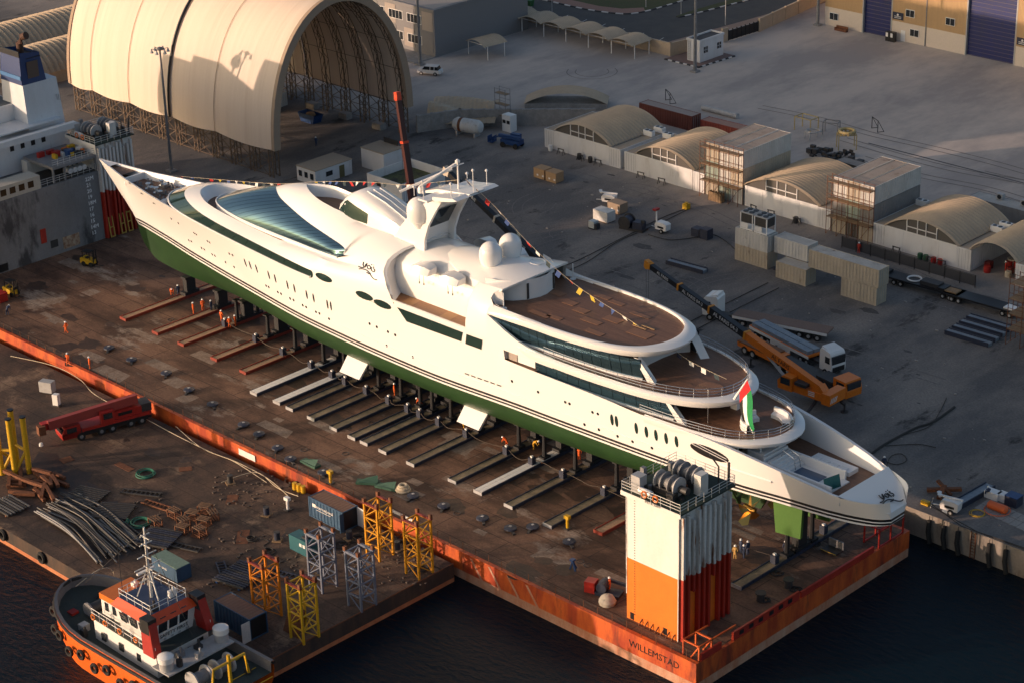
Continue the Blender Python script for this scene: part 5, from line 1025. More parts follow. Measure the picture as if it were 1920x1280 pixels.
# ================================================================== semi-submersible dock vessel under the yacht
DECK = mat('rusty_deck', (.20, .108, .066), .8, col2=(.07, .034, .02), scale=.16, detail=10, lo=.40, hi=.60, stain=(.30, .235, .185), sscale=.14, slo=.565, shi=.66, stretch=(.6, 1.2, 1), fine=.4, bump=.2, bscale=2.5)
node_line(DECK, (9.0, 3.4), (.28, .24, .22), .06)
HORA = mat('hull_orange', (.58, .11, .018), .55, col2=(.36, .045, .012), scale=.5, stretch=(1,1,.25), lo=.4, hi=.6, stain=(.14, .03, .015), sscale=.4, slo=.54, shi=.66, fine=.1)
HPALE = mat('hull_salt', (.52, .30, .20), .8, col2=(.42, .15, .07), scale=.7, stretch=(1,1,.3), fine=.15)
HRED = mat('vessel_red', (.40, .03, .014), .5, col2=(.30, .02, .012), scale=.6, stretch=(1,1,.3), fine=.12)  # red parts; also the tower's orange painted as it looks in shade
DV = thing('dock_vessel', 'semi-submersible dock vessel with rusty deck and orange and white casing tower', 'ship', (-80, 0, 0))
def dv(mb, name, m, smooth=False, parent=None):
    mb.v = [(x+80, y, z) for x, y, z in mb.v]; return mb.obj(name, m, parent or DV, smooth)
YN, YF, XA, XF = -25.7, 11.9, -4.0, -149.3
dv(MB().grid([[(XF-75,YN+.5,0),(XA-.4,YN+.5,0)],[(XF-75,YF-.5,0),(XA-.4,YF-.5,0)]]), 'deck', DECK)
h = MB(); h.bx(XF-75,YN,-2.3,XA,YF,-.02,0); h.bx(XF-75,YN+.02,-6,XA-.02,YF-.02,-2.3,1); dv(h, 'hull', [HORA, HPALE])
dv(MB().bx(XF-75,YN,-.02,XA,YN+.5,.12), 'side_coaming', HORA)
# raking stiffeners on the side
for k in range(4): x = -35+k*2.9-2; dv(MB().add([(x,YN-.05,-.1),(x+.35,YN-.05,-.1),(x+2.0,YN-.05,-2.3),(x+1.65,YN-.05,-2.3),(x,YN,-.1),(x+.35,YN,-.1),(x+2.0,YN,-2.3),(x+1.65,YN,-2.3)],[(0,1,2,3),(0,3,7,4),(1,5,6,2)]), 'fender_bar', HPALE)
for k in range(70):
    x = -5.5-k*2.05
    if x > -146: dv(MB().cyl((x,YN+.25,.1),(x,YN+.25,1.2),.035,n=5), 'rail_post', RUST)
dv(MB().tube([(XF,YN+.25,1.1),(XA-1,YN+.25,1.1)], .02, 4).tube([(XF,YN+.25,.65),(XA-1,YN+.25,.65)], .02, 4), 'rail_wire', CABLE)
# red bulwark with openings on the after edge, cage at the corner
tb = [(-24.8,-21.5,.8),(-19.6,-8.4,1.0),(-8.0,5.2,.7)]
for y0, y1, hh in tb:
    bwk = dv(MB().bx(XA-.35,y0,0,XA-.1,y1,hh), 'stern_bulwark', HRED)
for y in (-18.6,-17,-15.4,-13.6,-12,-10.4): dv(MB().bx(XA-.08,y,.3,XA-.06,y+.7,.8), 'freeing_port', BLACK)
cg = MB()
for y in (6.2, 8.4, 10.8):
    for x in (XA-.2, XA-2.2): cg.bar((x,y,0),(x,y,2.4),.16)
for x in (XA-.2, XA-2.2): cg.bar((x,6.2,2.4),(x,10.8,2.4),.16); cg.bar((x,6.2,.15),(x,10.8,.15),.16)
for y in (6.2,7.3,8.4,9.6,10.8): cg.bar((XA-.2,y,2.4),(XA-2.2,y,2.4),.14)
for k in range(9): cg.bar((XA-.3-k*.22,6.2,2.42),(XA-.3-k*.22,10.8,2.42),.05)
dv(cg, 'fairlead_cage', RED)
cg = MB()
for y in (-24.9,-22.9): cg.bar((XA-.3,y,0),(XA-.3,y,1.7),.16); cg.bar((XA-2.4,y,0),(XA-2.4,y,1.7),.16); cg.bar((XA-.3,y,1.7),(XA-2.4,y,1.7),.16); cg.bar((XA-.3,y,1.7),(XA-1.4,y,0),.14)
cg.bar((XA-.3,-24.9,1.7),(XA-.3,-19,1.6),.16); cg.bar((XA-2.4,-24.9,1.7),(XA-2.4,-21,1.6),.16); dv(cg, 'fairlead_frame', HORA)
for y, x in ((-7.2,-6.5),(-11.4,-7.0)): dv(MB().cyl((x,y,0),(x,y,.9),.45,n=12).cyl((x,y,.9),(x,y,1.05),.6,n=12), 'bollard', DARK)
# name
text_mesh('vessel_name', 'WILLEMSTAD', 1.15, BLACK, DV, frame((-9.7+80, YN-.02, -1.15), (1,0,0), (0,0,1)), .01)
def GB0(px, py): return G(px, py, -1.15)
# ---------------- casing towers
TW = mat('tower_white', (.74,.72,.68), .5, col2=(.66,.63,.58), scale=.4, stain=(.3,.17,.09), sscale=.5, slo=.68, shi=.8, stretch=(1,1,.3), fine=.05)
TWR = mat('tower_white_rusty', (.70,.68,.65), .6, col2=(.55,.52,.48), scale=.6, stain=(.2,.085,.035), sscale=1.0, slo=.54, shi=.64, stretch=(1.2,1.2,.16), fine=.12)
TOR = mat('tower_orange', (.76,.19,.018), .5, col2=(.70,.165,.015), scale=.4, fine=.04)
def tower(x0, x1, y0, y1, zt, zs, corr_side, lo, smooth_lo):
    b = MB(); b.bx(x0,y0,0,x1,y1,zs,1); b.bx(x0,y0,zs,x1,y1,zt,0); dv(b, 'casing_wall', [TW, smooth_lo]); dv(MB().bx(x1+.005,y0+.05,zs,x1+.02,y1-.05,zt), 'side_plating', TWR)
    n = 10
    for i in range(n):      # stiffeners on the +x face
        y = y0+.35+(y1-y0-.7)*i/(n-1); z1 = zt-ru(.2,1.6) if i % 3 else zt-.5; z0 = 0 if i % 4 != 2 else ru(5,7)
        zc_ = zs+.25*math.sin(i*1.7)
        s_ = MB(); s_.bx(x1,y-.16,max(z0,zc_),x1+.5,y+.16,z1,0)
        if z0 < zc_-.5: s_.bx(x1,y-.16,z0,x1+.5,y+.16,zc_,1)
        dv(s_, 'stiffener', [TWR, lo])
    dv(MB().bx(x0-.5,y0-.35,zt,x1+.5,y1+.35,zt+.18).bx(x0-.5,y0-.35,zt-.35,x0-.3,y1+.35,zt), 'tower_deck', mat('dark_green_deck',(.02,.035,.025),.7,fine=.2))
    dv(MB().bx(x0-.5,y0-.37,zt-.3,x1+.5,y0-.3,zt+.2), 'deck_fascia', TW)
    P = [(x0-.4,y0-.28),(x1+.4,y0-.28),(x1+.4,y1+.28),(x0-.4,y1+.28),(x0-.4,y0-.28)]; r = MB()
    for hh in (.4,.75,1.1): r.tube([(x,y,zt+.18+hh) for x,y in P], .035, 4)
    ro = dv(r, 'railing', WD)
    for i in range(4):
        a, c = Vector((*P[i],0)), Vector((*P[i+1],0)); k = max(2,int((c-a).length/1.15))
        for j in range(k): q = a.lerp(c, j/k); dv(MB().cyl((q.x,q.y,zt+.18),(q.x,q.y,zt+1.3),.035,n=4), 'post', WD, parent=ro)
    cx, cy, z = (x0+x1)/2, (y0+y1)/2, zt+.18
    for dy in (-1.4, 1.6):
        wn = dv(MB().cyl((cx-1.2,cy+dy,z+1.1),(cx+1.2,cy+dy,z+1.1),.65,n=16), 'winch_drum', GREY, True)
        for dx in (-1.3,-.5,.5,1.3): dv(MB().cyl((cx+dx-.07,cy+dy,z+1.1),(cx+dx+.07,cy+dy,z+1.1),1.05,n=18), 'drum_flange', LGREY if abs(dx) > 1 else GREY, True, wn)
        dv(MB().bx(cx-1.6,cy+dy-.9,z,cx+1.6,cy+dy-.5,z+.7).bx(cx-1.6,cy+dy+.5,z,cx+1.6,cy+dy+.9,z+.7), 'winch_bed', DARK, parent=wn)
        dv(MB().cyl((cx+1.5,cy+dy,z+.9),(cx+2.5,cy+dy,z+.9),.42,n=12), 'winch_motor', DARK, True, wn)
    dv(MB().cb(x0+1.0,y0+.8,z,1.2,1.1,1.9), 'control_box', LGREY); dv(MB().cb(x1-1.0,cy+.6,z,.9,1.2,2.3), 'power_pack', WD); dv(MB().cyl((x0+1.5,y0+.35,z+.5),(x0+3.1,y0+.35,z+.5),.35,n=12), 'liferaft_canister', W, True)
    for k in range(14): dv(MB().cb(ru(x0+.3,x1-.3),ru(y0+.4,y1-.3),z,ru(.2,.9),ru(.2,.7),ru(.2,1.1)), 'deck_gear', [DARK,GREY,RUST,DARK][k % 4])
    for k in range(2): dv(MB().torus((x0+2.7+k*1.5,y0-.3,z+.6),.34,.09,12,5,ax='y'), 'lifebuoy', ORANGE)
    dv(MB().tube([(x1-.7,y1-1.0,z),(x1-.7,y1-1.0,z+2.2),(x1-1.4,y1-1.6,z+3.6)],.09,6).cyl((x1+.0,y1-.2,z),(x1+.0,y1-.2,z+2.6),.14,n=8), 'davit', DARK)
    dv(MB().cb(x0+.4,y0+2.2,z,.5,.5,2.0), 'vent_post', GREY)
tower(-15.4,-8.3,-23.5,-15.4,15.1,7.4,True,HRED,TOR)  # stiffeners' lower red is the wall's orange with shade painted in
for k in range(46): dv(MB().bx(-14.35,-23.53,.8+k*.31,-14.2,-23.505,.87+k*.31), 'draught_mark', BLACK)
text_mesh('imo_number', 'IMO 8130899', .38, BLACK, DV, frame((-11.5+80,-23.88,15.18),(1,0,0),(0,0,1)),.008)
dv(MB().bx(-15.45,-23.56,3.0,-15.35,-23.5,15).bx(-8.35,-23.56,0,-8.25,-23.5,15), 'corner_weld', TWR)
for k in range(7): dv(MB().bar((-13.4+k*.75,-23.9,0),(-13.2+k*.75,-23.55,.7),.1), 'foot_bracket', RUST)
for x in (-14.9,-10.3): dv(MB().bx(x,-23.54,.1,x+.5,-23.5,.9), 'drain_opening', BLACK)
tower(-156.3,-149.35,5.3,11.9,15.2,7.6,True,HRED,HRED)
for y in (6.3, 8.4, 9.7):
    fr = MB(); 
    for d_ in (-.35,.35): fr.bar((-148.6,y+d_,.1),(-149.0,y+d_,3.4),.16)
    for z_ in (.2,1.7,3.2): fr.bar((-148.6-.12*z_,y-.35,z_),(-148.6-.12*z_,y+.35,z_),.16)
    dv(fr, 'guide_frame', mat('ochre',(.42,.26,.05),.6))
# ---------------- forward house
WG = mat('house_grey', (.205,.205,.21), .7, col2=(.155,.152,.152), scale=.25, stretch=(1,1,.4), stain=(.05,.048,.05), sscale=.16, slo=.52, shi=.62, fine=.12)
dv(MB().bx(XF-40,-30,0,XF,5.25,11.1), 'forecastle', WG)
dv(MB().bx(XF-8,-8,11.1,XF-.4,5.2,11.2), 'forecastle_deck', DARK); dv(MB().bx(XF-8,-2.6,13.3,XF-.05,5.2,13.7), 'shelter_deck', WG); dv(MB().bx(XF-8,-3,11.2,XF-6.5,5.2,13.3), 'shelter_bulkhead', WD)
for y in (-2.6,-.6,5.0): dv(MB().bx(XF-.5,y,11.2,XF-.1,y+.2,13.3), 'shelter_post', WG)
dv(MB().bx(XF-3,-30,11.1,XF-.1,-5,13.2), 'deck_house', mat('house_beige',(.42,.39,.33),.7,fine=.1))
for k in range(5): dv(MB().bx(XF-.09,-13.6+k*1.6,11.7,XF-.06,-12.6+k*1.6,12.7), 'window', mat('brown_glass',(.05,.03,.015),.2))
for k in range(4): dv(MB().cyl((XF-2.2,1.0+k*.85,12.0),(XF-.9,1.0+k*.85,12.0),.42,n=12), 'gas_bottle', W, True)
for k, (nm, z) in enumerate(zip(['22M','21','20','19','18M','17','16','15','14M','13'], np.linspace(10.3,1.5,10))):
    text_mesh('draught_number', nm, .85, mat('mark_white',(.85,.85,.85),.5), DV, frame((XF+80+.05, 3.55-(0 if 'M' in nm else .25), z), (0,1,0), (0,0,1)), .03)
rl = MB()
for z_ in (11.2,13.7):
    for hh in (.4,.75,1.1): rl.tube([(XF-.15,-30 if z_ < 12 else -2.6,z_+hh),(XF-.15,5.1,z_+hh)], .03, 4)
ro = dv(rl, 'house_railing', WD)
for z_ in (11.2,13.7):
    for k in range(20):
        y = 5-k*1.1
        if z_ < 12 or y > -2.7: dv(MB().cyl((XF-.15,y,z_),(XF-.15,y,z_+1.1),.03,n=4), 'post', WD, parent=ro)
dv(MB().cyl((XF+.12,-3.6,1.5),(XF+.02,-3.6,1.5),.01), 'eye', DARK)
dd = [(-6.2,2.7,1.0,2.1,HRED,'watertight_door'),(-4.6,1.3,1.3,1.2,DARK,'locker_opening'),(-2.4,.5,3.0,1.9,mat('peeling_plate',(.42,.34,.24),.8,col2=(.2,.08,.04),scale=1.5),'patched_plate'),(-14.2,.2,1.8,1.2,BLACK,'vent_opening')]
for y, z, wd, hh, m, nm in dd: dv(MB().bx(XF+.01,y,z-.2 if nm == 'watertight_door' else z,XF+.06,y+wd,z+hh), nm, m)
for k in range(16): dv(MB().cb(XF-1.8-ru(0,4),ru(-2.2,4.6),13.7,ru(.5,1.3),ru(.4,1.2),ru(.4,1.1)), 'deck_gear', [RED,YEL,DARK,WD,ORANGE,BLUE][k % 6])
HW2 = mat('house_white',(.66,.67,.69),.6,col2=(.58,.59,.6),scale=.3,stain=(.35,.32,.3),sscale=.4,slo=.62,shi=.8,stretch=(1,1,.3),fine=.05)
dv(MB().bx(-190,-22,11.1,-163,1.5,20.2), 'accommodation', HW2); dv(MB().bx(-163,-22,11.1,-158.4,6.2,16.6), 'lower_house', HW2)
for k in range(4): dv(MB().bx(-158.38,-4+k*1.9,14.6,-158.34,-3.3+k*1.9,15.5), 'window', BLACK)
dv(MB().bx(-189.5,-21.5,20.2,-163.5,1.2,20.3), 'boat_deck', mat('grey_deck',(.1,.11,.12),.8,fine=.15))
cs = MB().add([(-166.5,0.3,11.1),(-159.0,.3,11.1),(-159.0,7.2,11.1),(-166.5,7.2,11.1),(-165.4,.3,23.8),(-159.6,.3,23.8),(-159.6,6.4,23.8),(-165.4,6.4,23.8)],[(0,1,5,4),(1,2,6,5),(2,3,7,6),(3,0,4,7),(4,5,6,7)]); dv(cs, 'funnel_casing', HW2)
FB = mat('funnel_blue',(.02,.045,.14),.45,fine=.06)
fn = MB().add([(-165.4,.2,23.8),(-159.6,.2,23.8),(-159.6,4.6,23.8),(-165.4,4.6,23.8),(-165.0,.5,28.8),(-159.9,.5,28.8),(-160.1,4.2,28.2),(-165.0,4.2,28.2)],[(0,1,5,4),(1,2,6,5),(2,3,7,6),(3,0,4,7)]); fo_ = dv(fn, 'funnel', FB)
dv(MB().bx(-165,.5,27.6,-159.9,4.2,27.7).bx(-165.05,.4,28.1,-159.85,.6,29.0), 'funnel_top', BLACK); dv(MB().tube([(-162.4,2.4,27.5),(-162.4,2.4,29.6),(-161.7,2.6,30.6),(-160.9,2.8,30.9)],[.55,.55,.55,.6],10), 'exhaust_pipe', mat('sooty_rust',(.07,.03,.018),.8), True)
dv(MB().bx(-159.72,1.5,24.6,-159.66,3.5,27.2), 'louvre', mat('louvre',(.12,.08,.06),.7)); dv(MB().bx(-165.2,.12,24.6,-159.7,.2,25.2), 'funnel_band', mat('light_blue_band',(.05,.16,.35),.5))
dv(MB().bx(-162.8,-6,17.5,-158.0,5.6,17.7), 'crane_boom_rest', HW2); cb2 = dv(MB().bar((-157.6,-26,16.4),(-155.2,6.0,17.2),.9,.9), 'deck_crane_jib', HW2); text_mesh('jib_text', 'SWL 37 T 20M-0 DEG', .62, BLACK, DV, frame((-156.2+80.48,-4.0,16.95),(.075,1,.02),(0,0,1)),.01)
dv(MB().bx(-203,-14,11,-183.5,6,21.6), 'bridge_block', HW2); dv(MB().bx(-181.5,-14,20.3,-172.5,.4,26.5), 'wheelhouse', HW2); dv(MB().bx(-197,-9,21.6,-190,3,23.4), 'upper_bridge', HW2); dv(MB().lathe([(.25,0),(.25,1.4),(1.0,1.8),(1.2,2.6),(.8,3.4),(.2,3.8)],(-185.5,4,21.6),14), 'radome', W, True)
for k in range(12): dv(MB().cyl((-158.6-k*.3,6.1-k*.1,20.3),(-158.6-k*.3,6.1-k*.1,21.2),.05,n=4), 'roof_post', GREY)
# worn plates, stains and repairs on the deck
for nm, lab, m_, n_, zz in (('deck_patches', 'paler worn plate patches on the dock deck', mat('pale_patch',(.26,.2,.155),.8,col2=(.17,.11,.075),scale=.9,fine=.4), 46, .004), ('deck_stains', 'dark wet stains on the dock deck', mat('wet_stain',(.04,.023,.015),.6,col2=(.075,.04,.025),scale=.8,fine=.5), 60, .005)):
    mb = MB()
    for k in range(n_):
        x, y = ru(-146,-8), ru(-24.5,2); z = zz+k*1.6e-5
        if nm == 'deck_patches': a, b = ru(.6,3.2), ru(.4,1.3); mb.poly([(x-a,y-b,z),(x+a,y-b,z),(x+a*ru(.7,1),y+b,z),(x-a,y+b*ru(.7,1),z)])
        else: r_ = .3+1.8*rnd()**2; mb.poly([(x+r_*ru(.55,1.3)*1.5*math.cos(2*math.pi*i/12), y+r_*ru(.55,1.3)*math.sin(2*math.pi*i/12), z) for i in range(12)])
    stuff(tag(mb.obj(nm, m_, None), lab, 'stains'))
mb = MB()
for k in range(70):
    q = GB0(ru(0,840), ru(690,1180)); r_ = .4+2.2*rnd()**2
    if -52 < q[1] < -28.5 and q[0] < -41: mb.poly([(q[0]+r_*ru(.55,1.3)*1.4*math.cos(2*math.pi*i/12), q[1]+r_*ru(.55,1.3)*math.sin(2*math.pi*i/12), -1.146+k*1.6e-5) for i in range(12)])
stuff(tag(mb.obj('barge_stains', mat('barge_wet',(.03,.018,.012),.55,col2=(.06,.032,.02),scale=.8,fine=.5), None), 'dark wet and rusty stains on the barge deck', 'stains'))
# ================================================================== skid beams, keel stands, hull props
def beam(px, py, kind, y1=11.2, label=None, group=None):
    p = G(px, py); x, y0 = p[0]+.65, p[1]; L = y1-y0
    top, side = {'red': (mat('beam_timber',(.36,.23,.14),.8,fine=.3), mat('beam_red',(.22,.03,.015),.6,fine=.2)), 'grey': (mat('beam_oiled',(.27,.21,.13),.6,col2=(.12,.10,.07),scale=.8,fine=.25), NAVY), 'white': (mat('beam_pad',(.78,.76,.72),.5,fine=.1), NAVY)}[kind]
    lb = {'red': 'red steel skid beam lying across the dock deck under the yacht', 'grey': 'dark blue skid beam with oiled track across the dock deck', 'white': 'dark blue skid beam with white slide pads on its track'}[kind]
    t = thing('skid_beam', label or lb, 'skid beam', (x, y0, .006), group=group or kind+' skid beams')
    MB().bx(-.62,0,0,.62,L,.30).obj('track_base', top if kind != 'white' else NAVY, t); 
    for s in (-1, 1): MB().bx(s*.65-.06,0,0,s*.65+.06,L,.40).obj('flange', side, t)
    MB().bx(-.7,-.08,0,.7,0,.42).obj('end_plate', side if kind == 'red' else LGREY, t)
    if kind == 'white':
        n = int(min(L, 15)/1.0)
        for k in range(n):
            for s in (-1, 1): MB().bx(s*.3-.27,.1+k*1.0,.30,s*.3+.27,1.06+k*1.0,.43).obj('slide_pad', top, t)
    for k in range(int(L/1.6)):
        for s in (-1, 1): MB().bx(s*.72-.03,.4+k*1.6,.1,s*.72+.03,.5+k*1.6,.46).obj('rib', side, t)
    return x
bx_ = []
for px, py in ((226,598),(286,624),(334,645),(396,673),(450,697)): bx_.append(beam(px, py, 'red'))
for px, py, k in ((470,737,'white'),(513,754,'white'),(537,766,'grey'),(577,784,'grey'),(619,803,'grey'),(653,820,'grey'),(676,830,'grey'),(711,846,'grey'),(763,869,'grey'),(841,901,'grey'),(889,922,'white'),(946,948,'grey'),(1019,984,'grey')): bx_.append(beam(px, py, k))
beam(1114,997,'red',label='short red skid beam end beside the orange and white tower',group='short beam'); bx_.append(beam(1372,1098,'grey',label='long blue skid beam nearest the red stern bulwark',group='stern beam'))
KS = mat('stand_dark',(.012,.013,.016),.6,fine=.2)  # near black: the shade under the hull is put into this colour
for x in bx_:
    zk = fKeel(min(x, 0)); 
    if x > -125:
        t = thing('keel_stand', 'dark steel stand carrying the yacht keel on a skid beam', 'stand', (x,0,.31), group='keel stands under the yacht')
        ht = zk-.31-.02
        MB().cb(0,0,0,1.2,2.6,.5).obj('foot', KS, t); MB().cb(0,0,.5,.9,1.6,max(ht-.8,.3)).obj('column', KS, t); MB().cb(0,0,max(ht-.3,.6),1.1,2.0,.3).obj('timber_cap', KS, t)
        if x > -112:
            yb = -fBw(x)*.45; zb_ = zk+(8.25+fOff(x)-zk)*(.12 if x < -30 else .35)
            for s in (-1, 1):
                pt = thing('bilge_prop', 'dark hydraulic bilge prop standing on a skid beam under the hull side', 'prop', (x,s*yb,.31), group='bilge props under the yacht')
                MB().cb(0,0,0,1.0,1.2,.35).obj('foot', KS, pt); MB().cyl((0,0,.35),(0,0,zb_-.35),.3,.22,n=8).obj('jack', KS, pt); MB().cb(0,0,zb_-.5,.7,.9,.15).obj('pad', KS, pt)
                q = MB().cb(0,s*-2.2,.0,.7,.7,1.0).obj('pump_unit', NAVY, pt); MB().cb(.0,s*-2.2,1.0,.3,.3,.2).obj('gauge', W, q)
# cables strung along the pumps
hp_ = [(x, -fBw(x)*.45-2.2, 1.1) for x in sorted(bx_) if x > -112]; pts = []
for i in range(len(hp_)-1):
    a, b = Vector(hp_[i]), Vector(hp_[i+1]); pts += [tuple(a), tuple(a.lerp(b,.35)-Vector((0,ru(-.3,.5),ru(.1,.6)))), tuple(a.lerp(b,.7)-Vector((0,ru(-.3,.5),ru(.1,.6))))]
pts.append(hp_[-1]); tag(MB().tube(resample(pts, 160), .05, 5).obj('hydraulic_hose', mat('hose_brown',(.06,.042,.03),.8), None, True), 'brown hydraulic hoses strung from pump to pump beside the yacht', 'hose')
# ---------------- swivel chocks and small gear on the deck
CH = []
def chock(px, py, label=None, rz=None):
    p = G(px, py)
    if not CH:
        t = thing('deck_chock', 'small navy swivel chock lying on the rusty deck', 'chock', (p[0],p[1],.006), group='swivel chocks on the dock deck')
        MB().lathe([(.6,.16),(.78,.2),(.75,.36),(.3,.48),(.1,.52)],(0,0,0),12).obj('head', NAVY, t); MB().cyl((0,0,0),(0,0,.2),.4,n=8).obj('stem', DARK, t); MB().bar((0,0,.12),(.9,-1.0,.12),.3,.22).obj('arm', DARK, t); MB().cb(0,0,.5,.3,.3,.05).obj('pad', LGREY, t); CH.append(t); return t
    return dup(CH[0], (p[0],p[1],.006), ru(-.5,.6) if rz is None else rz, label)
for px, py in ((205,655),(247,677),(312,702),(355,733),(399,760),(457,798),(486,816),(521,842),(545,863),(607,888),(775,932),(832,951),(905,974),(957,993),(999,990),(1067,1018)): chock(px, py)
for i, (px, py) in enumerate(((582,870),(725,914),(690,905))):
    p = G(px, py); t = thing('folded_cradle', 'green folded steel cradle arm lying on the dock deck', 'cradle arm', (p[0],p[1],.006), .3*i, 'green cradle arms'); MB().bx(-1.4,-.5,0,1.4,.5,.3).obj('base', mat('sea_green',(.03,.09,.06),.6), t); MB().add([(-1.3,-.4,.3),(1.3,-.4,.3),(1.2,.3,1.0),(-.2,.3,.6)],[(0,1,2,3)]).obj('flap', mat('sea_green',(.03,.09,.06),.6), t)
p = G(756,920); t = tag(MB().torus((0,0,.2),.75,.22,14,6).torus((.05,0,.5),.6,.2,14,6).torus((0,0,.75),.45,.18,12,6).obj('rope_coil', ROPE, None, True, (p[0],p[1],.006)), 'pale rope coil beside the green cradle arm', 'rope')
for i, (px, py, m) in enumerate(((620,905,YEL),(1064,990,YEL),(540,955,W))):
    p = G(px, py, -1.15 if i == 2 else 0); t = thing('hose_stand', ['yellow hose stand at the dock edge','yellow pump on the deck beside the chocks','white hose stand on the barge'][i], 'stand', (*p,)); MB().cyl((0,0,0),(0,0,1.3),.18,n=8).obj('column', m, t); MB().cb(0,0,1.3,.7,.5,.4).obj('head', m, t); MB().cb(0,0,0,.8,.8,.12).obj('base', DARK, t)
g_ = G(1128,1110); t = thing('winch_unit', 'red and navy winch unit beside the tower foot', 'winch', (g_[0],g_[1],.006), .35); MB().cb(-1.2,0,0,1.2,1.2,1.3).obj('engine_box', RED, t); MB().cyl((.2,-.7,.9),(.2,.7,.9),.6,n=14).obj('drum', NAVY, t, True); MB().cb(.9,0,0,2.8,1.6,.35).obj('bed', NAVY, t); MB().bar((0,1,1.2),(2.6,1,.9),.3).obj('cylinder', NAVY, t)
g_ = G(1142,1125); tag(MB().lathe([(.9,0),(1.0,.4),(.7,.9),(.2,1.1)],(0,0,0),9).obj('sand_bag', mat('sack',(.45,.4,.32),.95,fine=.2), None, True, (g_[0]+.3,g_[1]-.6,.006)), 'pale bulk sack beside the red winch unit', 'sack')
g_ = G(1400,-0) if False else G(1074,1068); t = thing('blue_trestle', 'small blue trestle on the dock deck edge', 'trestle', (g_[0],g_[1],.006)); MB().bar((-.4,0,0),(0,0,1.2),.14).obj('leg', BLUE, t); MB().bar((.4,0,0),(0,0,1.2),.14).obj('leg', BLUE, t); MB().bar((0,.6,0),(0,0,1.2),.14).obj('leg', BLUE, t); MB().cb(0,0,1.2,.5,.5,.2).obj('head', BLUE, t)
for px, py in ((320,600),(355,605),(698,793),(722,801),(570,843),(648,850),(1088,1052),(1102,1059),(857,962)):
    p = G(px, py); tag(MB().torus((0,0,.02),.42,.05,14,4).obj('deck_ring', DARK, None, False, (p[0],p[1],.006)), 'dark round lashing socket ring set flat on the dock deck', 'deck ring', 'deck socket rings')
for px, py in ((1455,1075),(1490,1105),(1430,1125),(1525,1020)):
    p = G(px, py); tag(MB().torus((0,0,.08),.55,.08,14,5).torus((.3,.2,.12),.45,.08,14,5).obj('rope_heap', CABLE, None, True, (p[0],p[1],.006)), 'coil of dark rope lying on the deck near the stern bulwark', 'rope', 'dark rope coils')
p = G(1560,1032); t = thing('deck_hatch', 'open yellow edged hatch cover on the stern deck', 'hatch', (p[0],p[1],.006)); MB().bx(-1,-.7,0,1,.7,.15).obj('coaming', DARK, t); MB().bx(-1,.7,.1,1,.85,1.1).obj('lid', GREY, t); MB().bx(-1.05,-.75,.15,1.05,-.7,.2).obj('edge', YEL, t)
# forklifts
def forklift(px, py, rz, label):
    p = G(px, py); t = thing('forklift', label, 'forklift', (p[0],p[1],.006), rz); MB().yprism([(-1.2,.3),(-1.25,1.1),(-.9,1.35),(-.3,1.1),(.9,1.0),(1.0,.3)],-.6,.6).obj('body', YEL, t)
    for x in (-.6,.75):
        for y in (-.6,.6): MB().cyl((x,y-.12,.36),(x,y+.12,.36),.36,n=12).obj('wheel', TYRE, t)
    for x, y in ((-.8,-.5),(-.8,.5),(.6,-.5),(.6,.5)): MB().bar((x,y,1.0),(x*.9,y,2.2),.09).obj('roof_post', BLACK, t)
    MB().bx(-.85,-.6,2.2,.65,.6,2.28).obj('overhead_guard', BLACK, t)
    for y in (-.35,.35): MB().bar((1.15,y,.1),(1.1,y,2.6),.12).obj('mast_rail', BLACK, t); MB().bx(1.2,y-.07,.08,2.3,y+.07,.13).obj('fork', DARK, t)
    MB().bx(1.1,-.5,1.1,1.18,.5,1.5).obj('carriage', BLACK, t); MB().bx(-.5,-.25,1.0,0,.25,1.3).obj('seat', BLACK, t)
forklift(168,497,.3,'yellow forklift with driver near the grey draught marked wall'); forklift(22,553,.1,'yellow forklift parked beside a red box')
p = G(4,565); tag(MB().cb(0,0,0,1.6,1.4,1.2).bx(-.85,-.75,1.2,.85,.75,1.28).obj('red_box', RED, None, False, (p[0]-.3,p[1],.006)), 'red equipment box beside the parked forklift', 'box')
# ================================================================== work barge alongside
BG = thing('cargo_barge', 'rusty flat cargo barge moored beside the dock vessel', 'barge', (-90,-41.9,-1.15))
BDECK = mat('barge_deck', (.135, .078, .05), .85, col2=(.05, .032, .024), scale=.17, detail=10, lo=.40, hi=.60, stain=(.27, .175, .11), sscale=.13, slo=.56, shi=.68, fine=.42, bump=.2, bscale=2.5)
node_line(BDECK, (7.5, 2.6), (.4, .35, .3), .05)
BX0, BX1, BY0, BY1 = -75., 51.4, -14.4, 15.2
MB().grid([[(BX0,BY0,0),(BX1,BY0,0)],[(BX0,BY1,0),(BX1,BY1,0)]]).obj('deck', BDECK, BG)
BLK = mat('barge_side', (.035,.026,.022), .8, col2=(.09,.05,.03), scale=.6, stretch=(1,1,.2), fine=.2); BOR = mat('barge_boot', (.48,.19,.08), .8, col2=(.35,.1,.04), scale=.6, fine=.15)
b = MB(); b.bx(BX0,BY0,-1.7,BX1,BY1,-.01,0); b.bx(BX0,BY0+.02,-4,BX1-.02,BY1,-1.7,1); b.obj('hull', [BLK, BOR], BG)
MB().bx(BX1-.1,BY0,0,BX1,BY1,.12).obj('end_coaming', RUST, BG); text_mesh('barge_name', 'CASCINA 1', .8, W, BG, frame((BX1-6.5,BY0-.02,-.62),(1,0,0),(0,0,1)),.008)
for x in (-2, 6, 14, 24): 
    ty = MB().torus((x,BY0-.25,-.8),.55,.22,14,6,ax='y').obj('fender_tyre', TYRE, BG, True); MB().cyl((x,BY0-.1,0),(x,BY0-.25,-.4),.03,n=4).obj('chain', RUST, ty)
BZ = -1.15
def GB_(px, py): return G(px, py, BZ+.004)
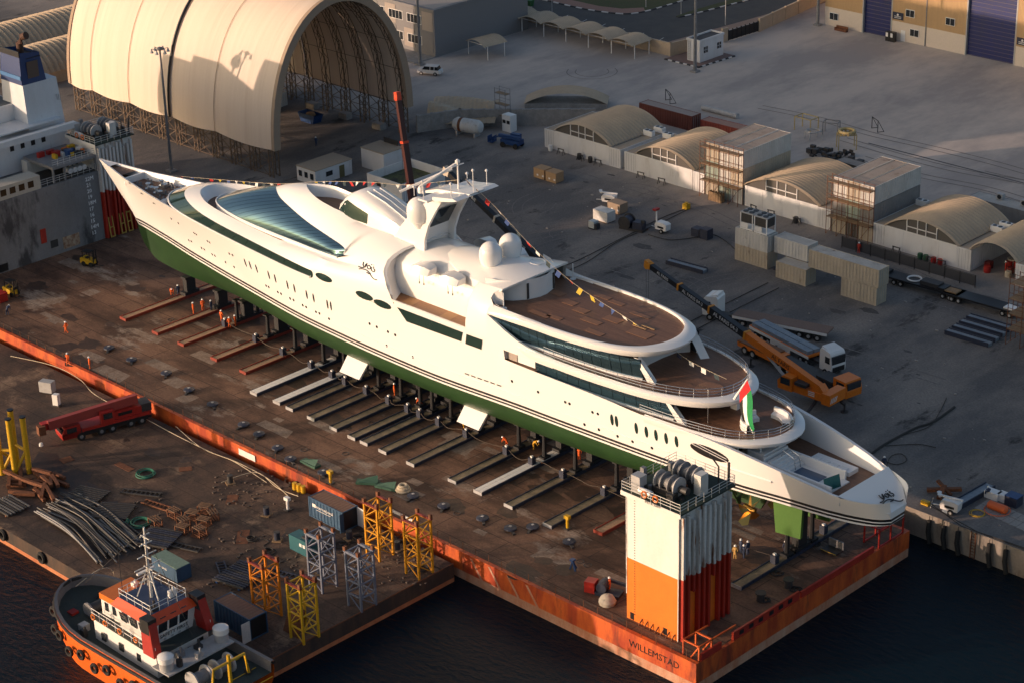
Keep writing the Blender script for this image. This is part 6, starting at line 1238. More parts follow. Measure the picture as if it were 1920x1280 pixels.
def lattice(px, py, m, label, group, h=6.7, wd=2.1):
    p = GB_(px, py); t = thing('lattice_tower', label, 'lattice tower', (p[0]-wd/2,p[1]+wd/2,p[2]), .0, group); a = wd/2
    for sx in (-1,1):
        for sy in (-1,1): MB().bar((sx*a,sy*a,0),(sx*a,sy*a,h),.22).obj('leg', m, t)
    nb = 4
    for k in range(nb):
        z0, z1 = h*k/nb+.1, h*(k+1)/nb
        for s in (-1,1):
            e = (z0,z1) if (k % 2) else (z1,z0); MB().bar((-a,s*a,e[0]),(a,s*a,e[1]),.1).obj('diagonal', m, t); MB().bar((s*a,-a,e[0]),(s*a,a,e[1]),.1).obj('diagonal', m, t)
            MB().bar((-a,s*a,z1),(a,s*a,z1),.15).obj('ring_beam', m, t); MB().bar((s*a,-a,z1),(s*a,a,z1),.15).obj('ring_beam', m, t)
    for s in (-1,1): MB().bar((-a-.2,s*a,h+.15),(a+.2,s*a,h+.15),.28,.24).obj('cap_beam', DRED if m is not GREYB else GREYB, t)
    for sx in (-1,1):
        for sy in (-1,1): MB().cb(sx*a,sy*a,h+.2,.35,.35,.5).obj('pin', RUST, t)
    return t
GREYB = mat('blue_grey_paint',(.15,.17,.22),.55,fine=.15); YORG = mat('orange_yellow_paint',(.6,.27,.012),.45,fine=.15); YORG2 = mat('amber_paint',(.55,.18,.01),.45,fine=.15)
lattice(712,1052,YORG,'amber lattice tower beside the blue container with an open white door','yellow lattice towers'); lattice(786,1086,YORG,'amber lattice tower at the barge end nearest the dock','yellow lattice towers'); lattice(605,1112,GREYB,'grey lattice tower behind the teal generator','grey lattice towers'); lattice(678,1147,GREYB,'grey lattice tower near the barge edge','grey lattice towers'); lattice(500,1168,YORG2,'orange lattice tower beside the blue container at the barge corner','yellow lattice towers'); lattice(570,1208,YEL,'yellow lattice tower with a rusty plate leaning on it','yellow lattice towers')
p = GB_(560,1190); tag(MB().add([(-1.2,0,0),(1.2,0,0),(1.2,1.2,2.8),(-1.2,1.2,2.8),(-1.2,.15,0),(1.2,.15,0),(1.2,1.35,2.8),(-1.2,1.35,2.8)],[(0,1,2,3),(4,5,6,7),(0,1,5,4),(2,3,7,6),(0,3,7,4),(1,2,6,5)]).obj('rusty_plate', RUST, None, False, (p[0]-.8,p[1]-.5,p[2])), 'rusty steel plate leaning on a yellow lattice tower', 'plate')
p = GB_(614,984); tc = container((p[0]-.3,p[1]+1.3,p[2]),math.radians(0),6.06,'blue container with white lettering and an open white door on the barge',CBLUE,mat('brown_roof',(.2,.11,.075),.8,fine=.15),h=2.6,doors=False)
text_mesh('container_lettering', 'International', .62, W, tc, frame((-.2,-1.24,1.75),(1,0,0),(0,0,1)),.008); MB().bx(-2.3,-1.245,1.55,-1.75,-1.23,2.0).obj('container_logo', W, tc); MB().bx(-1.6,-1.245,1.3,.9,-1.235,1.36).obj('lettering_rule', W, tc)
MB().bx(3.05,1.0,.1,4.2,1.08,2.5).obj('open_door', W, tc); MB().bx(3.0,-1.7,.1,3.08,-1.15,2.5).obj('open_door', CBLUE, tc); MB().bx(2.9,-1.05,.15,2.95,1.05,2.4).obj('doorway_shade', BLACK, tc)  # black sheet across the open doorway stands for the shade inside
p = GB_(437,1182); tc = container((p[0],p[1]+1.2,p[2]),math.radians(0),6.06,'blue container with brown roof and open doors at the barge corner',CBLUE,mat('brown_roof',(.2,.11,.075),.8,fine=.15),h=2.6,doors=False); MB().bx(3.0,-2.3,.1,3.08,-1.2,2.5).obj('open_door', CWHITE, tc); MB().bx(2.9,-1.05,.15,2.95,1.05,2.4).obj('doorway_shade', BLACK, tc)  # doorway closed by a black sheet in place of inner shade
p = GB_(312,1078); t = thing('small_tank_container', 'small blue tank box with green top on the barge', 'container', (p[0],p[1]+.8,p[2])); MB().cb(0,0,0,4.6,2.0,1.7).obj('body', CBLUE, t); MB().cb(0,0,1.7,4.5,1.9,.06).obj('top', mat('mint_top',(.16,.24,.19),.7,fine=.2), t); text_mesh('stencil','B9  60-86',.4,W,t,frame((-.3,-1.01,1.0),(1,0,0),(0,0,1)),.006)
p = GB_(563,1035); t = thing('generator_set', 'teal generator box between the barge lattice towers', 'generator', (p[0],p[1]+.6,p[2])); MB().cb(0,0,0,3.2,1.6,1.9).obj('case', mat('teal',(.02,.11,.13),.5,fine=.1), t); MB().cb(.6,0,1.9,.8,.8,.2).obj('exhaust', DARK, t)
for k in range(2): MB().bx(.2+k*.6,-.83,1.0,.6+k*.6,-.8,1.4).obj('panel', W, t)
# yellow pipe cluster at the left edge
p = GB_(25,880); t = thing('yellow_pile_guide', 'tall yellow tubular pile guide frame standing on the barge', 'pile guide', (p[0],p[1],p[2]))
for dx, dy in ((-1.6,-1),(0,-1.6),(1.4,-.6),(2.2,.9),(-.6,1.0)):
    MB().cyl((dx,dy,0),(dx,dy,7.6),.36,n=12).obj('tube', YEL, t, True); MB().cyl((dx,dy,7.6),(dx,dy,7.75),.4,n=12).obj('end_cap', BLACK, t)
for a, b in (((-1.6,-1,.3),(0,-1.6,3.2)),((0,-1.6,.3),(1.4,-.6,3.2)),((1.4,-.6,.3),(2.2,.9,3.2)),((2.2,.9,3),(-.6,1,3)),((-.6,1,.3),(-1.6,-1,3)),((0,-1.6,3.4),(1.4,-.6,3.4)),((-1.6,-1,3.4),(0,-1.6,3.4))): MB().cyl(a,b,.2,n=8).obj('brace', YEL, t, True)
# red mobile crane
a_, b_ = Vector(GB_(108,828)), Vector(GB_(250,790)); rc_ = thing('mobile_crane', 'red mobile crane with lowered boom parked on the barge', 'crane', tuple((a_+b_)/2+Vector((.3,1.2,0))), math.atan2((a_-b_).y,(a_-b_).x)); L = 12.
MB().bx(-L/2,-1.3,.7,L/2,1.3,1.4).obj('chassis', BLACK, rc_); MB().bx(-L/2,-1.32,1.1,L/2-2.6,1.32,1.55).obj('carrier_deck', RED, rc_)
MB().yprism([(L/2-2.5,.6),(L/2,.6),(L/2+.1,1.3),(L/2-.4,2.2),(L/2-2.4,2.3)],-1.3,1.3).obj('driver_cab', RED, rc_); MB().bx(L/2-.25,-1.1,1.4,L/2+.05,1.1,2.0).obj('windscreen', WIN, rc_); MB().bx(L/2-1.9,1.29,1.4,L/2-.6,1.34,2.05).obj('side_window', WIN, rc_); MB().bx(-5.5,1.3,.6,3.2,1.36,1.15).obj('skirt', BLACK, rc_); MB().bx(-3.5,1.1,1.9,-1.6,1.14,2.3).obj('grille', BLACK, rc_); MB().bx(L/2-2.3,-1.2,2.3,L/2-.5,1.2,2.36).obj('cab_roof', DRED, rc_)
for x in (-4.6,-3.1,-.6,.9,3.6):
    for y in (-1.2,1.2): wv = MB().cyl((x,y-.2,.55),(x,y+.2,.55),.55,n=14).obj('wheel', TYRE, rc_, True); MB().cyl((x,y-.22,.55),(x,y+.22,.55),.25,n=8).obj('hub', GREY, wv)
MB().bx(-4.8,-1.1,1.55,-.5,1.1,2.5).obj('engine_house', RED, rc_); MB().bx(-1.0,.75,1.6,.8,1.5,3.1).obj('crane_cab', RED, rc_); MB().bx(-.7,1.5,2.1,.5,1.54,2.9).obj('cab_window', WIN, rc_)
MB().bar((-4.6,-.1,3.2),(8.2,-.1,2.6),.9,.95).obj('boom', RED, rc_); MB().bar((-4.6,.3,3.3),(7.4,.3,2.75),.6,1.2).obj('boom_top_plate', mat('red_faded',(.3,.05,.04),.5,fine=.1), rc_); MB().bx(7.9,-.2,1.8,8.8,.8,3.0).obj('boom_head', RUST, rc_); MB().cyl((8.6,.3,2.0),(8.6,.3,.6),.03,n=4).obj('hook_rope', CABLE, rc_); MB().lathe([(.05,0),(.3,.15),(.25,.5),(.05,.6)],(8.6,.3,.1),8).obj('hook_block', W, rc_)
MB().bx(-6.2,-1.0,1.5,-4.8,1.0,2.6).obj('counterweight', DARK, rc_)
# pipes, bars, timbers, stillages
for k in range(38):
    q = k/37; e = ru(-4,4); a = Vector(GB_(72+66*q+ru(-14,10), 966-42*q+e)); b = Vector(GB_(190+84*q+ru(-22,14), 1062-48*q+e)); d_ = b-a; sd = Vector((-d_.y,d_.x,0)).normalized(); bow = ru(.5,1.3); z = ru(.1,.6)
    tag(MB().tube(resample([tuple(a+Vector((0,0,z))),tuple(a.lerp(b,.35)+sd*bow*.9+Vector((0,0,z*.9))),tuple(a.lerp(b,.7)+sd*bow*.5+Vector((0,0,z))),tuple(b+Vector((0,0,z)))],12), ru(.07,.11), 6).obj('steel_pipe', [GREY,DARK,mat('pipe_tan',(.26,.22,.17),.6),DARK][k % 4], None, True), 'long thin steel pipe in the loose heap on the barge', 'pipe', 'pipes heaped on the barge')
for k in range(22):
    p = GB_(ru(15,125), ru(888,935)); tag(MB().cb(0,0,ru(0,.6),ru(2,4.5),.4,.4).obj('rusty_beam', RUST, None, False, p, ru(-.8,.9)), 'short rusty steel beam in the pile beside the yellow pile guide', 'beam', 'rusty beams piled on the barge')
for (px, py, n, m, rz) in ((20,950,8,mat('bar_grey',(.13,.125,.12),.6,fine=.2),0.),(160,935,12,DARK,.35),(300,1010,10,NAVY,.4),(455,1080,12,NAVY,.2),(215,960,9,DARK,.6)):
    p = Vector(GB_(px, py)); t = thing('bar_rack', {20:'rack of grey perforated beams at the barge edge',160:'rack of dark scaffold frames beside the pipes',300:'rack of navy tubes behind the tug mast',455:'rack of black rollers with a blue end beam',215:'second rack of dark frames beside the pipes'}[px], 'rack', tuple(p), rz)
    for k in range(n): MB().bar((-2.2,k*.42-n*.21,.35),(2.2,k*.42-n*.21,.35),.22).obj('bar', m if k % 3 else DARK, t)
    for x in (-1.6,1.6): MB().bx(x-.12,-n*.22,0,x+.12,n*.22,.24).obj('bearer', BLUE if px == 455 else RUST, t)
for i, (px, py, rz) in enumerate(((340,1025,.35),(420,1075,-.5),(300,950,.2),(265,925,.5),(520,1075,.3))):
    p = GB_(px, py); t = thing('ladder_frame', ['dark ladder frame lying beside the small tank box','navy ladder frame lying before the barge corner container','rusty ladder frame near the stillage crates','dark ladder frame beside the green hose coil','navy ladder frame beside the orange lattice tower'][i], 'frame', p, rz); m_ = [DARK,NAVY,RUST,DARK,NAVY][i]
    for y in (-.45,.45): MB().bar((-2.6,y,.15),(2.6,y,.15),.16).obj('rail', m_, t)
    for k in range(9): MB().bar((-2.4+k*.6,-.45,.15),(-2.4+k*.6,.45,.15),.1).obj('rung', m_, t)
for i, (px, py) in enumerate(((328,968),(345,985),(343,998),(362,972),(383,985),(385,960),(400,972),(292,985),(375,1002))):
    p = GB_(px, py); t = thing('stillage', 'small brown slatted stillage crate on the barge deck', 'crate', p, ru(-.4,.4), 'stillage crates on the barge')
    for x in (-.7,.7):
        for y in (-.5,.5): MB().cb(x,y,0,.12,.12,1.0).obj('post', RUST, t)
    for k in range(4): MB().bx(-.75,-.55+k*.32,.95,.75,-.4+k*.32,1.05).obj('slat', mat('old_timber',(.13,.075,.045),.85,fine=.25), t); MB().bx(-.75,-.55+k*.32,.1,.75,-.4+k*.32,.2).obj('slat', RUST, t)
for i, (px, py) in enumerate(((272,890),(222,980),(262,982))):
    p = GB_(px, py); tag(MB().torus((0,0,.1),1.1,.09,18,5).torus((.2,.2,.22),1.0,.09,18,5).torus((-.1,.1,.32),1.05,.08,18,5).obj('hose_coil', mat('green_hose',(.02,.14,.09),.6), None, True, p), 'coil of green hose on the barge deck', 'hose', 'green hose coils')
for k in range(3): p = GB_(553+k*8,917+k*3); tag(MB().cyl((0,0,0),(0,0,.95),.3,n=12).torus((0,0,.32),.31,.02,12,4).obj('oil_drum', YEL, None, False, p), 'yellow oil drum beside the blue container', 'drum', 'yellow drums on the barge')
for i, (px, py) in enumerate(((90,735),(107,760))): p = GB_(px, py); t = thing('power_box', ['grey welding generator on the barge','small white power box behind the red crane'][i], 'generator', p, .4); MB().cb(0,0,.2,1.9 if i == 0 else .8,1.1 if i == 0 else .7,1.5).obj('case', LGREY if i == 0 else W, t); MB().cb(0,0,0,1.2,.8,.2).obj('skid', DARK, t)
p = GB_(690,975); tag(MB().bx(0,0,.3,3.6,.06,1.5).obj('banner', W, None, False, G(735,975,-1.15)), 'white banner board along the dock side behind the yellow towers', 'banner'); p = U(446,842,y=-25.95); tag(MB().bx(0,0,-.7,3.2,.05,.15).obj('banner', W, None, False, (p[0],-25.85,p[2])), 'white lettered banner hung on the orange dock side', 'banner')
# mooring ropes along the joint
for i, pts in enumerate(([(20,668),(100,690),(150,712),(180,745),(260,785)],[(245,770),(330,820),(400,850),(440,870),(500,905)],[(330,800),(380,845),(440,865),(500,900),(540,930)],[(415,905),(480,890),(520,915),(560,935)])):
    tag(MB().tube(resample([tuple(Vector(GB_(*q))+Vector((0,0,.1+.3*(k % 2)))) for k, q in enumerate(pts)], 40), .05, 5).obj('mooring_rope', ROPE, None, True), 'pale mooring rope lying along the dock side on the barge', 'rope', 'mooring ropes on the barge')
for k in range(12):
    p = GB_(ru(120,560), ru(800,900) if k < 5 else ru(930,1090)); tag(MB().cb(0,0,0,ru(1.2,3.2),ru(.8,1.8),.04).obj('steel_plate', RUST, None, False, p, ru(-1,1)), 'flat rusty steel plate lying on the barge deck', 'plate', 'loose plates on the barge')
for k in range(7):
    p = GB_(ru(470,800), ru(1010,1110)); t = thing('cable_heap', 'tangled heap of dark cable on the barge between the lattice towers', 'cable', p, ru(0,3), 'cable heaps on the barge'); MB().torus((0,0,.1),ru(.5,.9),.07,16,5).obj('coil', CABLE, t, True); MB().torus((.2,.1,.22),ru(.4,.7),.07,16,5).obj('coil', CABLE, t, True); MB().tube(resample([(.5,0,.05),(1.5,.8,.05),(2.4,.2,.05),(3.2,.9,.05)],16),.05,5).obj('tail', CABLE, t, True)
for k, (px, py) in enumerate(((500,965),(432,905),(520,1012),(600,1075),(655,1010),(745,1030))):
    p = GB_(px, py); t = thing('drum_pallet', ['navy drum on a pallet beside the stillages','dark cable reel near the mooring ropes','navy oil drum beside the teal generator','pump set behind the grey lattice tower','navy drum near the amber lattice tower','blue compressor between the amber lattice towers'][k], 'drum', p, ru(0,2)); MB().cb(0,0,0,1.1,1.1,.14).obj('pallet', WOOD, t); MB().cyl((0,0,.14),(0,0,1.05),.36,n=12).obj('drum', NAVY if k != 1 else DARK, t, True); MB().cyl((0,0,1.05),(0,0,1.1),.38,n=12).obj('rim', DARK, t)
rp = MB()
for k in range(420):
    p = Vector(GB_(*random.choice([(ru(200,330),ru(935,1040)),(ru(380,560),ru(1000,1120)),(ru(640,800),ru(1000,1100)),(ru(400,560),ru(880,950))]))); s_ = ru(.06,.3); rp.cb(p.x,p.y,p.z,s_,s_*ru(.5,1.6),s_*.6)
stuff(tag(rp.obj('deck_litter', mat('litter',(.10,.075,.06),.9,fine=.4), None), 'scattered small scrap and dunnage over the barge deck', 'scrap'))
# ================================================================== tug
TG = thing('harbour_tug', 'orange hulled tug with white wheelhouse moored outside the barge', 'tug', (-47.8,-61.0,0)); TG.rotation_euler[2] = math.radians(1.5)
def tg(mb, name, m, smooth=False, parent=None): return mb.obj(name, m, parent or TG, smooth)
thw = lambda x: 5.2*math.sqrt(max(0., 1-max(0., (-x-6)/8.6)**2.3)) if x < -6 else 5.2
txs = [-14.6,-14.4,-13.8,-13,-12,-11,-9.5,-8,-6,-2,4,9,12.5]
tsh = lambda x: 1.2+max(0., (-x-4)/10.6)**2*1.7
TOG = mat('tug_orange',(.75,.13,.015),.45,fine=.12); TDK = mat('tug_deck',(.035,.045,.04),.7,fine=.2); HWT = mat('tug_white',(.74,.72,.69),.4,stain=(.4,.25,.15),sscale=.8,slo=.72,shi=.85,fine=.05)
hl = MB(); hl.grid([[(x*(.9+.1*f),-thw(x)*(.82+.18*f),z) for x in txs] for f, z in ((0,-5),(.5,-2.6),(.9,-1.2),(1,-.6))]); hl.grid([[(x,-thw(x),-.6) for x in txs],[(x,-thw(x)-.12,tsh(x)-.9) for x in txs],[(x,-thw(x)-.1,tsh(x)) for x in txs]]); hl.mirror_y(); tg(hl, 'hull', TOG, True)
bi = MB(); bi.grid([[(x,-max(thw(x)-.25,0),tsh(x)) for x in txs],[(x,-max(thw(x)-.3,0),tsh(x)-1.3) for x in txs]]); bi.grid([[(x,-thw(x)-.14,tsh(x)+.02) for x in txs],[(x,-max(thw(x)-.28,0),tsh(x)+.02) for x in txs]]); bi.mirror_y(); tg(bi, 'bulwark', mat('tug_bulwark',(.16,.15,.15),.6,fine=.15), True)
dk = MB(); dk.grid([[(x,-max(thw(x)-.2,0),tsh(x)-1.25) for x in txs],[(x,max(thw(x)-.2,0),tsh(x)-1.25) for x in txs]]); tg(dk, 'deck', TDK)
fb = MB(); fb.tube([(x,-thw(x)-.15,tsh(x)-.3) for x in txs], .2, 8); fb.mirror_y(); tg(fb, 'rubber_fender', RUBBER, True)
for i, x in enumerate((-13.2,-11.6,-9.8,-7.8,-5.6,-3.4,-1.2,1,3.2,5.5)):
    for s in (-1,1): tg(MB().torus((x,s*(thw(x)+.5),tsh(x)-1.6-.7*(i % 2)),.46,.19,12,6,ax='y'), 'fender_tyre', TYRE, True)
hz_ = -.3
hs = MB(); hs.prism([(-6.5,-3.0),(4.5,-3.4),(4.5,3.4),(-6.5,3.0)],hz_,2.6); tg(hs, 'deckhouse', HWT); tg(MB().prism([(-6.7,-3.2),(4.9,-3.7),(4.9,3.7),(-6.7,3.2)],2.6,2.72), 'boat_deck', TDK)
wh = MB().add([(-2.6,-2.4,2.72),(3.0,-2.6,2.72),(3.0,2.6,2.72),(-2.6,2.4,2.72),(-2.9,-2.7,5.5),(3.5,-2.9,5.5),(3.5,2.9,5.5),(-2.9,2.7,5.5)],[(0,1,5,4),(1,2,6,5),(2,3,7,6),(3,0,4,7)]); tg(wh, 'wheelhouse', HWT)
tg(MB().add([(-3.2,-3.0,5.5),(3.9,-3.2,5.5),(3.9,3.2,5.5),(-3.2,3.0,5.5),(-2.6,-2.3,6.3),(2.9,-2.4,6.3),(2.9,2.4,6.3),(-2.6,2.3,6.3)],[(0,1,5,4),(1,2,6,5),(2,3,7,6),(3,0,4,7)]), 'roof_eyebrow', mat('tug_red_orange',(.68,.075,.012),.45)); tg(MB().bx(-2.6,-2.3,6.2,2.9,2.4,6.3), 'roof', mat('tug_blue_roof',(.03,.05,.11),.6))
for k in range(3):
    y = -1.9+k*1.35; w_ = tg(MB().add([(3.26,y,4.0),(3.26,y+1.1,4.0),(3.5,y+1.1,5.25),(3.5,y,5.25)],[(0,1,2,3)]), 'window', WIN); tg(MB().bx(3.4,y+.2,5.75,3.55,y+.9,5.85), 'roof_lamp', WIN)
for x in (-1.9,-.3,1.3): tg(MB().add([(x,-2.72,4.0),(x+1.1,-2.76,4.0),(x+1.15,-2.98,5.2),(x,-2.94,5.2)],[(0,1,2,3)]), 'window', WIN)
text_mesh('safety_lettering','SAFETY FIRST',.62,BLACK,TG,frame((3.19,.1,3.45),(.0,1,0),(.12,0,1)),.008)
for s in (-1,1):
    fn_ = tg(MB().add([(3.2,s*3.0,2.7),(5.0,s*3.0,2.7),(5.0,s*4.0,2.7),(3.2,s*4.0,2.7),(2.8,s*2.7,6.2),(4.2,s*2.7,6.2),(4.2,s*3.7,6.2),(2.8,s*3.7,6.2)],[(0,1,5,4),(1,2,6,5),(2,3,7,6),(3,0,4,7),(4,5,6,7)]), 'funnel', RED); tg(MB().add([(2.95,s*2.8,5.0),(4.35,s*2.8,5.0),(4.35,s*3.8,5.0),(2.95,s*3.8,5.0),(2.75,s*2.65,6.6),(4.15,s*2.65,6.6),(4.15,s*3.75,6.6),(2.75,s*3.75,6.6)],[(0,1,5,4),(1,2,6,5),(2,3,7,6),(3,0,4,7),(4,5,6,7)]), 'funnel_top', BLACK, parent=fn_)
tg(MB().bx(-6.2,-2.0,2.72,-2.9,2.0,4.9), 'forward_cabin', HWT); tg(MB().bx(-6.3,-2.1,4.6,-2.8,2.1,5.3), 'cabin_band', ORANGE)
for y in (-2.02,): 
    for x in (-5.6,-4.3): tg(MB().bx(x,-2.05,3.4,x+.6,-2.0,4.4), 'cabin_window', WIN)
for x in (-5,-2,1): tg(MB().bx(x,-3.33,.6,x+.7,-3.2,1.5), 'port_window', WIN)
ms_ = MB(); ms_.cyl((0,0,6.3),(0,0,14.5),.2,.1,n=8)
for dx, dy in ((-1.2,-.9),(-1.2,.9),(1.2,0)): ms_.bar((dx,dy,6.3),(0,0,10),.12)
for z_, l_ in ((8.5,1.3),(10,1.7),(11.3,1.2),(12.6,.8),(13.6,.6)): ms_.bar((0,-l_,z_),(0,l_,z_),.1); ms_.bar((-.7,0,z_-.3),(.7,0,z_-.3),.1)
tg(ms_, 'mast', WD); tg(MB().bar((-.5,-1.1,9.2),(-.5,1.1,9.2),.3,.2), 'radar_scanner', W); tg(MB().cyl((-2.4,-1.8,6.3),(-2.4,-1.8,13),.04,n=4), 'whip_antenna', DARK)
P = [(-2.5,-2.2),(2.8,-2.3),(2.8,2.3),(-2.5,2.2),(-2.5,-2.2)]; r = MB()
for hh in (.5,1.0): r.tube([(x,y,6.3+hh) for x,y in P],.04,4)
ro = tg(r, 'roof_railing', W)
for i in range(4):
    for j in range(4): q = Vector((*P[i],0)).lerp(Vector((*P[i+1],0)), j/4); tg(MB().cyl((q.x,q.y,6.3),(q.x,q.y,7.3),.04,n=4), 'post', W, parent=ro)
P = [(-6.6,-3.1),(4.8,-3.6),(8.2,-3.6)]; r = MB()
for hh in (.5,1.0):
    for s in (-1,1): r.tube([(x,s*y,2.72+hh) for x,y in P[:2]],.04,4)
ro = tg(r, 'deck_railing', W)
for s in (-1,1):
    for j in range(9): q = Vector((-6.6,-3.1,0)).lerp(Vector((4.8,-3.6,0)), j/8); tg(MB().cyl((q.x,s*q.y,2.72),(q.x,s*q.y,3.72),.04,n=4), 'post', W, parent=ro)
tg(MB().bx(4.9,-4.3,1.8,7.6,4.3,1.95), 'aft_platform', LGREY)
for y in (-3.6,3.6): tg(MB().cyl((6.4,y,1.95),(6.4,y,2.9),.75,n=16), 'monitor_base', LGREY, True); tg(MB().lathe([(.85,0),(.85,.6),(.6,.75),(.1,.8)],(6.4,y,2.9),16), 'monitor_cap', W, True)
for y in (-1.6,1.4): wn = tg(MB().cyl((9,y-.9,1.0),(9,y+.9,1.0),.7,n=14), 'towing_winch', GREY, True); [tg(MB().cyl((9,y+q-.08,1.0),(9,y+q+.08,1.0),1.1,n=16), 'flange', LGREY, True, wn) for q in (-.92,.92)]
wn = tg(MB().cyl((-10,-1.2,1.2),(-10,1.2,1.2),.6,n=14), 'anchor_winch', DARK, True); [tg(MB().cyl((-10,q-.1,1.2),(-10,q+.1,1.2),.9,n=14), 'flange', GREY, True, wn) for q in (-1.2,1.2)]; tg(MB().bx(-10.8,-1.5,.2,-9.2,1.5,.6), 'winch_bed', DARK, parent=wn)
for x, y in ((-8.5,-3),(-11.5,-2.2)): tg(MB().cb(x,y,.2,.9,.9,.8), 'deck_locker', LGREY if x > -10 else RED)
tg(MB().tube([(12,-.0,1.0),(12,0,4.2)],.2,8).tube([(12,-2.4,1.0),(12,-2.0,3.4),(12,2.0,3.4),(12,2.4,1.0)],.16,8), 'towing_arch', YEL, True)
for k in range(3): tg(MB().bx(8+k*2.6,-4.4,.0,8.12+k*2.6,4.4,.03), 'deck_line', YEL)
for s in (-1, 1): tg(MB().tube([(-7,s*3.6,-.2),(5,s*4.1,-.2)],.06,4), 'deck_marking', YEL)
for k, (x, y, z, m_) in enumerate(((-8.0,2.6,.3,LGREY),(-7.4,-3.8,.3,DARK),(-12,1.5,.5,DARK),(-11.2,2.4,.4,YEL),(-9.2,3.6,.3,GREY),(5.6,-1.2,1.95,GREY),(5.8,1.0,1.95,DARK),(7.2,0,1.95,LGREY),(7.0,-2.4,1.95,DARK),(10.4,-3.4,0,ORANGE),(10.8,3.2,0,DARK),(-4.5,1.2,4.9,W),(-3.6,-1.0,4.9,DARK),(1.6,1.5,6.3,W),(-1.8,1.4,6.3,GREY),(2.2,-1.5,6.3,DARK))):
    tg(MB().cb(x,y,z,ru(.4,.9),ru(.4,.9),ru(.4,1.0)).cb(x+.2,y,z,.2,.2,1.2), 'deck_gear', m_)
for x in (-5.6,-3.6,-1.2,1.4): tg(MB().torus((x,-3.55+.02*x,3.3),.3,.08,12,5,ax='y'), 'lifebuoy', ORANGE)
for k in range(5): tg(MB().bx(3.17,-2.2+k*.95,2.9,3.2,-1.9+k*.95,3.1), 'wall_lamp', LGREY)
for y in (-2.3,2.3): tg(MB().bx(4.52,y-.4,.2,4.56,y+.4,2.1), 'door', BLACK); tg(MB().bx(4.52,y*.35-.25,1.1,4.56,y*.35+.25,1.7), 'port_window', WIN)
tg(MB().tube([(0,0,14.2),(6.4,0,4.2)],.03,4).tube([(0,0,14.2),(-12,0,3.2)],.03,4).tube([(0,0,12.5),(3,-2.4,6.4)],.03,4), 'mast_stay', CABLE)
tag(MB().tube(resample([(-61.8,-61.2,2.0),(-62,-58,2.6),(-62.4,-56.0,1.5),(-62.6,-55.6,-1.4)],14),.06,5).obj('mooring_rope', ROPE, None, True), 'pale mooring rope from the tug bow up to the barge', 'rope')
# ================================================================== cranes, lorries and gear on the quay
def wheel(t, x, y, r=.5, w_=.3): wv = MB().cyl((x,y-w_/2,r),(x,y+w_/2,r),r,n=14).obj('wheel', TYRE, t, True); MB().cyl((x,y-w_/2-.02,r),(x,y+w_/2+.02,r),r*.5,n=10).obj('rim', LGREY, wv); return wv
def boom_parts(t, o, foot, tip, secs, head, txt=None, tail=None):
    f, tp = Vector(foot)-o, Vector(tip)-o; d = tp-f; Ln = d.length; dn = d.normalized(); n = len(secs); s0 = 0.
    for i, (fr, wd, m, lab) in enumerate(secs):
        a, b = f+d*s0, f+d*(s0+fr); s0 += fr
        MB().bar(a, b, wd, wd*1.15).obj('boom_section', m, t); MB().bar(b-dn*.35, b, wd+.12, wd*1.15+.12).obj('boom_collar', head, t)
        if lab:
            side = dn.cross(Vector((0,0,1))).normalized()
            if side.y > 0: side = -side
            rt = dn if dn.x > 0 else -dn; upv_ = side.cross(rt) if side.cross(rt).z > 0 else rt.cross(side)
            mtx = frame(tuple(a.lerp(b,.5)+side*(wd/2+.02)), rt, upv_)
            text_mesh('boom_lettering', lab, wd*.98, W if m is not CORAN else BLACK, t, mtx, .008)
    MB().bar(tp, tp+dn*.9, .7, 1.0).obj('boom_head', head, t); MB().cyl(tp+dn*.5+Vector((0,-.4,-.3)), tp+dn*.5+Vector((0,.4,-.3)), .4, n=12).obj('sheave', head, t); return tp
BB = mat('boom_black',(.016,.016,.018),.35)
# orange crane with black boom
foot, tip = U(1540,728,y=30.2), U(1219,498,y=36.0)
t = thing('mobile_crane', 'orange mobile crane with long black boom beside the yacht stern', 'crane', (-33,32.5,0)); o = Vector((-33,32.5,0))
boom_parts(t, o, foot, tip, [(.42,.9,CORAN,'AL FARIS'),(.21,.85,BB,'AL FARIS 04-3'),(.19,.74,BB,'AL FARIS 04-3'),(.18,.64,BB,'AL FARIS')], mat('head_orange',(.62,.24,.02),.45), None)
tp = Vector(tip)-o
for dy in (-.25,.25): MB().cyl((tp.x-.5,tp.y+dy,tp.z-.3),(tp.x-.5,tp.y+dy,.8),.025,n=4).obj('hoist_rope', CABLE, t)
MB().lathe([(.1,0),(.4,.2),(.35,.8),(.1,1)],(tp.x-.5,tp.y,.2),8).obj('hook_block', YEL, t)
ya = math.radians(-10); ca, sa = math.cos(ya), math.sin(ya)
def cr(mb, name, m, smooth=False, base=(-38.8+33,36.6-32.5)):
    mb.v = [(base[0]+x*ca-y*sa, base[1]+x*sa+y*ca, z) for x, y, z in mb.v]; return mb.obj(name, m, t, smooth)
cr(MB().bx(-10.5,-1.35,.8,-3,1.35,1.45), 'carrier_rear', CORAN); cr(MB().bx(-3,-1.2,.8,8.2,1.2,1.35), 'carrier_chassis', DARK); cr(MB().bx(-10.5,-1.36,1.45,-4,1.36,1.6), 'carrier_deck', mat('tan_deck',(.2,.08,.03),.7,fine=.1))
cr(MB().yprism([(8.0,.7),(10.4,.7),(10.5,1.6),(10.2,2.9),(8.0,2.9)],-1.35,1.35), 'driver_cab', CORAN); cr(MB().bx(10.3,-1.15,1.8,10.52,1.15,2.7), 'windscreen', WIN); cr(MB().bx(8.6,-1.38,1.8,10,-1.34,2.6), 'side_window', WIN); cr(MB().bx(4.6,-1.1,1.5,7.6,1.1,1.9), 'engine_grille', DARK)
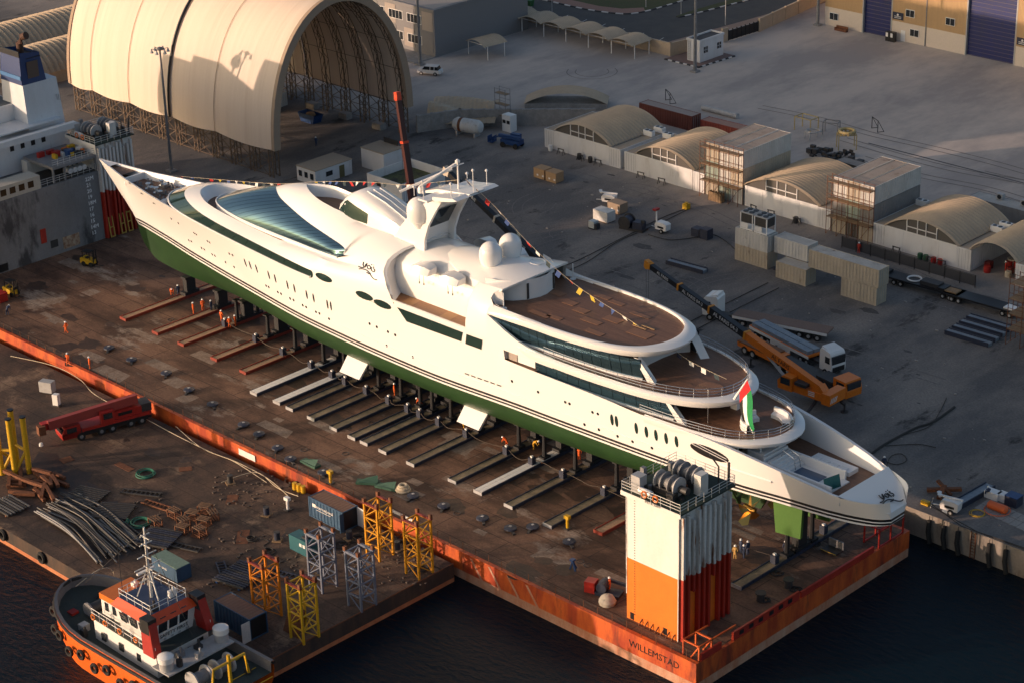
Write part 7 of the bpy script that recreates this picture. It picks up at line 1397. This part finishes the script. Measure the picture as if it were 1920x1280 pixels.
for x in (-9,-7.4,-2,-.4,5,7):
    for y in (-1.2,1.2): cr(MB().cyl((x,y-.22,.6),(x,y+.22,.6),.6,n=14), 'wheel', TYRE, True); cr(MB().cyl((x,y-.24,.6),(x,y+.24,.6),.32,n=10), 'rim', LGREY)
MB().bx(-1.4,-3.0,1.5,3.4,-1.2,2.5).obj('upper_deck', CORAN, t); MB().yprism([(-3.4,1.5),(-1.2,1.5),(-1.2,3.4),(-2.6,3.5),(-3.5,2.6)],-3.3,-2.1).obj('operator_cab', CORAN, t); MB().bx(-3.0,-3.33,2.3,-1.5,-3.29,3.2).obj('cab_window', WIN, t); MB().bx(3.4,-3.2,1.3,4.7,.2,2.8).obj('counterweight', CORAN, t); MB().bx(-.8,-3.3,2.7,1.0,-2.2,3.1).obj('winch_cover', DARK, t); MB().lathe([(1.2,0),(1.2,.4)],(.8,-.6,1.2),14).obj('slew_ring', DARK, t)
for k in range(4): MB().bar((4.73,-3.0+k*.35,1.6),(4.73,-2.7+k*.35,2.3),.03,.14).obj('hazard_stripe', W, t)
for k in range(3): MB().bx(1.2,-3.03,1.8+k*.25,2.2,-3.0,1.92+k*.25).obj('grille', W, t)
fv = Vector(foot)-o; MB().bar((fv.x-.8,fv.y,1.8),(fv.x+.5,fv.y,fv.z+.2),1.2,1.3).obj('boom_pivot', CORAN, t); l0 = fv.lerp(tp,.32); MB().cyl((fv.x-5.2,fv.y+.3,2.0),tuple(l0-Vector((0,0,.5))),.22,.14,n=8).obj('lift_cylinder', LGREY, t)
for x, y in ((5.4,-.9),(3.7,-7.0),(-12,2.0),(-12,7.5)): MB().bar((min(x,2),y*.5+1.2,1.0),(x,y,1.0),.3).obj('outrigger_beam', DARK, t); MB().cyl((x,y,0),(x,y,1.1),.12,n=8).cyl((x,y,0),(x,y,.08),.5,n=12).obj('outrigger_pad', DARK, t)
# black boomed crane behind the yacht
tip2, foot2 = U(841,324,y=19.5), U(1034,510,y=17.5); 
t = thing('mobile_crane', 'black and grey boomed crane standing behind the yacht mast', 'crane', (-62,18.6,0)); o = Vector((-62,18.6,0))
dd_ = Vector(foot2)-Vector(tip2); ft = Vector(foot2)+dd_.normalized()*20
ft = Vector(foot2)+dd_*((3.2-foot2[2])/dd_.z) if dd_.z < 0 else ft
boom_parts(t, o, ft, tip2, [(.45,.95,LGREY,'AL FARIS'),(.12,.85,LGREY,'AL FARIS'),(.22,.75,BB,'AL FARIS'),(.21,.65,BB,'AL FARIS')], mat('pale_head',(.5,.42,.33),.5)); fl_ = ft-o
MB().bx(fl_.x-9,-1.4,.8,fl_.x+4,1.4,1.5).obj('carrier_chassis', CORAN, t); MB().bx(fl_.x-2.4,-1.5,1.5,fl_.x+2.6,1.5,3.2).obj('upper_deck', CORAN, t); MB().bx(fl_.x+2.5,-1.5,.8,fl_.x+4.6,1.5,2.8).obj('driver_cab', CORAN, t)
for x in (-7.5,-5.8,-1,.8,2.6):
    for y in (-1.2,1.2): wheel(t, fl_.x+x, y, .6, .4)
# red crane with steep boom
tip3, foot3 = U(746,184,y=34), U(776,388,y=33); t = thing('mobile_crane', 'dark red crane with steep boom behind the yacht canopy', 'crane', (foot3[0],33,0)); o = Vector((foot3[0],33,0)); d3 = Vector(foot3)-Vector(tip3); ft = Vector(foot3)+d3*((2.4-foot3[2])/d3.z)
boom_parts(t, o, ft, tip3, [(.4,1.0,mat('boom_maroon',(.055,.014,.012),.45),None),(.3,.85,mat('boom_maroon',(.055,.014,.012),.45),None),(.3,.7,mat('boom_maroon',(.055,.014,.012),.45),None)], mat('tip_red',(.6,.06,.02),.45)); fl_ = ft-o
MB().bx(fl_.x-7,fl_.y-1.4,.8,fl_.x+6,fl_.y+1.4,1.5).obj('carrier_chassis', RED, t); MB().bx(fl_.x-2.5,fl_.y-1.5,1.5,fl_.x+2.5,fl_.y+1.5,3.4).obj('upper_deck', RED, t); MB().bx(fl_.x+4,fl_.y-1.4,.8,fl_.x+6.3,fl_.y+1.4,2.8).obj('driver_cab', RED, t)
for x in (-5.5,-4,1.5,3.2):
    for y in (-1.2,1.2): wheel(t, fl_.x+x, fl_.y+y, .6, .4)
for dy in (-.25,.25): q = Vector(tip3)-o; MB().cyl((q.x+.6,q.y+dy,q.z),(q.x+.6,q.y+dy,3),.025,n=4).obj('hoist_rope', CABLE, t)
# lorries
def lorry(loc, rz, label, trailer_len, trailer_m, load=None, cabm=W):
    t = thing('articulated_lorry', label, 'lorry', loc, rz)       # nose towards +x
    MB().yprism([(0,.7),(2.3,.7),(2.4,1.6),(2.15,3.2),(1.9,3.5),(.3,3.7),(0,3.3)],-1.22,1.22).obj('cab', cabm, t); MB().bx(2.2,-1.1,1.9,2.42,1.1,3.0).obj('windscreen', WIN, t); MB().bx(1.1,-1.25,1.9,2.0,-1.21,2.8).bx(1.1,1.21,1.9,2.0,1.25,2.8).obj('side_window', WIN, t); MB().bx(2.38,-1.0,.8,2.44,1.0,1.5).obj('grille', BLACK, t); MB().bx(-4.2,-.5,.7,0,.5,1.0).obj('chassis', DARK, t); MB().yprism([(.1,3.6),(1.5,3.5),(.9,3.75),(.2,3.9)],-1.0,1.0).obj('wind_deflector', cabm, t)
    for x in (1.2,-2.6,-3.8):
        for y in (-1.1,1.1): wheel(t, x, y, .5, .35)
    MB().bx(-3.2-trailer_len,-1.25,1.25,-2.2,1.25,1.5).obj('trailer_bed', trailer_m, t); MB().bx(-3.2-trailer_len,-1.27,1.05,-2.2,-1.25,1.45).bx(-3.2-trailer_len,1.25,1.05,-2.2,1.27,1.45).obj('side_rave', W, t); MB().bx(-3.2-trailer_len+4.5,-1.24,.5,-6,-1.2,1.0).obj('side_guard', W, t)
    for x in (0,1.3,2.6):
        for y in (-1.05,1.05): wheel(t, -2.2-trailer_len+x+.4, y, .5, .35)
    if load:
        for k in range(2): MB().bx(-2.8-trailer_len,-1.1+k*1.15,1.5,-2.6,-.1+k*1.15,2.0).obj('steel_beam_load', load, t)
    return t
a_, b_ = Vector(G(1345,604)), Vector(G(1538,642)); d_ = a_-b_; lorry(tuple(a_+Vector((-.3,1.2,0))), math.atan2(d_.y,d_.x), 'white lorry with an empty brown flatbed trailer on the quay', 13, mat('trailer_brown',(.2,.13,.1),.8,fine=.15))
PL = mat('plate_blue_grey',(.15,.19,.24),.4,col2=(.24,.27,.3),scale=1,fine=.2); a_, b_ = Vector(G(1566,707)), Vector(G(1458,650)); d_ = a_-b_; lorry(tuple(a_+Vector((-2.2,1.0,0))), math.atan2(d_.y,d_.x), 'white lorry with steel beams on an orange trailer beside the orange crane', 11.5, CORAN, PL)
def plate_beam(p0, p1, label, wd=1.35, z=0.):
    a, b = Vector(p0), Vector(p1); d = b-a; t = thing('spare_beam', label, 'beam', tuple(a), math.atan2(d.y,d.x)); L = d.length; MB().bx(0,-wd/2+.12,z,L,wd/2-.12,z+.45).obj('track', PL, t)
    for s in (-1,1): MB().bx(0,s*(wd/2-.06)-.06,z,L,s*(wd/2-.06)+.06,z+.62).obj('flange', NAVY, t)
plate_beam(G(1253,493),G(1322,512),'spare navy skid beam lying alone on the quay'); plate_beam((-62.5,21.5,0),(-46.5,21.2,0),'long navy beam lying behind the yacht top deck',1.5,.4); plate_beam((-61.5,23.6,0),(-45.5,23.4,0),'second navy beam behind the yacht top deck',1.5,.2)
for k in range(4): q = G(1775+k*13.5,624-k*9); plate_beam(q,(q[0]+6.8,q[1]+.2,0),'navy steel beam in the row of four laid side by side on the quay',1.25)
plate_beam((-3.2,18.0,0),(-2.8,26.5,0),'navy skid beam on the quay just beyond the yacht stern',1.4)
# cream containers with chillers on the quay
container((-67.1,63.4,0),0,6.06,'lower cream container under the white chiller container',CCREAM,CROOFW,h=2.55); container((-67.1,63.4,2.58),0,6.06,'upper cream container carrying a chiller unit',CWHITE,CROOFW,h=2.55)
container((-60.6,64.4,2.58),0,6.06,'white refrigerated container bridging beside the chillers',CWHITE,CROOFW,h=2.5); container((-58.6,61.9,0),0,5.4,'cream container under the left end of the long top container',CCREAM,CROOFW,h=2.55)
container((-50.0,62.7,2.8),0,12.19,'long cream container bridging two lower containers',CCREAM,CROOFW,h=2.7); container((-47.2,62.7,0),0,6.06,'cream container under the right end of the long top container',CCREAM,CROOFW,h=2.75)
for i, x in enumerate((-68.2,-65.6)):
    t = thing('chiller_unit', ['white chiller unit with roof fans on the cream containers','second white chiller unit beside the refrigerated container'][i], 'chiller', (x,63.4,5.16)); 
    for sx in (-1,1):
        for sy in (-1,1): MB().cb(sx*1.1,sy*1.0,0,.14,.14,2.6).obj('corner_post', W, t)
    MB().bx(-1.1,-1.0,1.1,1.1,1.0,2.5).obj('coil_block', DARK, t); MB().bx(-1.2,-1.1,2.5,1.2,1.1,2.65).obj('top', LGREY, t); MB().bx(-1.15,-1.05,0,1.15,1.05,.2).obj('base', W, t); MB().bx(-1.12,-1.03,.25,.2,-.9,1.0).obj('panel', W, t)
    for sx in (-.55,.55):
        for sy in (-.5,.5): MB().cyl((sx,sy,2.65),(sx,sy,2.75),.42,n=12).obj('fan', BLACK, t)
p = G(1468,508); t = thing('blue_pump', 'navy pump skid in the gap under the refrigerated container', 'pump', (p[0],p[1],0)); MB().cb(0,0,0,2.6,1.3,.3).obj('skid', NAVY, t); MB().cyl((-1,0,.8),(.8,0,.8),.45,n=12).obj('motor', NAVY, t, True)
# boxes, compressors, light towers, winch
def crate(px, py, sx, sy, sz, label, m, rz=0.): p = G(px, py); t = thing('equipment_crate', label, 'crate', (p[0],p[1],0), rz); MB().cb(0,0,.12,sx,sy,sz).obj('box', m, t); MB().cb(0,0,0,sx*.9,sy*.9,.12).obj('pallet', WOOD, t); MB().cb(0,0,sz+.12,sx+.04,sy+.04,.05).obj('lid', m, t); [MB().bx(-sx*.2+k*.5*sx,-sy/2-.02,.5,-sx*.05+k*.5*sx,-sy/2,.8).obj('label_plate', W, t) for k in range(2)]; return t
TANB = mat('tan_box',(.4,.25,.13),.7,fine=.1); crate(1018,333,2.4,1.9,1.6,'tan ballast box in the sunlit pair near the shelters',TANB); crate(1040,340,2.3,1.9,1.6,'tan ballast box with a blue bottle on its lid',TANB)
crate(1158,397,2.6,1.9,1.5,'tan box beside the grey compressor',mat('tan_box2',(.3,.22,.15),.7,fine=.1)); crate(1133,413,3.0,1.9,1.6,'white wooden box beside the small generator',WD); 
p = G(1113,428); t = thing('water_tote', 'small pale liquid tote on a black pallet', 'tote', (p[0],p[1],0)); MB().cb(0,0,.15,1.1,1.1,1.1).obj('tank', mat('tote',(.5,.52,.5),.4), t); MB().cb(0,0,0,1.2,1.2,.15).obj('pallet', BLACK, t); MB().cb(.7,0,0,.5,.9,.9).obj('engine', DARK, t)
def light_tower(px, py, label, rz=0., mast_up=True):
    p = G(px, py); t = thing('light_tower', label, 'light tower', (p[0],p[1],0), rz); MB().yprism([(-1.1,.5),(1.0,.5),(1.1,1.5),(.6,1.7),(-.9,1.7),(-1.2,1.2)],-.6,.6).obj('canopy', W, t); MB().bx(-.6,-.62,.8,.6,-.6,1.1).obj('stripe', BLACK, t)
    for y in (-.65,.65): wheel(t, .2, y, .36, .2)
    MB().bar((-1.1,0,.6),(-2.3,0,.5),.1).obj('drawbar', W, t)
    if mast_up: MB().cyl((-1.3,0,.5),(-1.3,0,3.4),.12,n=8).obj('mast', W, t); MB().bx(-1.7,-.5,3.3,-1.1,.5,3.6).obj('lamp_bar', RED, t)
    else: MB().bar((-1.6,.2,1.75),(1.3,.2,1.85),.2).obj('mast', W, t); [MB().lathe([(.1,0),(.3,.35)],(-1.5-.3*k,.2+.5*k-.2,1.6),8).obj('lamp', W, t) for k in range(2)]
light_tower(1243,436,'white trailer light tower with raised mast and red lamp bar'); light_tower(1143,383,'grey trailer light tower with folded mast beside the tan box',.3,False); p = G(1780,958); light_tower(1783,960,'white trailer light tower at the quay edge beyond the stern',.15,False)
p = G(1188,430); t = thing('hauling_winch', 'dark hauling winch with drum and hoses on the quay', 'winch', (p[0],p[1],0), .2); MB().cb(0,0,0,4.2,1.8,.35).obj('bed', DARK, t); MB().cyl((-1.2,-.8,1.1),(-1.2,.8,1.1),.8,n=16).obj('drum', NAVY, t, True); [MB().cyl((-1.2,y-.06,1.1),(-1.2,y+.06,1.1),1.05,n=18).obj('flange', DARK, t, True) for y in (-.85,.85)]; MB().cb(1.0,0,.35,1.6,1.4,1.1).obj('power_pack', NAVY, t); MB().cb(1.8,-.3,1.4,.5,.4,.5).obj('console', DARK, t)
p = G(1308,442); t = thing('tool_bins', 'pair of navy steel bins on the quay', 'bins', (p[0],p[1],0)); [MB().cb(k*1.7,0,0,1.5,1.4,1.3+.3*k).obj('bin', NAVY, t) for k in range(2)]
p = G(1287,392); tag(MB().cb(0,0,0,.9,.9,.9).cyl((0,0,.9),(0,0,1.1),.3,n=8).obj('yellow_anchor_block', YEL, None, False, (p[0],p[1],0)), 'yellow anchor block at the end of the hauling wires', 'anchor block')
def wire(pts, label, r=.06, m=CABLE, group=None, name='hauling_wire'): tag(MB().tube(resample([G(*q, z=.12) for q in pts], 36), r, 5).obj(name, m, None, True), label, 'cable', group)
wire([(1000,520),(1080,490),(1150,455),(1200,430)],'dark hauling wire from the yacht to the winch',group='wires on the quay'); wire([(1010,525),(1090,497),(1155,455),(1195,437)],'dark hauling wire from the yacht to the winch',group='wires on the quay')
wire([(1200,428),(1250,405),(1285,392)],'dark wire from the winch to the yellow anchor block',group='anchor wires'); wire([(1205,433),(1255,410),(1288,394)],'dark wire from the winch to the yellow anchor block',group='anchor wires')
wire([(1215,440),(1255,450),(1300,446),(1335,440),(1360,452),(1380,470)],'dark hose running from the winch to the cream containers'); wire([(1230,640),(1300,600),(1380,560),(1440,530)],'dark wire stretched across the quay behind the yacht top deck',group='quay wires'); wire([(1250,650),(1320,610),(1400,570),(1460,540)],'dark wire stretched across the quay behind the yacht top deck',group='quay wires')
wire([(1612,868),(1650,838),(1690,815),(1720,800),(1750,790),(1790,762)],'thick dark cable bundle curling from the yacht stern over the quay',.16); wire([(1690,815),(1740,800),(1760,775),(1775,745)],'thin dark cable branching from the bundle on the quay',.05); wire([(1660,835),(1720,832),(1755,838)],'thin cable branching from the bundle near the hi-vis worker',.05); wire([(1660,880),(1670,855),(1690,850),(1700,862),(1680,870),(1655,862)],'looped cable on the ground beside the hi-vis worker',.05)
# low loaders beside the fence, fence
for i, (px, py) in enumerate(((1735,545),(1845,577))):
    p = G(px, py); t = thing('low_loader', ['black low loader trailer beside the mesh fence','second black low loader with white gear on its end'][i], 'trailer', (p[0],p[1],0), math.radians(2)); MB().bx(-6,-1.3,.9,6,1.3,1.15).obj('bed', BLACK, t)
    for x in (-4.6,-3.5,3.5,4.6):
        for y in (-1,1): wheel(t, x, y, .42, .3)
    MB().bx(-7.2,-.9,1.15,-6,.9,1.5).obj('gooseneck', BLACK, t); MB().bx(3.5,-.9,1.15,5.5,.6,1.35).obj('load', W if i else WOOD, t)
    if i == 0: MB().torus((-2.0,.2,1.25),1.0,.14,16,5).obj('ring_load', W, t); MB().bx(-.5,-.8,1.15,2.5,.8,1.7).obj('load', DARK, t)
fc = thing('mesh_fence', 'low dark mesh fence in front of the shelters', 'fence', (-60.9,76.2,0))
for k in range(10): MB().bar((k*2.6,0,0),(k*2.6,0,1.9),.1).obj('post', BLACK, fc)
for k in range(9): MB().bx(k*2.6+.06,-.02,.25,k*2.6+2.54,.02,1.75).obj('mesh_panel', mat('mesh_dark',(.05,.05,.055),.8), fc); MB().bar((k*2.6,0,1.85),(k*2.6+2.6,0,1.85),.06).obj('rail', BLACK, fc)
p = G(1345,343); t = thing('pallet_stack', 'timber pallet rack leaning on the white shelter wall', 'pallets', (-89.2,79.0,0)); [MB().bx(k*.5,0,0,k*.5+.12,.9,1.5).obj('slat', WOOD, t) for k in range(6)]; MB().bx(0,0,0,2.7,.1,1.5).obj('back', WOOD, t)
for px, py, m in ((1105,292,DARK),(1128,297,DARK),(1046,278,W),(1500,415,DARK),(1725,487,mat('green_drum',(.03,.1,.05),.6)),(1738,489,mat('green_drum',(.03,.1,.05),.6)),(1755,492,RED),(1768,495,RED)):
    p = G(px, py); tag(MB().lathe([(.35,0),(.42,.5),(.38,1.0)],(0,0,0),10).obj('wall_bin', m, None, False, (p[0],79.9,0)), 'small drum standing along the white shelter fronts', 'drum', 'drums along the shelters')
# quay edge gear right of the stern
p = G(1770,925); t = thing('steel_offcuts', 'rusty steel frame offcut on the quay beyond the stern', 'scrap', (p[0],p[1],0), .6); MB().bar((-2,0,.4),(2,.3,.6),.5,.4).obj('web', RUST, t); MB().bar((-.6,-1.6,.2),(0,.4,.9),.6,.3).obj('bracket', RUST, t); MB().bar((.8,-.6,.2),(-.8,1.0,1.2),.4,.3).obj('bracket', RUST, t)
for px, py, sx in ((1862,932,1.8),(1882,937,1.3)): p = G(px, py); tag(MB().cb(0,0,0,sx,1.1,.9).bx(-sx/2-.03,-.58,.75,sx/2+.03,.58,.82).obj('white_case', W, None, False, (p[0],p[1],0)), 'white case beside the seated worker on the quay', 'case', 'white cases on the quay')
p = G(1870,957); tag(MB().tube([(-1.3,0,.5),(-1.1,0,.5),(1.1,0,.5),(1.3,0,.5)],[.25,.5,.5,.25],12).torus((0,0,.15),1.5,.06,14,4).obj('inflatable_buoy', mat('buoy',(.7,.13,.03),.5), None, True, (p[0],p[1],0)), 'orange inflatable buoy lying on the quay', 'buoy')
p = G(1832,962); tag(MB().torus((0,0,.06),.9,.05,18,4).torus((.1,0,.12),.75,.05,18,4).obj('hose_loop', YEL, None, True, (p[0],p[1],0)), 'loop of yellow hose beside the orange buoy', 'hose')
p = G(1735,945); t = thing('yellow_jack', 'small yellow jack and post near the quay edge', 'jack', (p[0],p[1],0)); MB().cb(0,0,0,1.0,.5,.5).obj('body', YEL, t); MB().bar((.9,-.3,0),(1.2,-.3,1.5),.08).obj('handle', LGREY, t)
p = G(1900,945); t = thing('mesh_crate', 'navy mesh crate beside the white cases', 'crate', (p[0],p[1],0)); MB().cb(0,0,0,1.6,1.4,1.2).obj('box', NAVY, t); MB().cb(0,0,1.2,1.65,1.45,.08).obj('rim', BLUE, t)
tag(MB().tube([(-4,15.9,1.8),(0,16.2,.25),(6,16.6,.1),(30,17.5,.1)],.05,5).tube([(-4,15.9,1.5),(2,16.3,.25),(30,18.3,.1)],.05,5).obj('stern_line', CABLE, None, True), 'pair of dark mooring lines along the quay edge', 'rope')
tag(MB().bx(8.8,15.8,-3.4,10.6,16.45,-.3).bx(8.8,15.75,-.9,10.6,15.8,-.5).obj('fender_pile', mat('rust_pile',(.38,.15,.05),.8,fine=.2), None), 'rust orange steel fender pile on the quay wall', 'pile')
# ================================================================== people
def figure_mesh(pose):
    J = {'pel':(0,0,.95),'chest':(0,0,1.32),'neck':(0,0,1.5),'head':(0,.02,1.62),'top':(0,.02,1.74)}
    P = {'stand':dict(ls=(-.2,0,1.44),le=(-.27,.0,1.15),lh=(-.27,.08,.88),rs=(.2,0,1.44),re=(.28,0,1.16),rh=(.26,.1,.9),lk=(-.11,.02,.5),lf=(-.12,0,.06),rk=(.11,.02,.5),rf=(.13,0,.06)),
         'walk':dict(ls=(-.2,0,1.44),le=(-.27,.12,1.17),lh=(-.24,.32,1.0),rs=(.2,0,1.44),re=(.28,-.12,1.17),rh=(.27,-.2,.92),lk=(-.1,-.02,.5),lf=(-.11,-.3,.1),rk=(.1,.2,.52),rf=(.11,.26,.06)),
         'bend':dict(ls=(-.2,.42,1.18),le=(-.24,.55,.92),lh=(-.18,.66,.66),rs=(.2,.42,1.18),re=(.24,.58,.92),rh=(.18,.7,.68),lk=(-.13,.06,.5),lf=(-.15,-.02,.06),rk=(.13,.12,.5),rf=(.15,.1,.06)),
         'sit':dict(ls=(-.2,0,.98),le=(-.26,.12,.74),lh=(-.18,.34,.6),rs=(.2,0,.98),re=(.26,.12,.74),rh=(.18,.34,.6),lk=(-.14,.45,.5),lf=(-.14,.5,.06),rk=(.14,.45,.5),rf=(.16,.52,.06))}[pose]
    if pose == 'bend': J = {'pel':(0,0,.95),'chest':(0,.32,1.12),'neck':(0,.5,1.2),'head':(0,.6,1.25),'top':(0,.7,1.3)}
    if pose == 'sit': J = {'pel':(0,0,.5),'chest':(0,0,.86),'neck':(0,.02,1.04),'head':(0,.05,1.16),'top':(0,.05,1.28)}
    J.update(P); names = list(J); E_ = [('pel','chest'),('chest','neck'),('neck','head'),('head','top'),('chest','ls'),('ls','le'),('le','lh'),('chest','rs'),('rs','re'),('re','rh'),('pel','lk'),('lk','lf'),('pel','rk'),('rk','rf')]
    R_ = {'pel':.17,'chest':.19,'neck':.07,'head':.115,'top':.085,'ls':.085,'rs':.085,'le':.06,'re':.06,'lh':.05,'rh':.05,'lk':.085,'rk':.085,'lf':.075,'rf':.075}
    me = bpy.data.meshes.new('fig'); me.from_pydata([J[n] for n in names], [(names.index(a), names.index(b)) for a, b in E_], []); o = bpy.data.objects.new('tmp_fig', me); COL.objects.link(o)
    md = o.modifiers.new('s', 'SKIN'); o.modifiers.new('d', 'SUBSURF').levels = 1
    for i, n in enumerate(names): v = me.skin_vertices[0].data[i]; v.radius = (R_[n], R_[n]*.85); v.use_root = n == 'pel'
    dg = bpy.context.evaluated_depsgraph_get(); out = bpy.data.meshes.new_from_object(o.evaluated_get(dg)); bpy.data.objects.remove(o); out.name = 'person_body'
    hd, hands, feet = Vector(J['head']), [Vector(J['lh']), Vector(J['rh'])], [Vector(J['lf']), Vector(J['rf'])]; ch = Vector(J['chest'])
    for p in out.polygons:
        c = Vector(p.center); p.use_smooth = True; p.material_index = 1 if (c-hd).length < .17 or min((c-h_).length for h_ in hands) < .09 else 2 if min((c-f_).length for f_ in feet) < .12 else 3 if (c-ch).length < .27 else 0
    return out, Vector(J['top'])-Vector((0,0,.06)), hd
FIG = {p: figure_mesh(p) for p in ('stand','walk','bend','sit')}
HMB = {}
def person(px, py, pose, rz, label, suit=OVERALL, vest=None, z=0., helm=HELM, group=None, at=None):
    p = at or G(px, py, z); me, tp_, hd = FIG[pose]; t = thing('person', label, 'person', (p[0],p[1],p[2]+.006), rz, group)
    m2 = me.copy(); m2.materials.clear()
    for m in (suit, SKIN, BOOT, vest or suit): m2.materials.append(m)
    b = bpy.data.objects.new('body', m2); COL.objects.link(b); b.parent = t; b.scale = (1.05,1.05,1.03)
    MB().lathe([(.165,-.02),(.15,.0),(.14,.06),(.1,.12),(.03,.15)],(tp_.x*1.05,tp_.y*1.05,tp_.z*1.03-.02),10).obj('helmet', helm, t, True)
    return t
person(125,625,'walk',2.2,'worker in orange coverall crossing the dock deck alone'); person(128,684,'walk',.6,'worker in orange coverall walking near the dock rail','' and None or OVERALL); person(169,691,'stand',2.6,'worker in orange coverall standing on the dark deck line')
person(323,554,'bend',-2.2,'worker in orange coverall bending at the first red skid beam'); person(335,556,'stand',1.2,'worker in navy coverall beside the first red skid beam',OVERALLB)
person(363,589,'stand',-.6,'worker in orange coverall standing beside the second red beam'); person(381,583,'stand',1.0,'worker in orange coverall facing the navy dressed worker'); person(397,585,'stand',2.0,'worker in navy coverall near the bow beams',OVERALLB)
person(416,604,'stand',.2,'worker in orange coverall at the end of the group by the bow',OVERALL); person(431,617,'stand',.9,'worker in orange coverall in the pair by the third red beam'); person(442,613,'stand',2.2,'worker in orange coverall with back turned in the pair by the third red beam')
person(548,622,'stand',1.5,'worker in red coverall under the green hull',OVERALLR); person(646,704,'bend',.4,'worker in orange coverall at the first stabiliser fin',OVERALL,HIVIS); person(740,741,'stand',-.8,'worker in orange coverall between the stabiliser fins')
person(791,765,'bend',1.8,'worker in orange coverall bending over the hoses'); person(870,801,'walk',1.2,'worker in yellow coverall at the second stabiliser fin',OVERALLY); person(951,839,'bend',1.6,'worker in bright orange coverall bending at a skid beam'); person(1000,842,'bend',-1.2,'worker in yellow coverall bending at the hull prop',OVERALLY); person(1086,862,'stand',.5,'worker in orange coverall behind the casing tower')
person(1378,1048,'stand',.4,'worker in tan coverall in the group beside the tower',mat('tan_coverall',(.5,.3,.09),.8)); person(1389,1036,'stand',2.8,'worker in yellow vest at the back of the group beside the tower',OVERALLB,mat('yellow_vest',(.7,.55,.05),.8)); person(1394,1047,'stand',-.5,'worker in green vest in the group beside the tower',OVERALLB,HIVIS); person(1402,1040,'stand',1.4,'worker in lime vest at the edge of the group beside the tower',OVERALLB,mat('lime_vest',(.55,.6,.1),.8))
person(1657,880,'stand',.8,'worker in hi-vis vest standing beside the looped cable on the quay',OVERALLB,HIVIS); person(0,0,'sit',.9,'worker in hi-vis vest sitting on a white case',OVERALLB,HIVIS,at=(G(1852,936)[0],G(1852,936)[1],.42)); person(1610,476,'stand',.3,'worker in red coverall at the mesh fence',OVERALLR); person(1885,512,'stand',2.0,'worker in red coverall at the open tunnel shelter',OVERALLR); person(593,276,'stand',1.2,'worker in hi-vis vest in the mouth of the arched shed',OVERALLB,HIVIS)
person(1143,1108,'stand',2.2,'worker in orange coverall operating the red winch unit'); person(14,592,'bend',.5,'worker in navy coverall crouching on the dock deck',OVERALLB)
person(1472,1040,'stand',1.0,'worker in navy coverall near the blue stern beam',OVERALLB)
